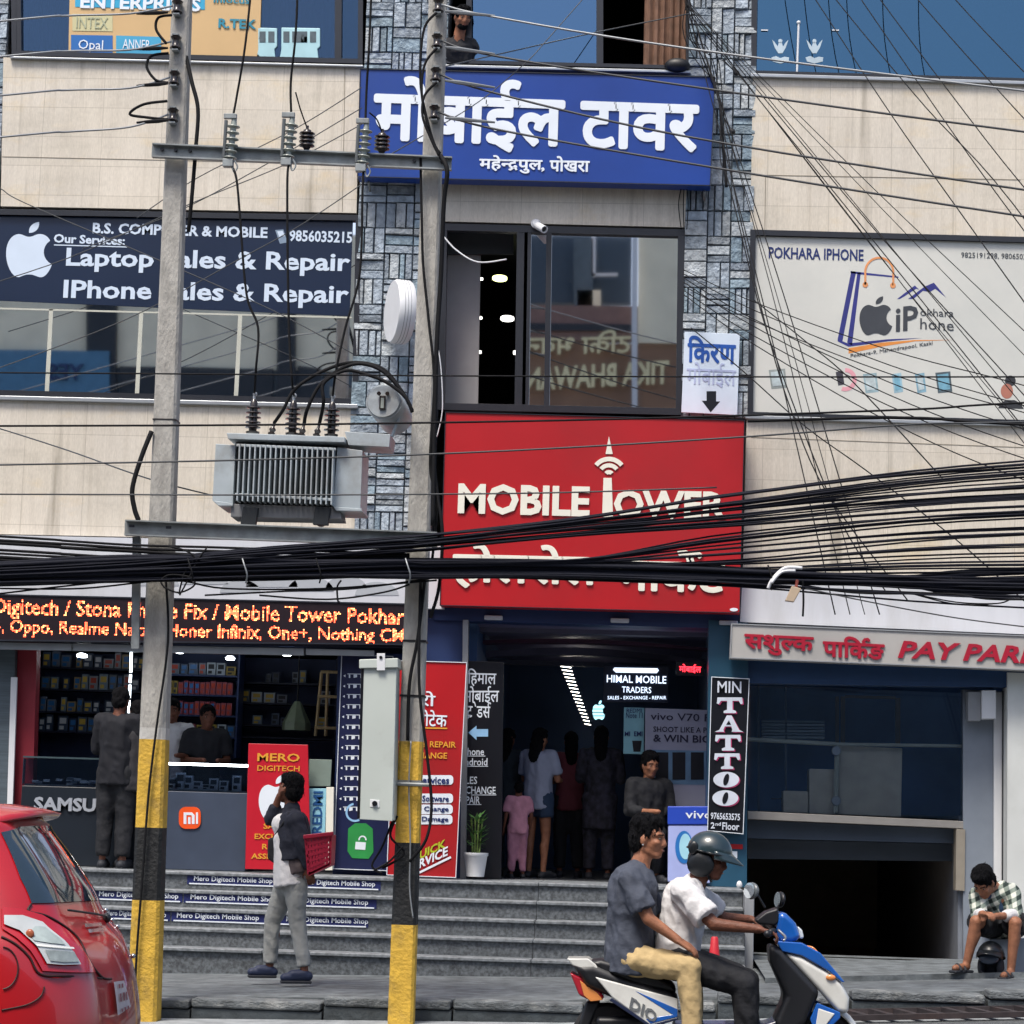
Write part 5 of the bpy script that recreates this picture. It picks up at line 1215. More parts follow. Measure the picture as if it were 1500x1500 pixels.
def arrester(px, py, label):
    c = P(px, py, Yc - .02); t = thing('surge_arrester', label, 'surge arrester', c); prof = [(.02, 0)]
    for k in range(4): z = .02 + k * .032; prof += [(.035, z), (.062, z + .008), (.06, z + .016), (.035, z + .022)]
    prof += [(.03, .155), (.012, .165), (.012, .19)]
    b = MB(); b.lathe(prof, c, (0, 0, 1), 16); b.build('housing', PORC, t, smooth='auto')
    return c + V((0, 0, .19))
A1 = arrester(449, 219, 'dark ribbed surge arrester on the cross arm, left of the blue sign')
A2 = arrester(559, 224, 'dark ribbed surge arrester on the cross arm in front of the blue sign')

# ------------------------------------------------------------------ transformer on its deck
TY = PY - .02
dk = thing('transformer_deck', 'two long grey steel channels between the poles carrying the transformer', 'steel deck', P(420, 780, PY))
for Yq, nm in ((PY - .2, 'front_beam'), (PY + .28, 'rear_beam')):
    y0_ = 0
    b = MB(); b.slab([(183, 762), (640, 780), (640, 801), (182, 784)], Yq, .012); b.build(nm, STEEL, dk)
    b = MB(); b.slab([(183, 761), (640, 779), (640, 781), (183, 763)], Yq - .06, .06); b.build('flange', STEEL, dk)
    b = MB(); b.slab([(182, 782), (640, 799), (640, 801), (182, 784)], Yq - .06, .06); b.build('flange', STEEL, dk)
for x in (193, 247):
    b = MB(); b.slab([(x - 4, 768 + (x - 183) * .04), (x + 4, 768 + (x - 183) * .04), (x + 4, 772 + (x - 183) * .04), (x - 4, 772 + (x - 183) * .04)], PY - .262, .004); b.build('slot', PANELB, dk)
b = MB(); b.slab([(194, 786), (205, 786), (203, 950), (192, 950)], PY - .17, .05); b.build('hanger', STEEL, dk)
tf = thing('transformer', 'grey distribution transformer with finned tank, dark bushings and a round oil tank', 'transformer', P(430, 770, TY))
TG = M('transformer_grey', hexc='a9b3b8', rough=.45, metal=.1, var=.1, scale=5, dirt=lin('6e5f4c'), dirt_amt=.6); TGD = M('transformer_dark', hexc='23282c', rough=.5, metal=.1, var=.15)
Yf = TY - .28
def tslab(q, Y, t, name, mat=TG, bevel=.004, par=tf):
    b = MB(); b.slab(q, Y, t); return b.build(name, mat, par, bevel=bevel)
tank = tslab([(345, 648), (494, 654), (488, 742), (341, 736)], Yf + .16, .4, 'tank', TGD)  # near black tank: the shade between the fins is put into its colour
tslab([(332, 634), (505, 640), (505, 648), (334, 643)], Yf + .02, .62, 'lid')
tslab([(346, 650), (492, 656), (492, 660), (346, 654)], Yf + .02, .02, 'fin_rail', par=tf); tslab([(344, 722), (488, 730), (488, 734), (344, 726)], Yf + .02, .02, 'fin_rail', par=tf)
for k in range(19):
    f = k / 18; x0_ = 351 + 137 * f; x1_ = 347 + 138 * f; yo = 6 * f
    b = MB(); b.slab([(x0_ - 1.0, 650 + yo), (x0_ + 1.0, 650 + yo), (x1_ + 1.0, 733 + yo), (x1_ - 1.0, 733 + yo)], Yf, .16); b.build('fin', TG, tf)
for q in ([(316, 650), (345, 652), (341, 737), (311, 733)], [(494, 655), (531, 660), (528, 745), (488, 742)]):
    tslab(q, Yf + .1, .42, 'radiator')
for k, q in enumerate(([(311, 733), (341, 737), (341, 741), (320, 741)], [(488, 742), (530, 745), (530, 749), (492, 748)])):
    tslab(q, Yf + .09, .44, 'radiator_foot')
tslab([(338, 738), (497, 743), (500, 760), (338, 757)], Yf + .12, .3, 'skid', M('skid_grey', hexc='75777a', rough=.6, var=.15))
for x in (356, 462):
    tslab([(x, 742), (x + 22, 743), (x + 18, 769), (x - 4, 768)], Yf + .06, .06, 'roller_bracket', TGD); b = MB(); b.lathe([(.05, -.03), (.05, .03)], P(x + 8, 762, Yf + .2), (0, 1, 0), 14); b.build('roller', TGD, tf)
BUSH = []
for x in (370, 428, 485):
    y = 634 + (x - 332) * .035; c = P(x, y, Yf + .2); prof = [(.05, 0), (.055, .015), (.03, .02)]
    for k in range(5): z = .04 + k * .038; prof += [(.032, z), (.06, z + .006), (.058, z + .014), (.032, z + .02)]
    prof += [(.03, .24), (.02, .26), (.014, .27)]
    b = MB(); b.lathe(prof, c, (0, 0, 1), 16); bs = b.build('bushing', PORC, tf, smooth='auto')
    b = MB(); b.tube([c + V((0, 0, .26)), c + V((0, 0, .3))], .01, 8); b.ell(c + V((.006, 0, .31)), .018); b.build('terminal', ALU, bs)
    BUSH.append(c + V((0, 0, .31)))
LV = []
for x in (397, 441, 463):
    y = 636 + (x - 332) * .035; c = P(x, y, Yf + .12); b = MB(); b.lathe([(.025, 0), (.03, .02), (.018, .03), (.028, .05), (.012, .07), (.01, .1)], c, (.2, 0, 1), 10); b.build('low_bushing', PORC, tf, smooth='auto'); LV.append(c + V((.02, 0, .1)))
# oil conservator drum, seen on its end
cc = P(562, 588, Yf + .1); b = MB(); b.lathe([(.02, -.012), (.125, -.004), (.135, .02), (.135, .42), (.12, .44)], cc, (.12, 1, -.14), 32); dr = b.build('conservator', TG, tf, smooth='auto')
b = MB(); b.lathe([(.135, -.002), (.143, 0), (.143, .012), (.135, .014)], cc + V((0, .015, 0)), (.12, 1, -.14), 32); b.build('rim', TG, dr)
b = MB(); b.obox(cc + V((-.005, -.03, -.015)), V((.025, 0, 0)), V((0, .01, 0)), V((0, 0, .055))); b.build('oil_gauge', PORC, dr, bevel=.006)
b = MB(); b.obox(cc + V((-.005, -.042, -.02)), V((.012, 0, 0)), V((0, .003, 0)), V((0, 0, .04))); b.build('gauge_glass', PGREY, dr)
for dx in (-.035, .03):
    b = MB(); b.lathe([(.016, 0), (.016, .02)], cc + V((dx, -.02, .055)), (0, -1, 0), 12); b.build('cap', PORC, dr)
b = MB(); b.lathe([(.014, 0), (.014, .06), (.02, .06), (.02, .075)], cc + V((0, .1, .125)), n=10); b.build('filler', WHITE, dr)
tslab([(505, 632), (572, 636), (570, 655), (510, 652)], Yf + .1, .35, 'conservator_arm')
b = MB(); b.tube([P(585, 590, Yf + .2), P(584, 612, Yf + .2), P(574, 640, Yf + .2)], .012, 8); b.build('pipe', TG, tf)
# meter box on the right pole
mb_ = thing('meter_box', 'tall pale grey steel box with a small lock hung on the right pole', 'meter box', P(555, 1202, PY - .1))
MBX = M('meter_box_paint', hexc='b9c1bb', rough=.4, var=.05, scale=2, dirt=lin('86877c'), dirt_amt=.6)
tslab([(529, 968), (581, 966), (577, 1202), (523, 1199)], PY - .28, .25, 'body', MBX, .008, mb_)
tslab([(533, 978), (581, 977), (575, 1203), (525, 1200)], PY - .295, .012, 'door', MBX, .004, mb_)
tslab([(526, 966), (583, 964), (583, 978), (526, 979)], PY - .32, .3, 'hood', MBX, .006, mb_)
tslab([(552, 957), (564, 957), (564, 982), (552, 982)], PY - .325, .006, 'hanger_plate', WHITE, .002, mb_)
b = MB(); b.lathe([(.012, 0), (.012, .006)], P(558, 963, PY - .326), (0, -1, 0), 10); b.build('screw', PANELB, mb_)
tslab([(542, 1171), (556, 1172), (556, 1183), (542, 1182)], PY - .3, .008, 'lock_plate', WHITE, .002, mb_); b = MB(); b.lathe([(.02, 0), (.02, .012)], P(549, 1177, PY - .302), (0, -1, 0), 12); b.build('lock', PANELB, mb_)
tslab([(529, 979), (533, 979), (527, 1199), (523, 1199)], PY - .297, .01, 'door_gap', PANELB, 0, mb_)
b = MB(); b.tube([P(575, 1148, PY - .15), P(630, 1150, PY - .15)], .014, 6); b.build('clamp', STEEL, mb_)

# ------------------------------------------------------------------ cables
CAB = M('cable_black', hexc='0b0c10', rough=.75, var=.1, spec=.25); CABN = M('cable_navy_black', hexc='0a0e1c', rough=.75, var=.1, spec=.25); WGR = M('bare_wire_grey', hexc='8b8f92', rough=.4, metal=.3, var=.1); WDK = M('wire_dark_grey', hexc='34383c', rough=.5, var=.1)
# service lines from the left pole
for i, (p, ye) in enumerate(zip(SL, (31, 83, 140, 201))):
    o = wire_geo('power_line', [p + V((-.03, -.03, 0)), P(190, (18, 70, 122, 176)[i] + (2, 3, 7, 10)[i], PY - .3), P(100, ye - 8, PY - .4), P(0, ye, PY - .6), P(-700, ye + 70, PY - 1.6)], .008, WGR)
    tag(o, 'grey bare power line running left from the left pole, %s insulator' % ('topmost', 'second', 'third', 'lowest')[i], 'power line', 'power lines from the left pole')
    b = MB(); pts = [P(x, (18, 70, 122, 176)[i] + (252 - x) * (.04 + .03 * (i > 1)), PY - .25) for x in (246, 232, 215, 200)]; b.tube(pts, [.008, .016, .014, .008], 6); b.build('splice', CAB, o)
for i, (p, ys) in enumerate(zip(SR, ((70, 133), (125, 193), (199, 278), (238, 317)))):
    o = wire_geo('power_line', [p + V((.03, -.03, 0)), P(720, (16, 68, 117, 172)[i] + (8, 13, 18, 16)[i], PY - .25), P(1000, ys[0], PY - .5), P(1500, ys[1], PY - .8), P(2200, ys[1] + (ys[1] - ys[0]) * 1.25, PY - 1.2)], .0085, WGR if i < 1 else WDK)
    tag(o, 'bare power line sloping right from the right pole, %s insulator' % ('topmost', 'second', 'third', 'lowest')[i], 'power line', 'power lines from the right pole')
    b = MB(); y = (16, 68, 117, 172)[i]; b.tube([P(x, y + (x - 645) * (.09 + .05 * (i == 1 or i == 2)), PY - .25) for x in (652, 672, 695, 725)], [.008, .017, .014, .008], 6); b.build('splice', M('splice_grey', hexc='6f7478', rough=.5), o)
# jumper loops on the poles
J = [([(252, 22), (232, 26), (229, 44), (244, 64)], 'left', 'between its first two insulators'), ([(247, 78), (222, 82), (215, 98), (228, 117), (246, 121)], 'left', 'between its middle insulators'), ([(245, 148), (210, 153), (190, 167), (215, 172), (246, 175)], 'left', 'by its lowest insulator')]
for pts, s_, w_ in J:
    wire('jumper_loop', [(x, y, PY - .22) for x, y in pts], .011, CAB, 'thick black jumper loop on the left pole ' + w_, 'cable')
for i, pts in enumerate(([(640, 18), (622, 40), (616, 90), (618, 140), (634, 205), (645, 225)], [(640, 70), (622, 95), (618, 140), (628, 190)], [(640, 120), (622, 140), (619, 170), (632, 205), (643, 228)])):
    wire('jumper_loop', [(x, y, PY - .2 - .02 * i) for x, y in pts], .011, CAB, 'black jumper cable looping down the right pole from its %s insulator' % ('topmost', 'second', 'third')[i], 'cable')
# black riser cables
wire('riser_cable', [(272, 80, PY - .05), (281, 120, PY - .1), (290, 160, PY - .12), (287, 215, PY - .12), (280, 300, PY - .1), (276, 340, PY - .06)], .017, CAB, 'thick black cable running down the right side of the left pole', 'cable')
wire('riser_cable', [(645, 228, PY - .2), (655, 250, PY - .25), (650, 300, PY - .2), (646, 400, PY - .15), (640, 500, PY - .15), (636, 640, PY - .15), (634, 770, PY - .2)], .019, CAB, 'thick black cable running down the right edge of the right pole', 'cable')
wire('riser_cable', [(616, 230, PY - .15), (618, 330, PY - .15), (620, 390, PY - .14), (628, 470, PY - .14), (636, 560, PY - .14), (630, 680, PY - .14), (640, 740, PY - .16), (632, 830, PY - .16)], .011, CAB, 'thin black cable wandering down the front of the right pole', 'cable')
wire('riser_cable', [(632, 640, PY - .12), (640, 720, PY - .16), (648, 780, PY - .2), (643, 860, PY - .2), (630, 905, PY - .18)], .014, CAB, 'black cable bowing beside the red sign from the right pole', 'cable')
wire('riser_cable', [(622, 850, PY - .14), (612, 935, PY - .14), (600, 1000, PY - .14), (597, 1085, PY - .13)], .014, CAB, 'black cable slanting down the right pole under the bundle', 'cable')
wire('riser_cable', [(616, 850, PY - .14), (614, 1000, PY - .2), (625, 1100, PY - .18), (632, 1180, PY - .18), (624, 1230, PY - .2), (600, 1262, PY - .16)], .012, CAB, 'black cable hanging in a bow right of the striped pole', 'cable')
wire('riser_cable', [(602, 1085, PY - .125), (599, 1150, PY - .125), (601, 1234, PY - .125), (600, 1300, PY - .125), (605, 1345, PY - .125)], .006, WGR, 'thin grey wire on the front of the right striped pole', 'wire')
wire('riser_cable', [(243, 850, PY - .15), (246, 940, PY - .15), (230, 1060, PY - .14), (218, 1160, PY - .14), (209, 1280, PY - .15), (200, 1400, PY - .15), (197, 1480, PY - .15)], .010, CAB, 'black cable slanting down the front of the left striped pole', 'cable')
wire('riser_cable', [(222, 632, PY - .1), (207, 670, PY - .14), (194, 715, PY - .16), (197, 745, PY - .16), (203, 762, PY - .16)], .021, CAB, 'short thick black cable arching left of the left pole above the deck', 'cable')
for i, pts in enumerate(([(576, 1200), (560, 1240), (545, 1268), (560, 1280)], [(582, 1195), (572, 1225), (592, 1250), (560, 1272)], [(590, 1240), (570, 1262), (548, 1275)])):
    wire('loose_cable', [(x, y, PY - .14 - .02 * i) for x, y in pts], .009, CAB, 'loose black cable dangling under the pale meter box', 'cable', 'loose cables under the meter box')
# drops to and from the cutouts
for i, (c, xt, bsh) in enumerate(((C1, 372, 0), (C2, 438, 1), (C3, 546, 2))):
    wire_o = wire_geo('drop_wire', [c + V((0, 0, .2)), P((347, 426, 537)[i], (140, 120, 130)[i], PY - .25), P((360, 433, 541)[i], (60, 50, 60)[i], PY - .3), P(xt, -60, PY - .3)], .010, CAB)
    tag(wire_o, 'black wire rising to the top edge from the %s fuse cutout' % ('left', 'middle', 'right')[i], 'wire', 'wires above the fuse cutouts')
    e = BUSH[i]; mid = [(346, 260), (351, 310), (361, 430), (378, 480), (375, 540)] if i == 0 else ([(421, 270), (421, 330), (430, 360), (388, 400), (384, 440), (420, 460), (428, 520)] if i == 1 else [(531, 280), (527, 400), (506, 480), (492, 545)])
    if i == 1: mid = [(421, 260), (421, 340), (422, 420), (424, 500), (428, 560)]
    wire_o = wire_geo('drop_wire', [c + V((0, 0, -.2))] + [P(x, y, PY - .28) for x, y in mid] + [e], .010, CAB)
    tag(wire_o, 'black wire hanging from the fuse cutout down to the transformer, %s of three' % ('left', 'middle', 'right')[i], 'wire', 'wires from cutouts to the transformer')
wire('arrester_lead', [(433, 135, PY - .25), (440, 160, PY - .22), (449, 185, PY - .18)], .006, CAB, 'thin black lead curling to the left surge arrester', 'wire')
wire('arrester_lead', [(541, 165, PY - .25), (552, 175, PY - .22), (559, 192, PY - .18)], .006, CAB, 'thin black lead curling to the surge arrester before the blue sign', 'wire')
for i, (lv, pts) in enumerate(zip(LV, ([(415, 600), (432, 570), (470, 545), (515, 531), (560, 540), (590, 575), (603, 600)], [(450, 600), (468, 565), (500, 540), (530, 533), (562, 545), (592, 578), (604, 602)], [(474, 590), (474, 562), (505, 543), (535, 548), (566, 560), (594, 582), (604, 604)]))):
    wire_o = wire_geo('low_voltage_cable', [lv] + [P(x, y, PY - .25 - .03 * i) for x, y in pts], .014, CAB)
    tag(wire_o, 'black cable arching from the transformer lid to the right pole', 'cable', 'arching cables of the transformer')
# street lines crossing the picture
for i, (pts, r_, mt, lab) in enumerate((([(-600, 545), (0, 546), (750, 551), (1500, 552), (2200, 548)], .006, CAB, 'thin black wire crossing the middle of the picture level through the windows'),
        ([(-600, 626), (0, 624), (420, 622), (900, 614), (1330, 600), (1500, 590), (2200, 560)], .008, CAB, 'black wire crossing above the transformer and along the top of the red sign'),
        ([(-600, 690), (0, 681), (430, 672), (750, 660), (1090, 640), (1330, 622), (1500, 618), (2200, 600)], .007, WDK, 'grey wire crossing the transformer fins and the upper red sign'),
        ([(-600, 724), (0, 724), (430, 725), (800, 722), (1050, 714)], .006, WDK, 'thin grey wire crossing the foot of the transformer and the word MOBILE'))):
    wire('street_wire', [(x, y, PY - .45 - .02 * i) for x, y in pts], r_, mt, lab, 'wire', 'thin street wires')
wire('street_wire', [(1095, 617, PY - .4), (1330, 612, PY - .45), (1500, 622, PY - .5), (2200, 650, PY - .8)], .011, CAB, 'thick black wire under the window banner frame', 'wire')
rn = random.Random(11)
def fan(n, name, label, group, gen, r_, mt, cat='cable'):
    for k in range(n): 
        o = wire_geo(name, [P(*q) for q in gen(k)], r_(k) if callable(r_) else r_, mt); tag(o, label, cat, group)
# the heavy bundle: strands that run together at the poles and fan out to the right
def strand(k):
    f = k / 43; j = lambda a: rn.uniform(-a, a); Y = PY - .28 - rn.uniform(0, .12); yl = 828 + 28 * f
    if f < .42:                                   # upper group: lifts off the bundle between the poles
        g = f / .42; y200 = 820 + 12 * g + j(2); y580 = 786 + 22 * g + j(2); yq = 758 + 26 * g + j(2); yr1 = 722 + 46 * g + j(4); yr = 674 + 62 * g + j(7)
    elif f < .62:                                 # middle group: thin strands rising right of the red sign
        g = (f - .42) / .2; y200 = 832 + 8 * g; y580 = 820 + 8 * g + j(2); yq = 818 + 8 * g + j(2); yr1 = 776 + 34 * g + j(3); yr = 742 + 40 * g + j(6)
    else:
        g = (f - .62) / .38; y200 = 838 + 14 * g; y580 = 822 + 22 * g + j(2); yq = 826 + 22 * g + j(2); yr1 = 816 + 44 * g + j(3); yr = 782 + 104 * g + j(8)
    return [(-700, yl + 25 + j(6), Y - .3), (-150, yl + 6 + j(4), Y), (0, yl + j(3), Y), (200, y200, Y), (400, (y200 + y580) / 2 - 1 + j(3), Y), (580, y580, Y), (640, y580 - (4 if f < .42 else -1) + j(2), Y), (850, yq, Y), (1090, yr1, Y), (1500, yr, Y - .1), (2300, yr - 40 + 60 * f, Y - .4)]
fan(44, 'bundle_cable', 'black cable of the heavy bundle fanning out over the parking sign', 'cables of the heavy street bundle', strand, lambda k: (.008, .006, .0105, .007)[k % 4], CABN)
# the tight core of the bundle at the left
for k in range(14):
    j = lambda a: rn.uniform(-a, a); y = 824 + 32 * k / 13
    Y = PY - .3 - rn.uniform(0, .08); b580 = 820 + 24 * k / 13
    o = wire_geo('bundle_cable', [P(x, yy, Y) for x, yy in ((-700, y + 30), (-100, y + 6 + j(2)), (0, y + j(2)), (150, y - 6 + j(2)), (300, b580 - 4 + j(2)), (450, b580 + j(2)), (600, b580 + 1 + j(2)), (800, 824 + 20 * k / 13 + j(2)), (1000, 830 + 18 * k / 13 + j(2)), (1140, 838 + 14 * k / 13), (1320, 846 + 12 * k / 13 + j(3)), (1500, 842 + 26 * k / 13 + j(8)), (2300, 820))], rn.uniform(.013, .02), CABN)
    tag(o, 'thick black cable in the tight lower core of the street bundle', 'cable', 'core cables of the street bundle')
for k in range(7):
    j = lambda a: rn.uniform(-a, a)
    y0_ = 786 + 5 * k if k < 3 else 806 + 5 * (k - 3)
    o = wire_geo('left_cable', [P(x, yy, PY - .3) for x, yy in ((-700, y0_ - 40), (0, y0_ + j(1)), (100, y0_ + 6 + j(1)), (200, y0_ + 12 + j(1)), (330, y0_ + 18 + j(2)), (600, 812 + 3 * k))], rn.uniform(.009, .014), CAB)
    tag(o, 'black cable coming in from the left above the bundle, below the transformer deck', 'cable', 'cables from the left above the bundle')
for k, pts in enumerate(([(0, 862), (120, 862), (250, 850), (330, 862), (480, 862), (640, 850)], [(-20, 872), (100, 858), (220, 846)], [(300, 872), (420, 866), (520, 862), (640, 846)], [(380, 872), (480, 878), (560, 868), (600, 856)])):
    wire('sagging_cable', [(x, y, PY - .3) for x, y in pts], .007, CAB, 'thin black cable sagging loosely below the bundle over the left shop sign', 'cable', 'loose sags below the bundle')
wire('hanging_tail', [(500, 850, PY - .3), (494, 860, PY - .3), (495, 880, PY - .3), (498, 882, PY - .3)], .008, CAB, 'short black tail hanging over the running letter sign', 'cable')
for k, pts in enumerate(([(245, 800), (270, 806), (285, 818), (270, 840), (262, 870)], [(305, 800), (290, 820), (275, 850), (263, 872)], [(240, 860), (236, 850), (250, 842), (280, 846), (284, 858), (262, 868), (240, 860)])):
    wire('tie_wire', [(x, y, PY - .38) for x, y in pts], .007, CAB, 'black tie cable twisted round the bundle beside the left pole', 'cable', 'twisted ties at the left pole')
for x in (278, 358, 466, 597, 1128):
    yb = 836 if x < 700 else 846
    wire('cable_tie', [(x - 3, yb - 18, PY - .44), (x, yb - 8, PY - .47), (x + 4, yb + 6, PY - .47), (x + 2, yb + 18, PY - .42)], .006, WGR if x in (358, 597) else CAB, 'wrap of thin tie around the heavy cable bundle', 'cable tie', 'ties around the bundle')
wire('white_cable', [(1125, 862, PY - .46), (1132, 848, PY - .47), (1150, 832, PY - .47), (1175, 832, PY - .45)], .013, WHITE, 'short white sleeve of cables tied over the bundle above the parking sign', 'cable')
wire('white_cable', [(1130, 854, PY - .48), (1145, 838, PY - .48), (1165, 836, PY - .47)], .011, WHITE, 'second white cable sleeve looped over the bundle above the parking sign', 'cable')
o = thing('junction_box', 'small beige splice box dangling from the bundle above the parking sign', 'box', P(1160, 868, PY - .4))
b = MB(); b.slab([(1160, 858), (1174, 862), (1163, 882), (1150, 880)], PY - .45, .05); b.build('body', M('splice_beige', hexc='b7a48c', rough=.6), o, bevel=.006)
b = MB(); b.tube([P(1168, 850, PY - .4), P(1166, 860, PY - .42)], .012, 8); b.build('neck', M('splice_red', hexc='9c4a3a', rough=.6), o)
wire('hanging_tail', [(1176, 850, PY - .4), (1177, 880, PY - .4), (1176, 903, PY - .4)], .008, CAB, 'short black tail hanging above the grey parking sign', 'cable')
wire('sagging_cable', [(1150, 852, PY - .35), (1250, 868, PY - .35), (1390, 870, PY - .4), (1500, 878, PY - .5), (1900, 860, PY - .8)], .008, CAB, 'black cable sagging lowest across the white band above the parking sign', 'cable')
wire('sagging_cable', [(1180, 862, PY - .35), (1290, 885, PY - .35), (1400, 905, PY - .4), (1500, 918, PY - .5)], .005, WDK, 'thin grey wire drooping from the splice box to the right edge', 'wire')
for k, y in enumerate((880, 884)):
    wire('sagging_cable', [(1330, 868, PY - .36), (1400, 882 + k * 3, PY - .36), (1460, 884, PY - .4), (1480, 878, PY - .42)], .005, CAB, 'thin loop of black cable drooping at the right over the white band', 'cable', 'loops at the right of the white band')
# thin drop wires from the brackets on the building down towards the right
def fan1(k):
    x0_ = 1004 + rn.uniform(-4, 8); y0_ = rn.uniform(-8, 22); f = k / 12
    if f < .55: xe, ye = 1560, 380 + 360 * (1 - f) + rn.uniform(-30, 30)
    else: xe, ye = 1180 + 260 * (1 - f), 900
    xm, ym = x0_ + (xe - x0_) * .5, y0_ + (ye - y0_) * .5 + rn.uniform(-4, 14)
    return [(x0_, y0_, FY - .2), (xm, ym, 20.8), (xe, ye, 18.5), (xe + (xe - x0_), ye * 2 - y0_, 14.5)] if f < .55 else [(x0_, y0_, FY - .2), (xm, ym - 30, 20.8), (xe, ye, PY)]
fan(11, 'drop_wire', 'thin black wire slanting from the top bracket over the right wall', 'slanting wires from the top bracket', fan1, lambda k: (.004, .005, .0035)[k % 3], CAB, 'wire')
def fan2(k):
    y0_ = 395 + 6 * k; ye = (560, 590, 625, 650, 600, 668, 700)[k]
    return [(1001, y0_, FY - .15), (1100, y0_ + (ye - y0_) * .24 + 6, 21.8), (1300, y0_ + (ye - y0_) * .66 + 8, 19.8), (1520, ye + 10, 18.3), (1900, ye + 120, 15.5)]
fan(7, 'drop_wire', 'thin black wire slanting from the middle window frame over the white banner', 'slanting wires from the middle window', fan2, .005, CAB, 'wire')
def fan3(k):
    x0_ = (1195, 1225, 1262, 1290, 1345, 1400)[k]; xe = (1420, 1485, 1560, 1600, 1650, 1700)[k]; ye = (330, 300, 420, 400, 330, 300)[k]
    return [(x0_ - 40, -60, FY - .4), (x0_, 0, 22), ((x0_ + xe) / 2, ye / 2 + 6, 20.5), (xe, ye, 19), (xe + 300, ye + 420, 16)]
fan(6, 'drop_wire', 'thin dark wire slanting across the top right blue window', 'slanting wires over the top right window', fan3, .005, CAB, 'wire')
def fan4(k):
    q = [[(1058, 150), (1055, 230), (1068, 270), (1110, 440), (1150, 560), (1230, 760), (1300, 870)], [(1048, 120), (1080, 300), (1120, 470), (1155, 590), (1210, 720), (1330, 880)], [(1105, 440), (1180, 500), (1250, 560), (1380, 700)], [(1012, 480), (1090, 545), (1180, 625), (1270, 690), (1400, 790), (1500, 880)]][k]
    return [(x, y, FY - .3 - 4.6 * i / (len(q) - 1)) for i, (x, y) in enumerate(q)]
fan(4, 'drop_wire', 'thin black wire wandering down past the arrow sign into the bundle', 'wandering wires by the arrow sign', fan4, .0055, CAB, 'wire')
for i, (x0_, y0_, x1_, y1_) in enumerate(((1059, 88, 1078, 106), (1060, 172, 1072, 192))):
    o = wire_geo('wire_clamp', [P(x0_, y0_, FY - .3), P(x1_, y1_, FY - .35)], .007, CAB); tag(o, 'black anchor clamp on a wire, %s of the two beside the blue sign' % ('upper' if i == 0 else 'lower'), 'clamp')
    b = MB(); b.cap(P(x1_ - 3, y1_ - 4, FY - .35), .012, P(x1_ + 1, y1_ + 1, FY - .35), .03); b.build('wedge', BLACK, o, smooth=True)
wire('hanging_tail', [(1055, 150, FY - .33), (1058, 200, FY - .33), (1062, 245, FY - .33), (1064, 274, FY - .33)], .016, CAB, 'thick black cable end hanging right of the blue sign', 'cable')
# wires on the left
wire('drop_wire', [(-80, 605, 21), (0, 628, 21), (100, 660, 20), (220, 702, PY + .2), (330, 730, PY + .3)], .006, WDK, 'thin grey wire slanting down across the lower left wall to the left pole', 'wire')
for k, pts in enumerate(([(530, 128), (430, 190), (290, 260), (200, 320)], [(530, 158), (400, 235), (260, 310), (120, 365)], [(530, 182), (420, 240), (280, 298), (100, 378), (-60, 430)], [(530, 270), (440, 330), (350, 380), (180, 470), (-60, 560)], [(-40, 262), (0, 276), (38, 298), (230, 380), (400, 455), (520, 520)])):
    o = wire_geo('drop_wire', [P(x, y, FY - .35 - .25 * k) for x, y in pts], .005, WDK); tag(o, 'thin grey wire slanting across the left walls and window behind the poles', 'wire', 'slanting wires on the left')
wire('white_wire', [(648, 344, FY - .1), (668, 366, FY - .12), (700, 384, FY - .14), (742, 380, FY - .1)], .008, WHITE, 'loose white cable hooked across the open middle window', 'cable')
wire('white_wire', [(640, 500, FY - .2), (646, 540, FY - .2), (648, 600, FY - .2), (640, 640, FY - .2)], .006, WHITE, 'thin white cable hanging left of the middle window', 'cable')
for i, x in enumerate((998, 1002, 1006)):
    wire('drop_wire', [(x, 275, FY - .1), (x - 4 + 3 * i, 300, FY - .1), (x, 336, FY - .1)], .005, CAB, 'short black wire hanging under the right end of the blue sign', 'wire', 'short wires under the blue sign')
for i in range(6):
    wire('drop_wire', [(1004 + rn.uniform(-5, 8), -20, FY - .2), (1000 + 5 * i, 40 + 6 * i, FY - .25), (1016 + 7 * i, 80 + rn.uniform(-10, 10), FY - .28), (1040 + 4 * i, 112 + 12 * i, FY - .3)], .005, CAB, 'tangled black wire at the top of the right stone pillar', 'wire', 'tangled wires on the right pillar')
wire('drop_wire', [(1010, 20, FY - .4), (870, 48, FY - .6), (750, 75, FY - 1), (640, 100, PY + .5)], .006, WDK, 'grey wire strung from the right pillar to the right pole across the top window', 'wire')
wire('drop_wire', [(870, -20, FY - .6), (800, 60, FY - .8), (770, 92, FY - .9), (700, 150, FY - 1), (600, 210, 20), (530, 250, 19)], .005, WDK, 'thin grey wire slanting left from the top window across the blue sign', 'wire')
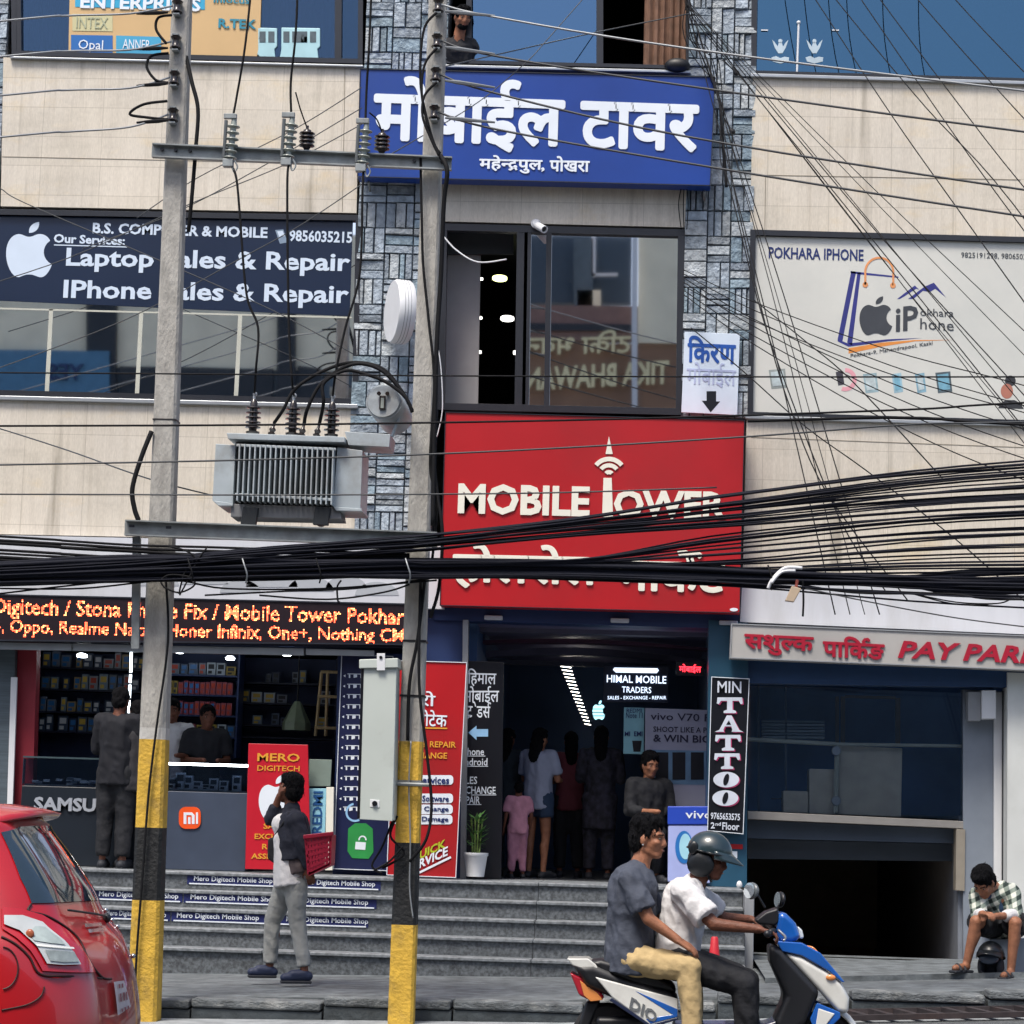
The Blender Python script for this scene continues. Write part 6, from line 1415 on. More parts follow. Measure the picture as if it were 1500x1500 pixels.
# ------------------------------------------------------------------ people
SKIN = M('skin_brown', hexc='93634a', rough=.55, var=.22, scale=22, bump=.25, bscale=90, spec=.35); SKIND = M('skin_dark', hexc='6a4232', rough=.55, var=.22, scale=22, bump=.25, bscale=90, spec=.35)
HAIR = M('hair_black', hexc='0c0c10', rough=.8, var=.5, scale=60, bump=.8, spec=.15); EYEW = M('eye_white', hexc='8f867e', rough=.3, var=0); EYEB = M('eye_dark', hexc='1a1310', rough=.2, var=0); LIPS = M('lips', hexc='7d473c', rough=.5, var=0)
SOLE = M('sole_dark', hexc='22252c', rough=.7, var=.1)
def frame_of(face, upv=V((0, 0, 1))):
    f = V(face).normalized(); s = f.cross(upv).normalized(); u = s.cross(f).normalized()      # s points to the figure's right
    return f, s, u
def head_geo(mb, c, face, s=1., upv=V((0, 0, 1))):
    f, r, u = frame_of(face, upv); rot = Matrix((r, f, u)).transposed()
    at = lambda a, b, d: c + r * (a * s) + f * (b * s) + u * (d * s)
    mb.ell(at(0, -.012, .03), .074 * s, .094 * s, .088 * s, rot, 20, 12)
    mb.ell(at(0, .018, -.02), .064 * s, .072 * s, .085 * s, rot, 18, 12)
    mb.ell(at(0, .052, -.088), .036 * s, .036 * s, .028 * s, rot)
    for q in (-1, 1):
        mb.cap(at(.05 * q, -.01, -.06), .022 * s, at(.018 * q, .055, -.092), .02 * s)
        mb.cap(at(.02 * q, .082, .03), .012 * s, at(.045 * q, .066, .028), .012 * s)      # brow
        mb.ell(at(.038 * q, .062, -.018), .026 * s, .024 * s, .022 * s, rot)              # cheek
        mb.ell(at(.076 * q, -.012, -.008), .012 * s, .022 * s, .033 * s, rot)             # ear
        mb.ell(at(.012 * q, .092, -.034), .011 * s, .012 * s, .009 * s, rot)
    mb.cap(at(0, .085, .02), .0095 * s, at(0, .099, -.026), .0165 * s)
    mb.ell(at(0, .083, -.058), .024 * s, .014 * s, .008 * s, rot); mb.ell(at(0, .08, -.07), .02 * s, .013 * s, .008 * s, rot)
    return at, rot
def hand_geo(mb, w, d, palm, thumb, s=1., curl=.5, spread=.25):
    """wrist w, direction d, palm normal, thumb side; four unequal bent fingers and a thumb"""
    d = V(d).normalized(); pn = V(palm); pn = (pn - d * pn.dot(d)).normalized(); sd = d.cross(pn)
    if sd.dot(V(thumb)) < 0: sd = -sd
    k = s
    for t in (-1, -.33, .33, 1):
        mb.cap(w + sd * (.017 * t * k), .016 * k, w + d * (.082 * k) + sd * (.029 * t * k), .0125 * k, 8)
    for i, (t, L) in enumerate(((1, .072), (.36, .081), (-.32, .075), (-.95, .058))):
        p = w + d * (.084 * k) + sd * (.029 * t * k); dd = (d + sd * (spread * .35 * t)).normalized(); ang = 0
        for j, fr in enumerate((.45, .31, .24)):
            ang = curl * (.55 + .75 * j); v = (dd * math.cos(ang) + pn * math.sin(ang)).normalized()
            q = p + v * (L * fr * k); mb.cap(p, (.0092 - .0009 * j) * k, q, (.0085 - .001 * j) * k, 8); p = q
    p = w + d * (.022 * k) + sd * (.022 * k); v = (d * .55 + sd * .75 + pn * .35).normalized()
    q = p + v * (.04 * k); mb.cap(p, .0135 * k, q, .011 * k, 8); v = (d * .85 + sd * .3 + pn * (.3 + curl * .3)).normalized(); mb.cap(q, .0105 * k, q + v * (.034 * k), .0085 * k, 8)

def person(label, J, s=1., skin=SKIN, voxel=.0085, group=None, hair='short', fold=.02, seed=0, clothes=(), face=True, shoes=None, hands=True, base=None, curl=.5):
    """J: joints in world space. One continuous body; clothes, hair and shoes are parts."""
    t = thing('person', label, 'person', base or (J['anL'] + J['anR']) / 2, group)
    mb = MB(); at, rot = head_geo(mb, J['head'], J['face'], s, J.get('up', V((0, 0, 1))))
    mb.cap(J['neck'], .06 * s, at(0, -.015, -.06), .054 * s)
    ch = (J['shL'] + J['shR']) / 2; hp = (J['hipL'] + J['hipR']) / 2; sp = hp - ch
    mb.cap(J['shL'] * .8 + ch * .2, .062 * s, J['shR'] * .8 + ch * .2, .062 * s); mb.cap(ch + sp * .12, .115 * s, ch + sp * .55, .1 * s); mb.cap(ch + sp * .55, .1 * s, hp, .1 * s); mb.cap(J['hipL'], .088 * s, J['hipR'], .088 * s)
    mb.cap(J['neck'] + V((0, 0, -.02)), .062 * s, ch + sp * .05, .08 * s)
    for q in 'LR':
        mb.cap(J['sh' + q], .052 * s, J['el' + q], .04 * s); mb.cap(J['el' + q], .04 * s, J['wr' + q], .027 * s)
        mb.cap(J['hip' + q], .085 * s, J['kn' + q], .056 * s); kn, an = J['kn' + q], J['an' + q]; mb.cap(kn, .054 * s, an, .034 * s)
        cf = kn.lerp(an, .3); bk = (kn - J['toe' + q]); bk.z = 0; bk = bk.normalized() * .018 * s if bk.length > .01 else V((0, 0, 0)); mb.cap(cf + bk, .05 * s, kn.lerp(an, .55) + bk * .4, .04 * s)
        mb.cap(an + V((0, 0, -.025 * s)), .034 * s, J['toe' + q] + V((0, 0, .005)), .028 * s)
        if hands:
            hd = J.get('hd' + q) or (J['wr' + q] - J['el' + q]); hand_geo(mb, J['wr' + q], hd, J.get('pn' + q, V((0, 0, -1))), J.get('th' + q, V((0, -1, 0))), s, curl)
        else: mb.cap(J['wr' + q], .03 * s, J['wr' + q] + (J['wr' + q] - J['el' + q]).normalized() * .12 * s, .025 * s)
    me = remeshed(mb, voxel, 3); body = link(me, 'body', skin, t)
    if face:
        for q in (-1, 1):
            b = MB(); b.ell(at(.031 * q, .078, .008), .0125 * s, .007 * s, .0045 * s, rot); b.build('eye', EYEW, t, smooth=True)
            b = MB(); b.ell(at(.031 * q, .0835, .008), .0056 * s, .004 * s, .0046 * s, rot); b.build('iris', EYEB, t, smooth=True)
            b = MB(); b.cap(at(.016 * q, .093, .031), .0045 * s, at(.05 * q, .075, .03), .003 * s); b.build('eyebrow', HAIR, t, smooth=True)
        b = MB(); b.cap(at(-.02, .093, -.064), .0038 * s, at(.02, .093, -.064), .0038 * s); b.build('mouth', LIPS, t, smooth=True)
    if hair:
        b = MB()
        b.ell(at(0, -.022, .042), .083 * s, .1 * s, .092 * s, rot, 22, 14); b.ell(at(0, -.05, -.01), .076 * s, .07 * s, .08 * s, rot)
        b.ell(at(0, .035, .1), .058 * s, .055 * s, .03 * s, rot)
        if hair == 'full': b.ell(at(0, -.026, .078), .092 * s, .104 * s, .08 * s, rot); b.ell(at(0, .04, .108), .066 * s, .05 * s, .032 * s, rot); b.ell(at(0, -.06, 0), .088 * s, .07 * s, .1 * s, rot)
        if hair == 'long': b.cap(at(0, -.06, -.02), .08 * s, at(0, -.09, -.22), .07 * s)
        for q in (-1, 1): b.cap(at(.07 * q, .022, .05), .014 * s, at(.072 * q, .012, .005), .008 * s)
        h = remeshed(b, .01 * s, 2, .016, 30, seed)
        if voxel < .012:                          # loose locks that break the outline
            rh = random.Random(seed); bm = MB(); vv = h.vertices; cc_ = at(0, -.02, .02)
            for _ in range(700):
                v = vv[rh.randrange(len(vv))]; nn = v.normal; dn = V((0, 0, -1)); tg = (dn - nn * nn.dot(dn)); tg = tg.normalized() if tg.length > .1 else at(0, -1, 0) - at(0, 0, 0)
                tg = (tg + V((rh.uniform(-.5, .5), rh.uniform(-.5, .5), rh.uniform(-.3, .3)))).normalized(); L_ = rh.uniform(.014, .034) * s; sd = tg.cross(nn).normalized() * rh.uniform(.0022, .0045) * s
                p = v.co - nn * .003; m_ = p + tg * L_ * .5 + nn * .006 * s; e_ = p + tg * L_ + nn * rh.uniform(.0, .009) * s
                bm.add([p - sd, p + sd, m_ + sd * .8, m_ - sd * .8, e_], [(0, 1, 2, 3), (3, 2, 4)])
            hm = bm.mesh('locks'); q = link(h, 'hair', HAIR, t); ql = link(hm, 'locks', HAIR, q)
        else: link(h, 'hair', HAIR, t)
    ctx = dict(t=t, at=at, rot=rot, J=J, s=s, ch=ch, hp=hp, sp=sp, seed=seed, fold=fold, voxel=voxel, body=body)
    for fn in clothes: fn(ctx)
    return ctx
def top(mat, name='shirt', sleeve=.75, flare=.016, hem=1.05, loose=.03, belly=0., back=None):
    def fn(c):
        J, s, ch, hp, sp = c['J'], c['s'], c['ch'], c['hp'], c['sp']; b = MB()
        b.cap(J['shL'] * .85 + ch * .15, (.068 + flare * .5) * s, J['shR'] * .85 + ch * .15, (.068 + flare * .5) * s); b.cap(J['neck'] + (ch - J['neck']) * .35, .066 * s, ch + sp * .08, .1 * s)
        ax = (J['shL'] - J['shR']).normalized() * .05 * s
        for q in (-1, 1): b.cap(ch + sp * .12 + ax * q, (.105 + loose) * s, ch + sp * .6 + ax * q * .8, (.1 + loose) * s); b.frus(ch + sp * .6 + ax * q * .8, (.1 + loose) * s, ch + sp * (hem + .2) + ax * q, (.11 + loose) * s)
        if back: b.cap(ch + sp * .2 + back * s, .1 * s, ch + sp * .9 + back * s, .12 * s)
        for q in 'LR':
            a, e, w_ = J['sh' + q], J['el' + q], J['wr' + q]
            if sleeve <= 1: b.frus(a, (.062 + flare * .6) * s, a.lerp(e, sleeve), (.052 + flare * 1.3) * s)
            else: b.cap(a, (.062 + flare * .6) * s, e, (.05 + flare * .7) * s); b.cap(e, (.05 + flare * .7) * s, e.lerp(w_, sleeve - 1), (.036 + flare * .8) * s)
        me = remeshed(b, c['voxel'] * 1.25, 3, c['fold'], 10, c['seed'] + 3); c['top'] = link(me, name, mat, c['t'])
    return fn
def pants(mat, name='trousers', leg=1.9, loose=.02, r0=.1, shin=None):
    def fn(c):
        J, s, hp, sp = c['J'], c['s'], c['hp'], c['sp']; b = MB(); wst = hp - sp * .22
        b.cap(J['hipL'], (.092 + loose * .6) * s, J['hipR'], (.092 + loose * .6) * s); b.cap(hp, (.115 + loose * .3) * s, wst, .11 * s)
        for q in 'LR':
            h, k, a = J['hip' + q], J['kn' + q], J['an' + q]
            if leg <= 1: b.frus(h, (.092 + loose) * s, h.lerp(k, leg), (.072 + loose * 1.5) * s)
            else: b.cap(h, (.092 + loose) * s, k, (.062 + loose) * s); b.frus(k, (.06 + loose) * s, k.lerp(a, leg - 1), (shin or (.046 + loose)) * s)
        me = remeshed(b, c['voxel'] * 1.25, 3, c['fold'] * .75, 9, c['seed'] + 9); link(me, name, mat, c['t'])
    return fn
def shoes(mat, kind='shoe'):
    def fn(c):
        J, s = c['J'], c['s']
        for q in 'LR':
            a, tt = J['an' + q], J['toe' + q]; d = (tt - a); d.z = 0; d.normalize(); b = MB()
            heel = a - d * .03 * s + V((0, 0, -.05 * s)); toe = tt + d * .02 * s + V((0, 0, 0))
            if kind == 'sandal':
                sdv = d.cross(V((0, 0, 1))); b.obox((heel + toe) / 2 + V((0, 0, -.02)), d * (toe - heel).length * .58, sdv * .042 * s, V((0, 0, .012))); o = b.build('sandal', mat, c['t'], bevel=.01)
                for f in (.45, .75):
                    b = MB(); m = heel.lerp(toe, f); b.tube(catmull([m - sdv * .042 * s + V((0, 0, -.015)), m + V((0, 0, .035)), m + sdv * .042 * s + V((0, 0, -.015))]), .014 * s, 8); b.build('strap', mat, o, smooth=True)
            else:
                b.cap(heel, .043 * s, toe, .036 * s); b.cap(a + V((0, 0, -.035 * s)), .045 * s, a.lerp(toe, .6), .04 * s); me = remeshed(b, .008, 3); link(me, 'shoe', mat, c['t'])
                b = MB(); zb = min(heel.z, toe.z) - .03 * s; sdv = d.cross(V((0, 0, 1))); b.obox((heel + toe) / 2 * 1 + V((0, 0, zb - (heel.z + toe.z) / 2 - .004)), d * (toe - heel).length * .66, sdv * .04 * s, V((0, 0, .012))); b.build('sole', SOLE, c['t'], bevel=.01)
    return fn
def px(x, y, Y): return P(x, y, Y)
def stand(base, h, yaw, arms='down', lean=0.):
    """plain standing joints; yaw 0 faces the camera (-Y), turning to the figure's left with +"""
    s = h / 1.7; f = V((math.sin(yaw), -math.cos(yaw), 0)); r = f.cross(V((0, 0, 1))); u = V((0, 0, 1)); B_ = V(base)
    at = lambda a, b_, z: B_ + r * (a * s) + f * (b_ * s + lean * z * s) + u * (z * s)
    J = dict(head=at(0, .02, 1.58), face=f - u * .15, neck=at(0, -.01, 1.43), shL=at(-.185, 0, 1.39), shR=at(.185, 0, 1.39), hipL=at(-.09, 0, .9), hipR=at(.09, 0, .9), knL=at(-.1, .02, .48), knR=at(.1, .03, .48), anL=at(-.1, 0, .08), anR=at(.11, -.02, .08), toeL=at(-.12, .16, .03), toeR=at(.14, .14, .03))
    if arms == 'down': J.update(elL=at(-.24, -.02, 1.1), elR=at(.24, -.02, 1.1), wrL=at(-.24, .08, .86), wrR=at(.24, .08, .86))
    else: J.update(elL=at(-.23, .05, 1.12), elR=at(.23, .05, 1.12), wrL=at(-.12, .28, 1.12), wrR=at(.12, .28, 1.12))
    return J, s

C_SLATE = M('tee_slate', hexc='3f4552', rough=.85, var=.12, scale=9, bump=1.0, bscale=9); C_WHITE = M('tee_white', hexc='c9c8c9', rough=.85, var=.05, scale=9, bump=1.0, bscale=9); C_KHAKI = M('khaki_cotton', hexc='b39c70', rough=.85, var=.1, scale=9, bump=1.0, bscale=9); C_BLACK = M('cloth_black', hexc='15171d', rough=.85, var=.15, scale=9, bump=1.0, bscale=9); C_NAVY = M('cloth_navy', hexc='1c2335', rough=.85, var=.12, scale=9, bump=1.0, bscale=9)
C_GREY = M('trouser_grey', hexc='8d8f8d', rough=.85, var=.12, scale=9, bump=1.0, bscale=9); C_BROWN = M('cloth_brown_grey', hexc='4c4244', rough=.85, var=.1, scale=9, bump=1.0, bscale=9)
def plaid():
    m = bpy.data.materials.new('plaid_shirt'); m.use_nodes = True; n = m.node_tree.nodes; l = m.node_tree.links; b = n['Principled BSDF']; b.inputs['Roughness'].default_value = .85
    tc = n.new('ShaderNodeTexCoord'); mp = n.new('ShaderNodeMapping'); mp.inputs['Rotation'].default_value = (0, .45, .4); l.new(tc.outputs['Object'], mp.inputs[0])
    fac = None
    for d in ('X', 'Z'):
        wv = n.new('ShaderNodeTexWave'); wv.bands_direction = d; wv.inputs['Scale'].default_value = 4.6; wv.inputs['Distortion'].default_value = .4; l.new(mp.outputs[0], wv.inputs['Vector'])
        r = n.new('ShaderNodeMapRange'); r.inputs[1].default_value = .45; r.inputs[2].default_value = .6; r.inputs[4].default_value = .5; l.new(wv.outputs['Fac'], r.inputs[0])
        if fac is None: fac = r.outputs[0]
        else:
            ad = n.new('ShaderNodeMath'); ad.operation = 'ADD'; l.new(fac, ad.inputs[0]); l.new(r.outputs[0], ad.inputs[1]); fac = ad.outputs[0]
    cr = n.new('ShaderNodeValToRGB'); cr.color_ramp.elements[0].color = (*lin('c9cbc0'), 1); cr.color_ramp.elements[1].color = (*lin('22302c'), 1)
    e = cr.color_ramp.elements.new(.5); e.color = (*lin('7f8a80'), 1)
    l.new(fac, cr.inputs[0]); l.new(cr.outputs[0], b.inputs['Base Color']); return m

# --- the pair on the scooter
YS = 14.6; k_ = lambda x, y, d=0.: P(x, y, YS + d)
J = dict(head=k_(951, 1229), face=V((.93, -.32, -.05)), neck=k_(938, 1264), shR=k_(924, 1288, -.18), shL=k_(932, 1284, .16), elR=k_(950, 1346, -.24), wrR=k_(993, 1377, -.26), elL=k_(965, 1352, .2), wrL=k_(993, 1376, .24),
         hipR=k_(922, 1405, -.1), hipL=k_(924, 1403, .1), knR=k_(1009, 1418, -.24), knL=k_(1012, 1412, .24), anR=k_(1014, 1528, -.25), anL=k_(1016, 1526, .25), toeR=k_(1050, 1540, -.26), toeL=k_(1052, 1538, .26), pnR=V((.2, .35, -1)), pnL=V((0, -.4, -1)), thR=V((.5, .9, .3)), thL=V((0, -1, 0)), hdR=V((.86, 0.05, -.5)), hdL=V((.86, 0, -.5)))
c = person('young man in slate tee and khaki trousers riding pillion behind the helmeted driver', J, 1.0, SKIN, .0075, hair='full', seed=1, curl=.35, clothes=[top(C_SLATE, 'tee_shirt', .8, .022, .98, .045, back=V((-.04, 0, 0))), pants(C_KHAKI, 'trousers', 1.93, .014), shoes(SOLE)], base=k_(915, 1430))
b = MB(); f_, r_, u_ = frame_of(J['face']); b.ell(c['at'](.085, -.008, -.036), .006); b.build('earring', ALU, c['t'])
J = dict(head=k_(1040, 1259), face=V((.95, -.22, -.2)), neck=k_(1020, 1290), shR=k_(1000, 1306, -.18), shL=k_(1012, 1304, .16), elR=k_(1046, 1354, -.27), wrR=k_(1112, 1361, -.3), elL=k_(1058, 1345, .25), wrL=k_(1100, 1347, .3),
         hipR=k_(990, 1408, -.1), hipL=k_(992, 1406, .1), knR=k_(1090, 1440, -.17), knL=k_(1092, 1436, .17), anR=k_(1096, 1535, -.15), anL=k_(1098, 1533, .15), toeR=k_(1134, 1543, -.16), toeL=k_(1136, 1541, .16), pnR=V((.2, 0, -1)), pnL=V((.2, 0, -1)), thR=V((0, 1, 0)), thL=V((0, -1, 0)), hdR=V((1, .0, -.25)), hdL=V((1, 0, -.25)))
c = person('man in white tee and dark green helmet driving the blue and white scooter', J, 1.0, SKIND, .0075, hair=None, seed=2, curl=.95, clothes=[top(C_WHITE, 'tee_shirt', .8, .028, .95, .03, back=V((-.03, 0, 0))), pants(C_BLACK, 'trousers', 1.95, .02), shoes(SOLE)], base=k_(995, 1430))
# his half helmet with visor and chin strap
HELM = M('helmet_green', hexc='1f3036', rough=.3, var=.06, coat=.5); HELMB = M('helmet_black', hexc='15191d', rough=.35, var=.1)
def helmet(t, at, rot, s, m1, m2, visor=True, parent_name='helmet'):
    b = MB(); n = 26; rings = []
    for i in range(11):
        th = R(92) * i / 10
        for k in range(n):
            ph = 2 * math.pi * k / n; x = math.cos(ph); y = math.sin(ph); rr = math.sin(th)
            z = math.cos(th) * .125 - (0.02 if False else 0)
            rings.append(at(.112 * rr * x, -.012 + .138 * rr * y, .045 + z))
    b.add(rings, [(i * n + k, i * n + (k + 1) % n, (i + 1) * n + (k + 1) % n, (i + 1) * n + k) for i in range(10) for k in range(n)])
    sh = b.build(parent_name, m1, t, smooth=True)
    b = MB()
    for q in (-1, 1): b.ell(at(.078 * q, -.035, -.035), .03 * s, .088 * s, .082 * s, rot)
    b.ell(at(0, -.085, -.01), .085 * s, .05 * s, .085 * s, rot); me = remeshed(b, .009, 3); link(me, 'ear_flap', m2, sh)
    b = MB(); rim = [at(.114 * math.cos(R(a)), -.012 + .14 * math.sin(R(a)), .042) for a in range(0, 361, 15)]; b.tube(rim, .006, 6); b.build('rim', m2, sh, smooth=True)
    if visor:
        b = MB(); vs = []; m_ = 12
        for j in range(5):
            for i in range(m_ + 1):
                a = R(20 + 140 * i / m_); e = j / 4; vs.append(at(.112 * math.cos(a), -.012 + (.137 + .085 * e * math.sin(a)) * math.sin(a) ** (1), .062 - .05 * e))
        b.add(vs, [(j * (m_ + 1) + i, j * (m_ + 1) + i + 1, (j + 1) * (m_ + 1) + i + 1, (j + 1) * (m_ + 1) + i) for j in range(4) for i in range(m_)])
        o = b.build('visor', m1, sh, smooth=True); md = o.modifiers.new('s', 'SOLIDIFY'); md.thickness = .006
    for q in (-1, 1):
        b = MB(); b.tube(catmull([at(.08 * q, -.01, -.03), at(.07 * q, .02, -.09), at(.0, .035, -.125)]), .008, 6); b.build('strap', m2, sh, smooth=True)
    return sh
helmet(c['t'], c['at'], c['rot'], 1., HELM, HELMB)
b = MB(); b.ell(c['at'](.1, -.095, .05), .012, .03, .04, c['rot']); b.build('strap_clip', HELMB, c['t'], smooth=True)
# --- walking man, hand to his head
YM = 20.0; m_ = lambda x, y, d=0.: P(x, y, YM + d)
J = dict(head=m_(424, 1157, .02), face=V((-.80, .55, .12)), neck=m_(428, 1184), shL=m_(434, 1202, -.13), shR=m_(417, 1198, .15), elL=m_(446, 1240, -.19), wrL=m_(452, 1272, -.16), elR=m_(398, 1199, .04), wrR=m_(409, 1166, -.02), hipL=m_(433, 1296, -.07), hipR=m_(420, 1296, .08),
         knL=m_(436, 1350, -.06), knR=m_(400, 1348, .1), anL=m_(446, 1421, -.1), anR=m_(395, 1415, .1), toeL=m_(420, 1432, -.14), toeR=m_(372, 1424, .06), hdR=V((.15, .1, 1)), pnR=V((1, .3, 0)), thR=V((0, -1, 0)), pnL=V((0, 1, 0)), thL=V((-1, 0, 0)))
def undert(c):
    b = MB(); ch, sp = c['ch'], c['sp']
    for q in (-1, 1): b.frus(ch + sp * .3 + V((-.04, .04 * q, 0)), .1, ch + sp * 1.02 + V((-.0, .055 * q, 0)), .14)
    b.ell(ch + sp * .1 + V((-.06, -.03, 0)), .1); link(remeshed(b, .011, 4, .014, 9, 8), 'undershirt', C_WHITE, c['t'])
def jacket(c):
    J, s = c['J'], c['s']; b = MB(); ch, hp = c['ch'], c['hp']; sp = c['sp']
    b.cap(J['shL'], .085, J['shR'], .085); b.cap(J['neck'], .07, ch, .1)
    for q in (-1, 1): b.frus(ch + V((.025, .045 * q, -.05)), .13, ch + sp * .62 + V((.04, .05 * q, 0)), .15)
    b.cap(J['shL'], .075, J['elL'], .066); b.cap(J['elL'], .066, J['elL'].lerp(J['wrL'], .8), .05); b.cap(J['shR'], .075, J['elR'], .068); b.cap(J['elR'], .066, J['elR'].lerp(J['wrR'], .45), .052)
    link(remeshed(b, .011, 4, .016, 9, 4), 'jacket', M('jacket_dark', hexc='141828', rough=.85, var=.15, scale=9, bump=1., bscale=9), c['t'])
    b = MB()
    for q in (-1, 1): b.frus(ch + sp * .5 + V((.045, .05 * q, 0)), .12, ch + sp * .86 + V((.075, .05 * q, .02)), .135)
    link(remeshed(b, .011, 4, .014, 9, 5), 'waist_wrap', C_BROWN, c['t'])
c = person('walking man in navy jacket and grey trousers with one hand to his head', J, 1., SKIND, .009, hair='full', seed=3, fold=.018, curl=.5, clothes=[undert, jacket, pants(C_GREY, 'trousers', 1.93, .012), shoes(M('slipper_navy', hexc='222c48', rough=.6))], base=m_(420, 1436))
t = thing('hand_basket', 'red plastic basket hanging from the walking man in the navy jacket', 'basket', m_(467, 1280, -.2))
RB = M('basket_red', hexc='a01d38', rough=.4, var=.06)
A_ = [(446, 1226), (486, 1222), (484, 1266), (452, 1283)]
b = MB()
for d0 in (-.26, -.02):
    q4 = A_
    for k in range(7):
        f = k / 6; x0_ = 447 + 5 * f; x1_ = 485 - 2 * f; y0_ = 1228 + 52 * f; y1_ = 1223 + 42 * f
        b.slab([(x0_, y0_ - 2.4), (x1_, y1_ - 2.4), (x1_, y1_ + 2), (x0_, y0_ + 2)], YM + d0, .012)
    for k in range(8):
        f = k / 7; xa_ = 448 + 36 * f; b.slab([(xa_ - 2, 1226 - 3 * f), (xa_ + 2, 1226 - 3 * f), (452 + 31 * f + 2, 1281 - 15 * f), (452 + 31 * f - 2, 1281 - 15 * f)], YM + d0 + .002, .01)
for (xa_, ya_), (xb_, yb_) in (((447, 1228), (453, 1281)), ((485, 1223), (483, 1265))):
    b.prism([P(xa_ - 1.5, ya_, YM - .26), P(xa_ + 1.5, ya_, YM - .26), P(xb_ + 1.5, yb_, YM - .26), P(xb_ - 1.5, yb_, YM - .26)], (0, .25, 0))
b.prism([P(452, 1279, YM - .26), P(484, 1264, YM - .26), P(484, 1268, YM - .26), P(452, 1283, YM - .26)], (0, .25, 0)); b.build('side', RB, t)
b = MB(); b.slab([(444, 1223), (488, 1218), (488, 1224), (444, 1229)], YM - .28, .03); b.slab([(444, 1223), (488, 1218), (488, 1224), (444, 1229)], YM - .01, .03); b.build('rim', RB, t, bevel=.006)
b = MB(); b.tube(catmull([P(450, 1226, YM - .14), P(452, 1262, YM - .15), P(470, 1268, YM - .14), P(482, 1222, YM - .14)]), .009, 6); b.build('handle', RB, t, smooth=True)
t = thing('shoulder_bag', 'small black bag hanging at the front of the walking man', 'bag', m_(397, 1262, -.02))
b = MB(); b.slab([(392, 1228), (404, 1226), (408, 1258), (403, 1266), (391, 1258)], YM - .06, .12); b.build('pouch', C_BLACK, t, bevel=.02); b = MB(); b.tube(catmull([P(400, 1228, YM - .04), P(412, 1210, YM - .13), P(424, 1190, YM - .12)]), .009, 6); b.build('strap', C_BLACK, t, smooth=True)
# --- seated man in a plaid shirt
def apron_z(x, Y): return (gz(x) + .2) + (zr - gz(x) - .2) * (Y - 20.1) / 3.2
YQ = min((20.2 + .02 * i for i in range(120)), key=lambda y: abs(P(1445, 1431, y - .1).z - apron_z(P(1445, 1431, y).x, y - .1)))
q_ = lambda x, y, d=0.: P(x, y, YQ + d) + V((0, 0, .022))
J = dict(head=q_(1441, 1298, .08), face=V((-.42, -.62, -.66)), up=V((-.3, -.45, .84)), neck=q_(1461, 1306, .26), shR=q_(1432, 1316, .2), shL=q_(1482, 1310, .3), elR=q_(1434, 1345, .02), elL=q_(1487, 1345, .06), wrR=q_(1440, 1342, -.14), wrL=q_(1458, 1346, -.12),
         hipR=q_(1458, 1360, .36), hipL=q_(1486, 1358, .38), knR=q_(1430, 1354, -.06), knL=q_(1487, 1356, -.04), anR=q_(1416, 1415, -.03), anL=q_(1481, 1424, -.04), toeR=q_(1399, 1423, -.14), toeL=q_(1470, 1434, -.18), hdR=V((.45, -.8, 0)), hdL=V((-.8, -.4, 0)), pnR=V((0, .3, -1)), pnL=V((0, .3, -1)), thR=V((0, 0, 1)), thL=V((0, 0, 1)))
def bluetee(c):
    b = MB(); J = c['J']; ch, sp = c['ch'], c['sp']; f = V((-.35, -.75, 0)); b.cap(ch + f * .1 + sp * .1, .07, ch + f * .11 + sp * .6, .075); link(remeshed(b, .01, 3, .008, 9, 2), 'undershirt', M('tee_blue', hexc='38506e', rough=.85, var=.1), c['t'])
def cuffs(c):
    for q in 'LR':
        b = MB(); e, w_ = c['J']['el' + q], c['J']['wr' + q]; b.cap(e.lerp(w_, .12), .058, e.lerp(w_, .4), .055); link(remeshed(b, .01, 3, .006, 12, 1), 'cuff', C_WHITE, c['t'])
c = person('seated man in a plaid shirt and shorts bending over his hands at the right', J, 1., SKIN, .009, hair='full', seed=5, fold=.02, curl=1., clothes=[top(plaid(), 'plaid_shirt', 1.05, .022, 1.0, .03), bluetee, cuffs, pants(C_BLACK, 'shorts', .86, .025), shoes(SOLE, 'sandal')], base=q_(1465, 1400))
t = thing('low_ledge', 'low pale block on which the man in plaid sits', 'block', q_(1480, 1430, .4)); zq = q_(1470, 1378, .4).z; b = MB(); x0_ = q_(1447, 1400, .3).x; b.box(x0_, x0_ + 1.2, YQ + .22, YQ + .66, q_(1470, 1432, .3).z - .1, zq); b.build('block', M('ledge_paint', hexc='8e97a2', rough=.6, var=.08), t, bevel=.01)
t = thing('crash_helmet', 'dark helmet lying on the apron between the seated man and the wall', 'helmet', q_(1452, 1428, -.02))
cH = q_(1451, 1407, -.02); fH = V((-.3, -.9, .25)); f_, r_, u_ = frame_of(fH); rotH = Matrix((r_, f_, u_)).transposed(); atH = lambda a, b_, d: cH + r_ * a + f_ * b_ + u_ * (d - .05)
helmet(t, lambda a, b_, d: atH(a, b_, d + .02), rotH, 1., HELMB, M('helmet_lining', hexc='20242c', rough=.9), True, 'shell')
b = MB(); b.ell(atH(0, .075, .03), .085, .04, .05, rotH); b.build('face_shield', M('visor_smoke', hexc='3c4656', rough=.12, var=.05), t, smooth=True)
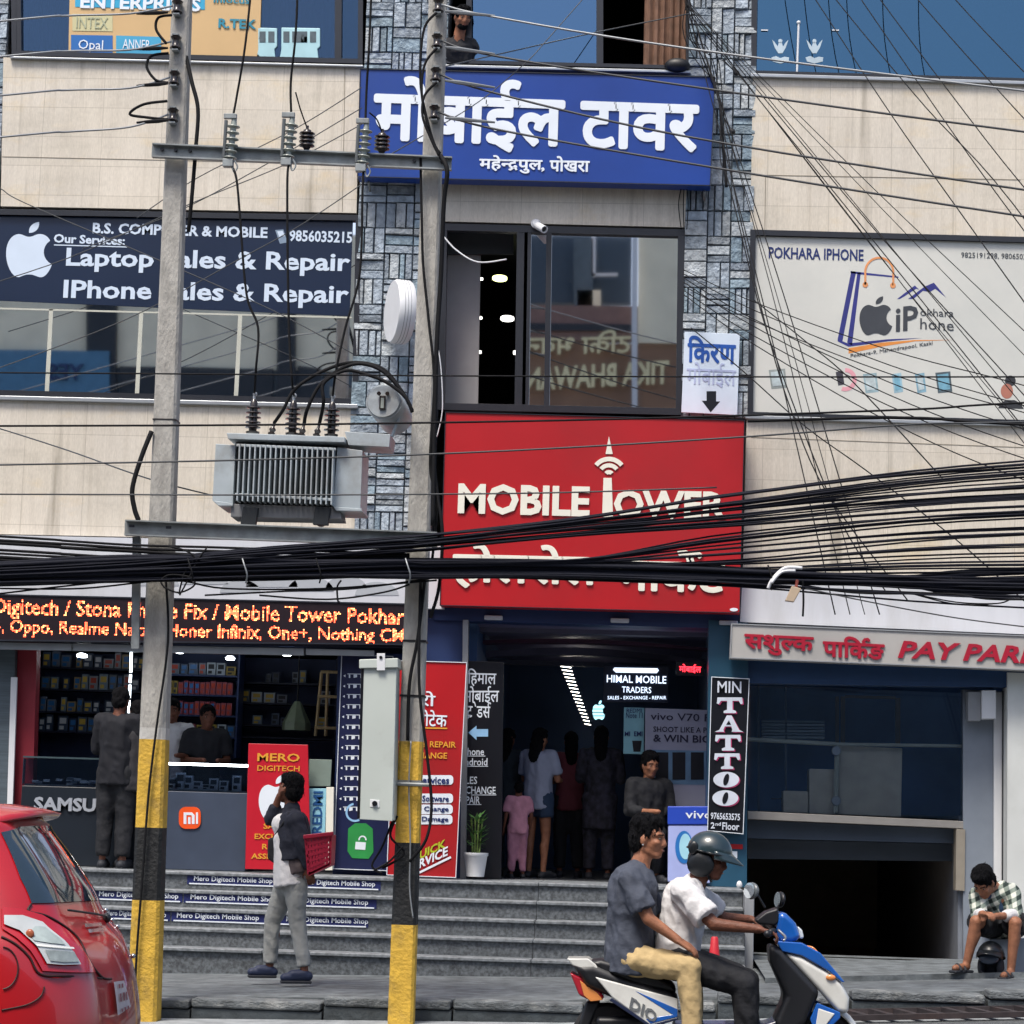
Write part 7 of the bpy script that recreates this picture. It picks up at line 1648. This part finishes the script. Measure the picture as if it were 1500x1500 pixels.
# --- man at the top window
J, s_ = stand(P(676, 262, FY + .22), 1.7, R(28)); J['head'] = P(678, 26, FY - .08); J['face'] = V((.35, -.85, -.35)); J['neck'] = P(673, 50, FY + .0)
J['shL'] = P(690, 66, FY + .04); J['shR'] = P(650, 66, FY + .04); 
person('man with short black hair and beard looking out of the middle top window', J, s_, SKIN, .011, hair='short', seed=6, clothes=[top(C_BLACK, 'shirt', 1.7, .02, 1.0, .02), pants(C_BLACK), lambda c: link(remeshed((lambda b: (b.ell(c['at'](0, .035, -.08), .056, .06, .042, c['rot']), b)[1])(MB()), .01, 2, .004, 30), 'beard', HAIR, c['t'])], base=P(676, 262, FY + .22), hands=False)
# --- customers
def simple(label, x, ybase, Y, h, yaw, tmat, pmat, z=None, arms='fwd', hair='short', skin=SKIND, leg=1.93, sleeve=.8, group=None, lean=0., seed=0, ptop='shirt', pn='trousers', hem=1.05):
    B_ = P(x, ybase, Y); B_.z = Z_LAND if z is None else z
    J, s = stand(B_, h, yaw, arms, lean)
    return person(label, J, s, skin, .014, group, hair, .016, seed, [top(tmat, ptop, sleeve, .02, hem, .028), pants(pmat, pn, leg, .022), shoes(SOLE)], face=abs(math.cos(yaw)) > .3 and math.cos(yaw) > 0, base=B_, hands=False)
simple('man in dark navy clothes standing with his back turned at the Samsung counter', 163, 1285, SY - .32, 1.72, R(172), M('shirt_dark_navy', hexc='080b16', rough=.85), C_BLACK, seed=11, sleeve=1.7)
simple('customer in a dim grey checked shirt close behind the striped left pole', 190, 1285, SY - .28, 1.6, R(200), M('shirt_dim_grey', hexc='2b2a2e', rough=.85, var=.3, scale=20), C_BLACK, seed=12, sleeve=1.5)
simple('shop assistant in a white tee behind the slate counter', 243, 1230, SY + .75, 1.68, R(10), C_WHITE, C_BLACK, seed=13)
simple('shop assistant in black leaning over the slate counter by the blue shelves', 292, 1230, SY + .8, 1.62, R(20), C_BLACK, C_BLACK, seed=14, lean=.1)
simple('woman in a white top and dark shorts with bare legs in the entrance', 785, 1272, SY + 1.15, 1.5, R(150), M('blouse_white', hexc='8d94a8', rough=.8), M('shorts_denim', hexc='243750', rough=.85), leg=.5, hair='long', skin=SKIN, seed=15, pn='shorts')
simple('small child in pale pink standing beside the woman in shorts', 757, 1273, SY + .8, .95, R(200), M('child_pink', hexc='b57f92', rough=.85, var=.15, scale=15), M('child_pink_trousers', hexc='a87488', rough=.85, var=.2, scale=15), seed=16, arms='down')
simple('woman in dark clothes with a dim figured top in the entrance left of the child', 738, 1270, SY + 1.5, 1.5, R(160), M('top_dim_teal', hexc='242e36', rough=.85), C_BLACK, hair='long', seed=17)
simple('person in a dull red top standing deep in the entrance hall', 832, 1265, SY + 1.9, 1.5, R(185), M('top_dull_red', hexc='6b2f38', rough=.85), C_BLACK, hair='long', seed=18)
simple('woman in a long dark flowered dress seen from behind in the entrance', 876, 1270, SY + 1.4, 1.55, R(180), M('dress_flowered', hexc='23222e', rough=.85, var=.9, scale=17), M('dress_skirt', hexc='23222e', rough=.85, var=.9, scale=17), hair='long', seed=19, sleeve=1.2, ptop='dress', hem=1.5)
B_ = P(948, 1275, SY + .42); B_.z = Z_LAND; J, s_ = stand(B_, 1.66, R(25), 'fwd')
for k in ('head', 'neck', 'shL', 'shR', 'elL', 'elR', 'wrL', 'wrR', 'hipL', 'hipR'): J[k] = J[k] + V((0, .1, -.40))
for k in ('knL', 'knR'): J[k] = J[k] + V((0, -.18, .0))
person('man in black cap and black shirt seated behind the lilac promotion counter', J, s_, SKIN, .012, None, 'full', .016, 20, [top(C_BLACK, 'shirt', 1.6, .02, 1.0, .028), pants(C_BLACK), shoes(SOLE)], base=B_, hands=False)
t = thing('stool', 'low dark stool under the man behind the lilac promotion counter', 'stool', B_ + V((0, .15, 0)))
b = MB(); b.lathe([(.15, .37), (.16, .39), (.15, .42)], B_ + V((0, .14, 0)), n=18); b.build('seat', SOLE, t, smooth='auto')
for q in (-.1, .1):
    for q2 in (.05, .23): b = MB(); b.tube([B_ + V((q, q2, .37)), B_ + V((q * 1.2, q2, .002))], .012, 6); b.build('leg', SOLE, t)
# ------------------------------------------------------------------ scooter
SW = M('scooter_white', hexc='cfd0cb', rough=.28, var=.08, coat=.6, dirt=lin('8f8a7e'), dirt_amt=.4); SB = M('scooter_blue', hexc='1254a6', rough=.25, var=.1, coat=.7, dirt=lin('3d5a80'), dirt_amt=.3); SBK = M('scooter_black', hexc='14161b', rough=.45, var=.1); SBN = M('scooter_navy', hexc='1c2540', rough=.3, var=.05, coat=.3)
TYRE = M('tyre_rubber', hexc='1b1b1c', rough=.85, var=.15); CHROME = M('chrome', hexc='b8bcbf', rough=.15, metal=.9, var=.03)
sc = thing('scooter', 'blue and white scooter carrying two men past the steps', 'scooter', P(1040, 1570, YS))
def body_panel(name, pts, hw, mat, par=sc, Yc=YS, bevel=.02, taper=None, seg=3):
    """a shell across the machine: outline seen from the side, half width hw, rounded edges"""
    b = MB(); b.prism([P(x, y, Yc - hw) for x, y in pts], (0, 2 * hw, 0)); return b.build(name, mat, par, bevel=bevel, seg=seg)
def side_skin(name, pts, hw, mat, par=sc, th=.012, bevel=.006):
    o = None
    for sg in (-1, 1):
        b = MB(); y = YS + sg * hw - (th if sg < 0 else 0); b.prism([P(x, y_, YS) + V((0, y - YS, 0)) for x, y_ in pts], (0, th, 0)); o = b.build(name, mat, par, bevel=bevel)
    return o
body_panel('tail_body', [(838, 1412), (870, 1412), (930, 1436), (994, 1455), (994, 1488), (953, 1502), (896, 1462), (858, 1446)], .15, SBK, bevel=.05)
side_skin('side_panel', [(872, 1428), (928, 1443), (993, 1460), (993, 1487), (954, 1500), (897, 1458)], .16, SW, th=.02, bevel=.012)
side_skin('side_stripe', [(930, 1448), (992, 1475), (992, 1486), (953, 1496), (946, 1489), (985, 1483)], .163, SB, th=.02, bevel=.003)
side_skin('side_stripe', [(897, 1459), (953, 1497), (992, 1486.5), (993, 1490), (953, 1502), (893, 1462)], .164, SBN, th=.02, bevel=.003)
for sg in (-1, 1):
    b = MB(); y = YS + sg * .185
    vs, fs, bd = text_geo('DIO', .03, .2); A = P(922, 1464, YS); Bq = P(962, 1488, YS); ux = Bq - A; H = .075
    if sg < 0: b.add([A + V((0, y - YS, 0)) + ux * ((v.x - bd[0]) / (bd[1] - bd[0])) + V((0, 0, H)) * ((v.y - bd[2]) / (bd[3] - bd[2]) - .5) + V((0, .004 * v.z, 0)) for v in vs], fs); b.build('emblem', CHROME, sc)
body_panel('seat', [(862, 1408), (880, 1406), (912, 1414), (960, 1428), (988, 1442), (992, 1456), (962, 1450), (920, 1440), (880, 1424)], .13, SBK, bevel=.03)
body_panel('grab_rail', [(830, 1404), (861, 1404), (872, 1412), (880, 1424), (918, 1441), (932, 1438), (926, 1444), (916, 1446), (878, 1428), (838, 1414)], .135, SW, bevel=.012)
tl = body_panel('tail_light', [(834, 1424), (852, 1432), (880, 1452), (886, 1463), (866, 1467), (848, 1458)], .11, M('tail_red', hexc='a5182a', rough=.15, var=.05, coat=.6), bevel=.015)
for sg in (-1, 1):
    b = MB(); b.prism([P(x, y, YS) + V((0, sg * .112 - .01, 0)) for x, y in ((850, 1434), (876, 1453), (884, 1463), (866, 1465), (856, 1456))], (0, .02, 0)); b.build('turn_signal', M('amber_lens', hexc='d98a4a', rough=.2, var=.1, coat=.5), tl, bevel=.004)
body_panel('rear_mudguard', [(858, 1467), (880, 1466), (862, 1508), (846, 1506)], .06, SBK)
body_panel('engine_case', [(872, 1490), (960, 1490), (990, 1520), (960, 1545), (880, 1540)], .11, SBK, bevel=.03)
body_panel('floorboard', [(985, 1500), (1120, 1500), (1150, 1490), (1150, 1520), (1110, 1536), (985, 1530)], .15, SBN, bevel=.02)
body_panel('leg_shield', [(1126, 1382), (1146, 1392), (1202, 1452), (1182, 1500), (1150, 1520), (1132, 1500), (1150, 1460), (1128, 1410)], .17, SBK, bevel=.04)
body_panel('front_panel', [(1146, 1394), (1174, 1401), (1214, 1424), (1233, 1440), (1245, 1462), (1243, 1487), (1226, 1482), (1202, 1454)], .15, SW, bevel=.05, seg=4)
body_panel('front_cowl', [(1136, 1378), (1174, 1381), (1202, 1396), (1238, 1439), (1233, 1439), (1214, 1423), (1174, 1400), (1146, 1394)], .155, SB, bevel=.012)
side_skin('front_stripe', [(1194, 1466), (1228, 1480), (1228, 1488), (1212, 1504), (1190, 1506), (1184, 1490)], .14, SB, th=.02)
side_skin('front_stripe', [(1196, 1474), (1220, 1482), (1206, 1500), (1192, 1500)], .146, SW, th=.02)
body_panel('head_cover', [(1140, 1335), (1152, 1338), (1166, 1352), (1174, 1376), (1160, 1381), (1140, 1381), (1137, 1362)], .13, SB, bevel=.04, seg=4)
body_panel('headlight', [(1168, 1356), (1175, 1362), (1178, 1374), (1172, 1376)], .09, M('lamp_lens', hexc='c8d0d4', rough=.1, coat=.6, var=.03), bevel=.012)
body_panel('instrument_cover', [(1106, 1348), (1122, 1336), (1140, 1330), (1142, 1350), (1136, 1356), (1110, 1354)], .12, SBK, bevel=.02)
b = MB(); b.tube([P(1128, 1366, YS - .34), P(1136, 1362, YS), P(1120, 1350, YS + .34)], .017, 10); b.build('handlebar', SBK, sc, smooth=True)
b = MB(); b.cap(P(1124, 1368, YS - .36), .022, P(1130, 1366, YS - .25), .02); b.build('grip', SBK, sc, smooth=True); b = MB(); b.cap(P(1112, 1350, YS + .36), .022, P(1120, 1352, YS + .25), .02); b.build('grip', SBK, sc, smooth=True)
b = MB(); b.tube(catmull([P(1140, 1362, YS - .28), P(1150, 1372, YS - .33), P(1148, 1378, YS - .38)]), .008, 6); b.build('brake_lever', CHROME, sc, smooth=True)
for (mx_, my_, d_, st) in ((1101, 1305, -.3, [(1121, 1330), (1114, 1318), (1108, 1308)]), (1143, 1318, .3, [(1138, 1334), (1140, 1328), (1142, 1322)])):
    cM = P(mx_, my_, YS + d_); fM = V((-.75, -.6, .1)) if d_ < 0 else V((-.9, -.35, .1)); f_, r_, u_ = frame_of(fM); rotM = Matrix((r_, f_, u_)).transposed()
    b = MB(); b.ell(cM, .062, .022, .05, rotM); m_o = b.build('mirror', SBK if d_ > 0 else M('mirror_shell', hexc='5b6266', rough=.3), sc, smooth=True)
    b = MB(); b.lathe([(.001, .02), (.046, .021), (.001, .0212)], cM, fM, 18); b.build('mirror_glass', M('mirror_glass', hexc='c4ccd0', rough=.06, metal=.8, var=0), m_o)
    b = MB(); b.tube(catmull([P(x, y, YS + d_ * .9) for x, y in st]), .007, 6); b.build('stalk', SBK, m_o, smooth=True)
b = MB(); b.ell(P(1217, 1432, YS - .155), .03, .012, .018); b.build('turn_signal', M('amber_lens'), sc, smooth=True)
b = MB(); b.tube(catmull([P(1178, 1386, YS - .05), P(1190, 1388, YS - .1), P(1200, 1398, YS - .1)]), .006, 6); b.build('badge', M('amber_lens'), sc, smooth=True)
def wheel(x, y, r, par, Y=YS):
    c = P(x, y, Y); b = MB(); b.lathe([(r * .68, -.045), (r * .9, -.05), (r, -.025), (r, .025), (r * .9, .05), (r * .68, .045)], c, (0, 1, 0), 32); w_ = b.build('wheel', TYRE, par, smooth='auto')
    b = MB(); b.lathe([(r * .67, -.035), (r * .55, -.03), (r * .2, -.045), (r * .2, .045), (r * .55, .03), (r * .67, .035)], c, (0, 1, 0), 24); b.build('rim', STEEL, w_, smooth='auto'); return w_
wheel(1204, 1528, .2, sc); wheel(888, 1521, .21, sc)
b = MB(); n_ = 12; cW = P(1204, 1528, YS); pts = [cW + V((math.cos(R(a)) * .22, 0, math.sin(R(a)) * .22)) for a in range(10, 160, 12)]
vs = []
for p in pts:
    for dy in (-.07, 0, .07): vs.append(p + V((0, dy, 0)) + (p - cW).normalized() * (.015 if dy == 0 else -.01))
b.add(vs, [(3 * i + j, 3 * i + j + 1, 3 * i + 4 + j, 3 * i + 3 + j) for i in range(len(pts) - 1) for j in (0, 1)]); o = b.build('front_mudguard', SW, sc, smooth=True); md = o.modifiers.new('s', 'SOLIDIFY'); md.thickness = .012
b = MB(); b.tube([P(1155, 1400, YS), P(1204, 1528, YS)], .03, 10); b.build('fork', SBK, sc, smooth=True)

# traffic cone behind the scooter
t = thing('traffic_cone', 'small red traffic cone standing behind the scooter before the steps', 'traffic cone', P(1046, 1418, 20.6))
c = P(1046, 1416, 20.6); b = MB(); b.lathe([(.055, 0), (.03, .24), (.022, .25)], c, n=20); b.build('cone', M('cone_red', hexc='c22330', rough=.5, var=.06), t, smooth='auto'); b = MB(); b.obox(c + V((0, 0, -.01)), V((.09, 0, 0)), V((0, .09, 0)), V((0, 0, .012))); b.build('foot', M('cone_red'), t, bevel=.006)
# little bollard lamp on the stair end
t = thing('stair_lamp', 'tiny white lamp knob on top of the stair end wall', 'lamp', P(1083, 1296, 22)); b = MB(); b.lathe([(.02, 0), (.03, .02), (.02, .05), (.005, .06)], P(1083, 1300, 22.0), n=12); b.build('knob', WHITE, t, smooth='auto')

# ------------------------------------------------------------------ red hatchback
RED = M('car_red', hexc='a8141c', rough=.3, var=.08, scale=4, coat=.8, dirt=lin('7d2a26'), dirt_amt=.35); 
CARG = M('car_glass', hexc='20303a', rough=.06, var=.0, spec=.8, coat=.6); LENS = M('lamp_clear_lens', hexc='b9bfc0', rough=.15, var=.12, scale=9, coat=.8); LENR = M('lamp_red_lens', hexc='b01020', rough=.12, coat=.8, var=.05); SEAM = M('panel_seam', hexc='2a0a0c', rough=.6, var=0)
CY = 9.9; CB = P(203, 1440, CY); HEAD = R(180 + 4)            # the nose points left and a little into the road
car = thing('hatchback_car', 'red hatchback with clear tail lamp, cut off by the left edge', 'car', (CB.x - 1.6, CY, 0))
zg = gz(CB.x - 1.5)
fx = V((math.cos(HEAD), math.sin(HEAD), 0)); fs_ = V((fx.y, -fx.x, 0))      # forward; toward the car's right
if fs_.y < 0: pass
# local frame: X forward from the rear bumper, S = +1 is the side turned to the camera
ns = V((-fx.y, fx.x, 0)); 
if ns.y > 0: ns = -ns
ORG = V((CB.x, CB.y, zg)) - ns * 0.62 + fx * .0
ORG = V((CB.x, CB.y + .3, zg))
def CL(X, S, Z): return ORG + fx * X + ns * S + V((0, 0, Z * 1.045))
def pix(p):
    d = V(p) - CAM; return 750 + F * d.dot(rt) / d.dot(fw), 750 - F * d.dot(up) / d.dot(fw)
def interp(tab, z):
    n = len(tab)
    for i in range(n - 1):
        if z <= tab[i + 1][0] or i == n - 2:
            (a, va), (b_, vb) = tab[i], tab[i + 1]; f = min(1, max(0, (z - a) / (b_ - a)))
            m0 = (vb - tab[i - 1][1]) / (b_ - tab[i - 1][0]) if i else (vb - va) / (b_ - a)
            m1 = (tab[i + 2][1] - va) / (tab[i + 2][0] - a) if i < n - 2 else (vb - va) / (b_ - a)
            h = b_ - a; return va * (2 * f ** 3 - 3 * f * f + 1) + m0 * h * (f ** 3 - 2 * f * f + f) + vb * (3 * f * f - 2 * f ** 3) + m1 * h * (f ** 3 - f * f)
REAR = [(.2, .10), (.3, .03), (.45, 0), (.62, .0), (.74, .015), (.88, .05), (.98, .10), (1.06, .17), (1.2, .25), (1.40, .41), (1.46, .48), (1.50, .75), (1.53, 1.3)]
FRNT = [(.2, 3.75), (.45, 3.82), (.7, 3.74), (.85, 3.5), (.95, 2.95), (1.0, 2.75), (1.4, 1.95), (1.5, 1.6), (1.53, 1.4)]
HALF = [(.2, .78), (.4, .83), (.7, .845), (.95, .82), (1.02, .80), (1.4, .60), (1.48, .54), (1.53, .42)]
RC = [(.2, .30), (.6, .36), (.95, .34), (1.1, .30), (1.4, .24), (1.53, .2)]
def outline(z, n=16, off=0.):
    xr, xf, h, rc = interp(REAR, z) - off, interp(FRNT, z) + off, interp(HALF, z) + off, interp(RC, z); pts = []
    rcx = min(rc * 1.15, (xf - xr) * .45)
    bow = .07                                   # the tail bows out in the middle
    for i in range(7): s = -1 + 2 * i / 6; S = s * (h - rc); pts.append((xr - 0 + bow * (s * s - 1) * .8 + .06, S))
    x_in = xr + .06
    for i in range(1, n): a = R(90 * i / n); pts.append((x_in + rcx * (1 - math.cos(a)), (h - rc) + rc * math.sin(a)))
    for i in range(13): pts.append((x_in + rcx + (xf - rc - x_in - rcx) * i / 12, h))
    for i in range(1, n): a = R(90 * i / n); pts.append((xf - rc + rc * math.sin(a), h - rc + rc * math.cos(a)))
    for i in range(7): s = 1 - 2 * i / 6; pts.append((xf + .1 * (1 - s * s), s * (h - rc)))
    for i in range(1, n): a = R(90 * i / n); pts.append((xf - rc + rc * math.cos(a), -(h - rc) - rc * math.sin(a)))
    for i in range(13): pts.append((xf - rc + (x_in + rcx - xf + rc) * i / 12, -h))
    for i in range(1, n): a = R(90 * i / n); pts.append((x_in + rcx * (1 - math.sin(a)), -(h - rc) - rc * math.cos(a)))
    return pts
ZS = [.2 + .019 * i for i in range(70)] + [1.525, 1.53]
mxp = max(pix(CL(X, S, z))[0] for z in (.4, .5, .6) for X, S in outline(z)); ORG = ORG + V(((205 - mxp) / 350, 0, 0))
b = MB(); N_ = len(outline(.5)); vs = []
for z in ZS:
    for X, S in outline(z): vs.append(CL(X, S, z))
fsx = [(i * N_ + k, i * N_ + (k + 1) % N_, (i + 1) * N_ + (k + 1) % N_, (i + 1) * N_ + k) for i in range(len(ZS) - 1) for k in range(N_)] + [tuple(range(N_ - 1, -1, -1)), tuple((len(ZS) - 1) * N_ + k for k in range(N_))]
b.add(vs, fsx); cb = b.build('body', RED, car, smooth=True)
def arc(u, z, off):
    """point on the car's skin: u measured along the outline index (0..N), z height, pushed out by off"""
    pts = outline(z, off=off); i = int(math.floor(u)) % N_; f = u - math.floor(u); a = pts[i]; c_ = pts[(i + 1) % N_]
    return CL(a[0] + (c_[0] - a[0]) * f, a[1] + (c_[1] - a[1]) * f, z)
def skin_patch(name, poly, mat, off=.006, par=car, step=(.5, .015), smooth=True):
    """patch of skin inside a (u, z) outline"""
    us = [p[0] for p in poly]; zs = [p[1] for p in poly]
    bm = bmesh.new(); f0 = bm.faces.new([bm.verts.new((u, z * 30, 0)) for u, z in poly])
    for axis, lo, hi, st in ((0, min(us), max(us), step[0]), (1, min(zs) * 30, max(zs) * 30, step[1] * 30)):
        v = math.floor(lo / st) * st + st
        while v < hi:
            co_ = [0, 0, 0]; co_[axis] = v; no = [0, 0, 0]; no[axis] = 1
            bmesh.ops.bisect_plane(bm, geom=bm.verts[:] + bm.edges[:] + bm.faces[:], plane_co=co_, plane_no=no); v += st
    bmesh.ops.triangulate(bm, faces=[f for f in bm.faces if len(f.verts) > 4])
    me = bpy.data.meshes.new(name)
    for v in bm.verts: v.co = arc(v.co.x, v.co.y / 30, off)
    bmesh.ops.recalc_face_normals(bm, faces=bm.faces); bm.to_mesh(me); bm.free()
    for p in me.polygons: p.use_smooth = smooth
    return link(me, name, mat, par)
# outline index: 0..6 tail (far to near side), 6..22 near rear corner, 22..35 near flank
INV = {}
for iu in range(0, 140):
    for iz in range(0, 90):
        u_ = iu * .25; z_ = .45 + iz * .0115; INV[(u_, z_)] = pix(arc(u_, z_, .006))
def skin_at(x, y):
    """the spot (u, z) of the car's tail that shows at a pixel"""
    return min(INV, key=lambda k: (INV[k][0] - x) ** 2 + (INV[k][1] - y) ** 2)
def refine(x, y):
    u_, z_ = skin_at(x, y); st = (.125, .006)
    for _ in range(14):
        best = min(((u_ + du * st[0], z_ + dz * st[1]) for du in (-1, 0, 1) for dz in (-1, 0, 1)), key=lambda k: (lambda q: (q[0] - x) ** 2 + (q[1] - y) ** 2)(pix(arc(k[0], k[1], .006))))
        if best == (u_, z_): st = (st[0] / 2, st[1] / 2)
        u_, z_ = best
    return u_, z_
def on(pts): return [refine(x, y) for x, y in pts]
skin_patch('rear_window', on([(-30, 1222), (2, 1219), (20, 1215), (57, 1209), (76, 1210), (106, 1250), (136, 1296), (149, 1317), (118, 1320), (84, 1322), (47, 1323), (30, 1285)][1:]), CARG, .004)
skin_patch('side_window', [(27.5, 1.06), (33, 1.04), (33, 1.40), (28.5, 1.38)], CARG, .004)
skin_patch('tail_lamp_surround', on([(3, 1328), (30, 1331), (62, 1340), (98, 1362), (122, 1392), (140, 1424), (100, 1424), (62, 1422), (44, 1392), (22, 1372), (3, 1360)]), M('car_red_gloss', hexc='b0121f', rough=.15, coat=1., var=.03), .008)
lm = skin_patch('tail_lamp', on([(3, 1340), (30, 1340), (60, 1350), (92, 1377), (116, 1412), (90, 1413), (66, 1411), (50, 1384), (26, 1362), (3, 1353)]), LENS, .016)
skin_patch('lamp_divider', on([(48, 1382), (70, 1384), (104, 1387), (105, 1389.5), (70, 1387), (50, 1385)]), M('lamp_divider', hexc='e3e5e2', rough=.2, var=0), .020, lm)
skin_patch('lamp_inner', on([(62, 1391), (84, 1392), (105, 1394), (112, 1408), (90, 1409), (70, 1407)]), M('lamp_inner_grey', hexc='8d9796', rough=.25, var=.3, scale=18, coat=.6), .019, lm)
skin_patch('lamp_inner', on([(48, 1356), (62, 1357), (84, 1374), (92, 1383), (70, 1381), (46, 1377), (38, 1366)]), M('lamp_inner_pale', hexc='a3b0ae', rough=.2, var=.25, scale=18, coat=.6), .019, lm)
b = MB(); q = refine(40, 1368); b.ell(arc(q[0], q[1], .018), .018, .01, .02); b.build('bulb', M('bulb_amber', hexc='a0583a', rough=.3), lm, smooth=True)
def seam(pts, r=.005, par=car, mat=SEAM, off=.003, name='seam'):
    o = wire_geo(name, [arc(u, z, off) for u, z in pts], r, mat, par); return o
seam(on([(47, 1324), (43, 1335), (70, 1342), (100, 1360), (118, 1378), (132, 1408), (150, 1431), (164, 1434)]), .005)
seam(on([(3, 1372), (24, 1383), (44, 1402), (60, 1427), (100, 1430), (150, 1433)]), .005)
seam(on([(66, 1445), (60, 1460), (40, 1472), (3, 1480)]), .003)
pts = [arc(*refine(3 + 24 * math.cos(R(a)), 1418 + 31 * math.sin(R(a))), .004) for a in range(-85, 86, 10)]; b = MB(); b.tube(pts, .003, 6); b.build('fuel_lid', SEAM, car)
pl = skin_patch('number_plate', on([(164, 1438), (179, 1436), (189, 1474), (170, 1487)]), M('plate_pale', hexc='b7aeb2', rough=.4, var=.05), .014)
PCH = M('plate_red', hexc='7a3040', rough=.5, var=0)
for cx_, cy_, hh in ((170.5, 1444.5, 3), (175, 1443.5, 3), (172.5, 1461, 6), (177, 1459.5, 6), (181, 1458.5, 6), (174.5, 1479.5, 2.4), (179, 1477.5, 2.4), (183.5, 1475.5, 2.4)):
    skin_patch('plate_character', on([(cx_ - 1.3, cy_ - hh), (cx_ + .6, cy_ - hh - .4), (cx_ + 1.4, cy_ + hh - .4), (cx_ - .5, cy_ + hh)]), PCH, .02, pl)
for q4 in ([(122, 1353), (146, 1351), (148, 1356), (124, 1358)], [(127, 1361), (149, 1359), (151, 1364), (129, 1366)]): skin_patch('badge', on(q4), CHROME, .012)
for x, y in ((157, 1332), (169, 1343), (180, 1350), (195, 1400)): b = MB(); q = refine(x, y); b.ell(arc(q[0], q[1], .008), .011); b.build('tailgate_trim', CHROME, car, smooth=True)
b = MB(); vs = []; n_ = 14
for j, (X, Z, w_) in enumerate(((.95, 1.512, .46), (.6, 1.512, .50), (.48, 1.498, .52), (.41, 1.482, .52), (.42, 1.470, .52), (.6, 1.46, .5), (.95, 1.47, .46))):
    for i in range(n_ + 1): s_ = -1 + 2 * i / n_; e_ = abs(s_) ** 5; X_ = X + (.62 - X) * e_ * .75; Z_ = Z + (1.475 - Z) * e_; vs.append(CL(X_ + .07 * s_ * s_ - .02, s_ * w_, Z_ - .05 * abs(s_) ** 3))
b.add(vs, [(j * (n_ + 1) + i, j * (n_ + 1) + i + 1, ((j + 1) % 7) * (n_ + 1) + i + 1, ((j + 1) % 7) * (n_ + 1) + i) for j in range(7) for i in range(n_)] + [tuple(j * (n_ + 1) for j in range(7)), tuple(j * (n_ + 1) + n_ for j in range(6, -1, -1))]); b.build('spoiler', RED, car, smooth=True)
b = MB(); b.tube(catmull([arc(2.5, 1.065, .02), arc(4, 1.085, .025), arc(6, 1.11, .025)]), .005, 6); b.ell(arc(2.6, 1.06, .015), .02); b.build('wiper', SBK, car, smooth=True)
b = MB(); b.lathe([(.012, 0), (.014, .012)], arc(8, .38, .0), ns, 12); b.ell(arc(9, .36, .004), .03, .02, .045); b.build('reflector', M('bulb_amber'), car, smooth=True)
for X in (.72, 3.1):
    for sg in (-1, 1):
        c = CL(X, sg * .74, .3); b = MB(); b.lathe([(.2, -.08), (.28, -.1), (.3, -.06), (.3, .06), (.28, .1), (.2, .08)], c, ns * sg, 32); w_ = b.build('wheel', TYRE, car, smooth='auto'); b = MB(); b.lathe([(.2, .05), (.19, .085), (.05, .095), (.04, .1)], c, ns * sg, 24); b.build('rim', CHROME, w_, smooth='auto')
        b = MB(); b.lathe([(.345, .112), (.345, .1)], CL(X, sg * .735, .3), ns * sg, 36); b.build('wheel_arch', SBK, car)
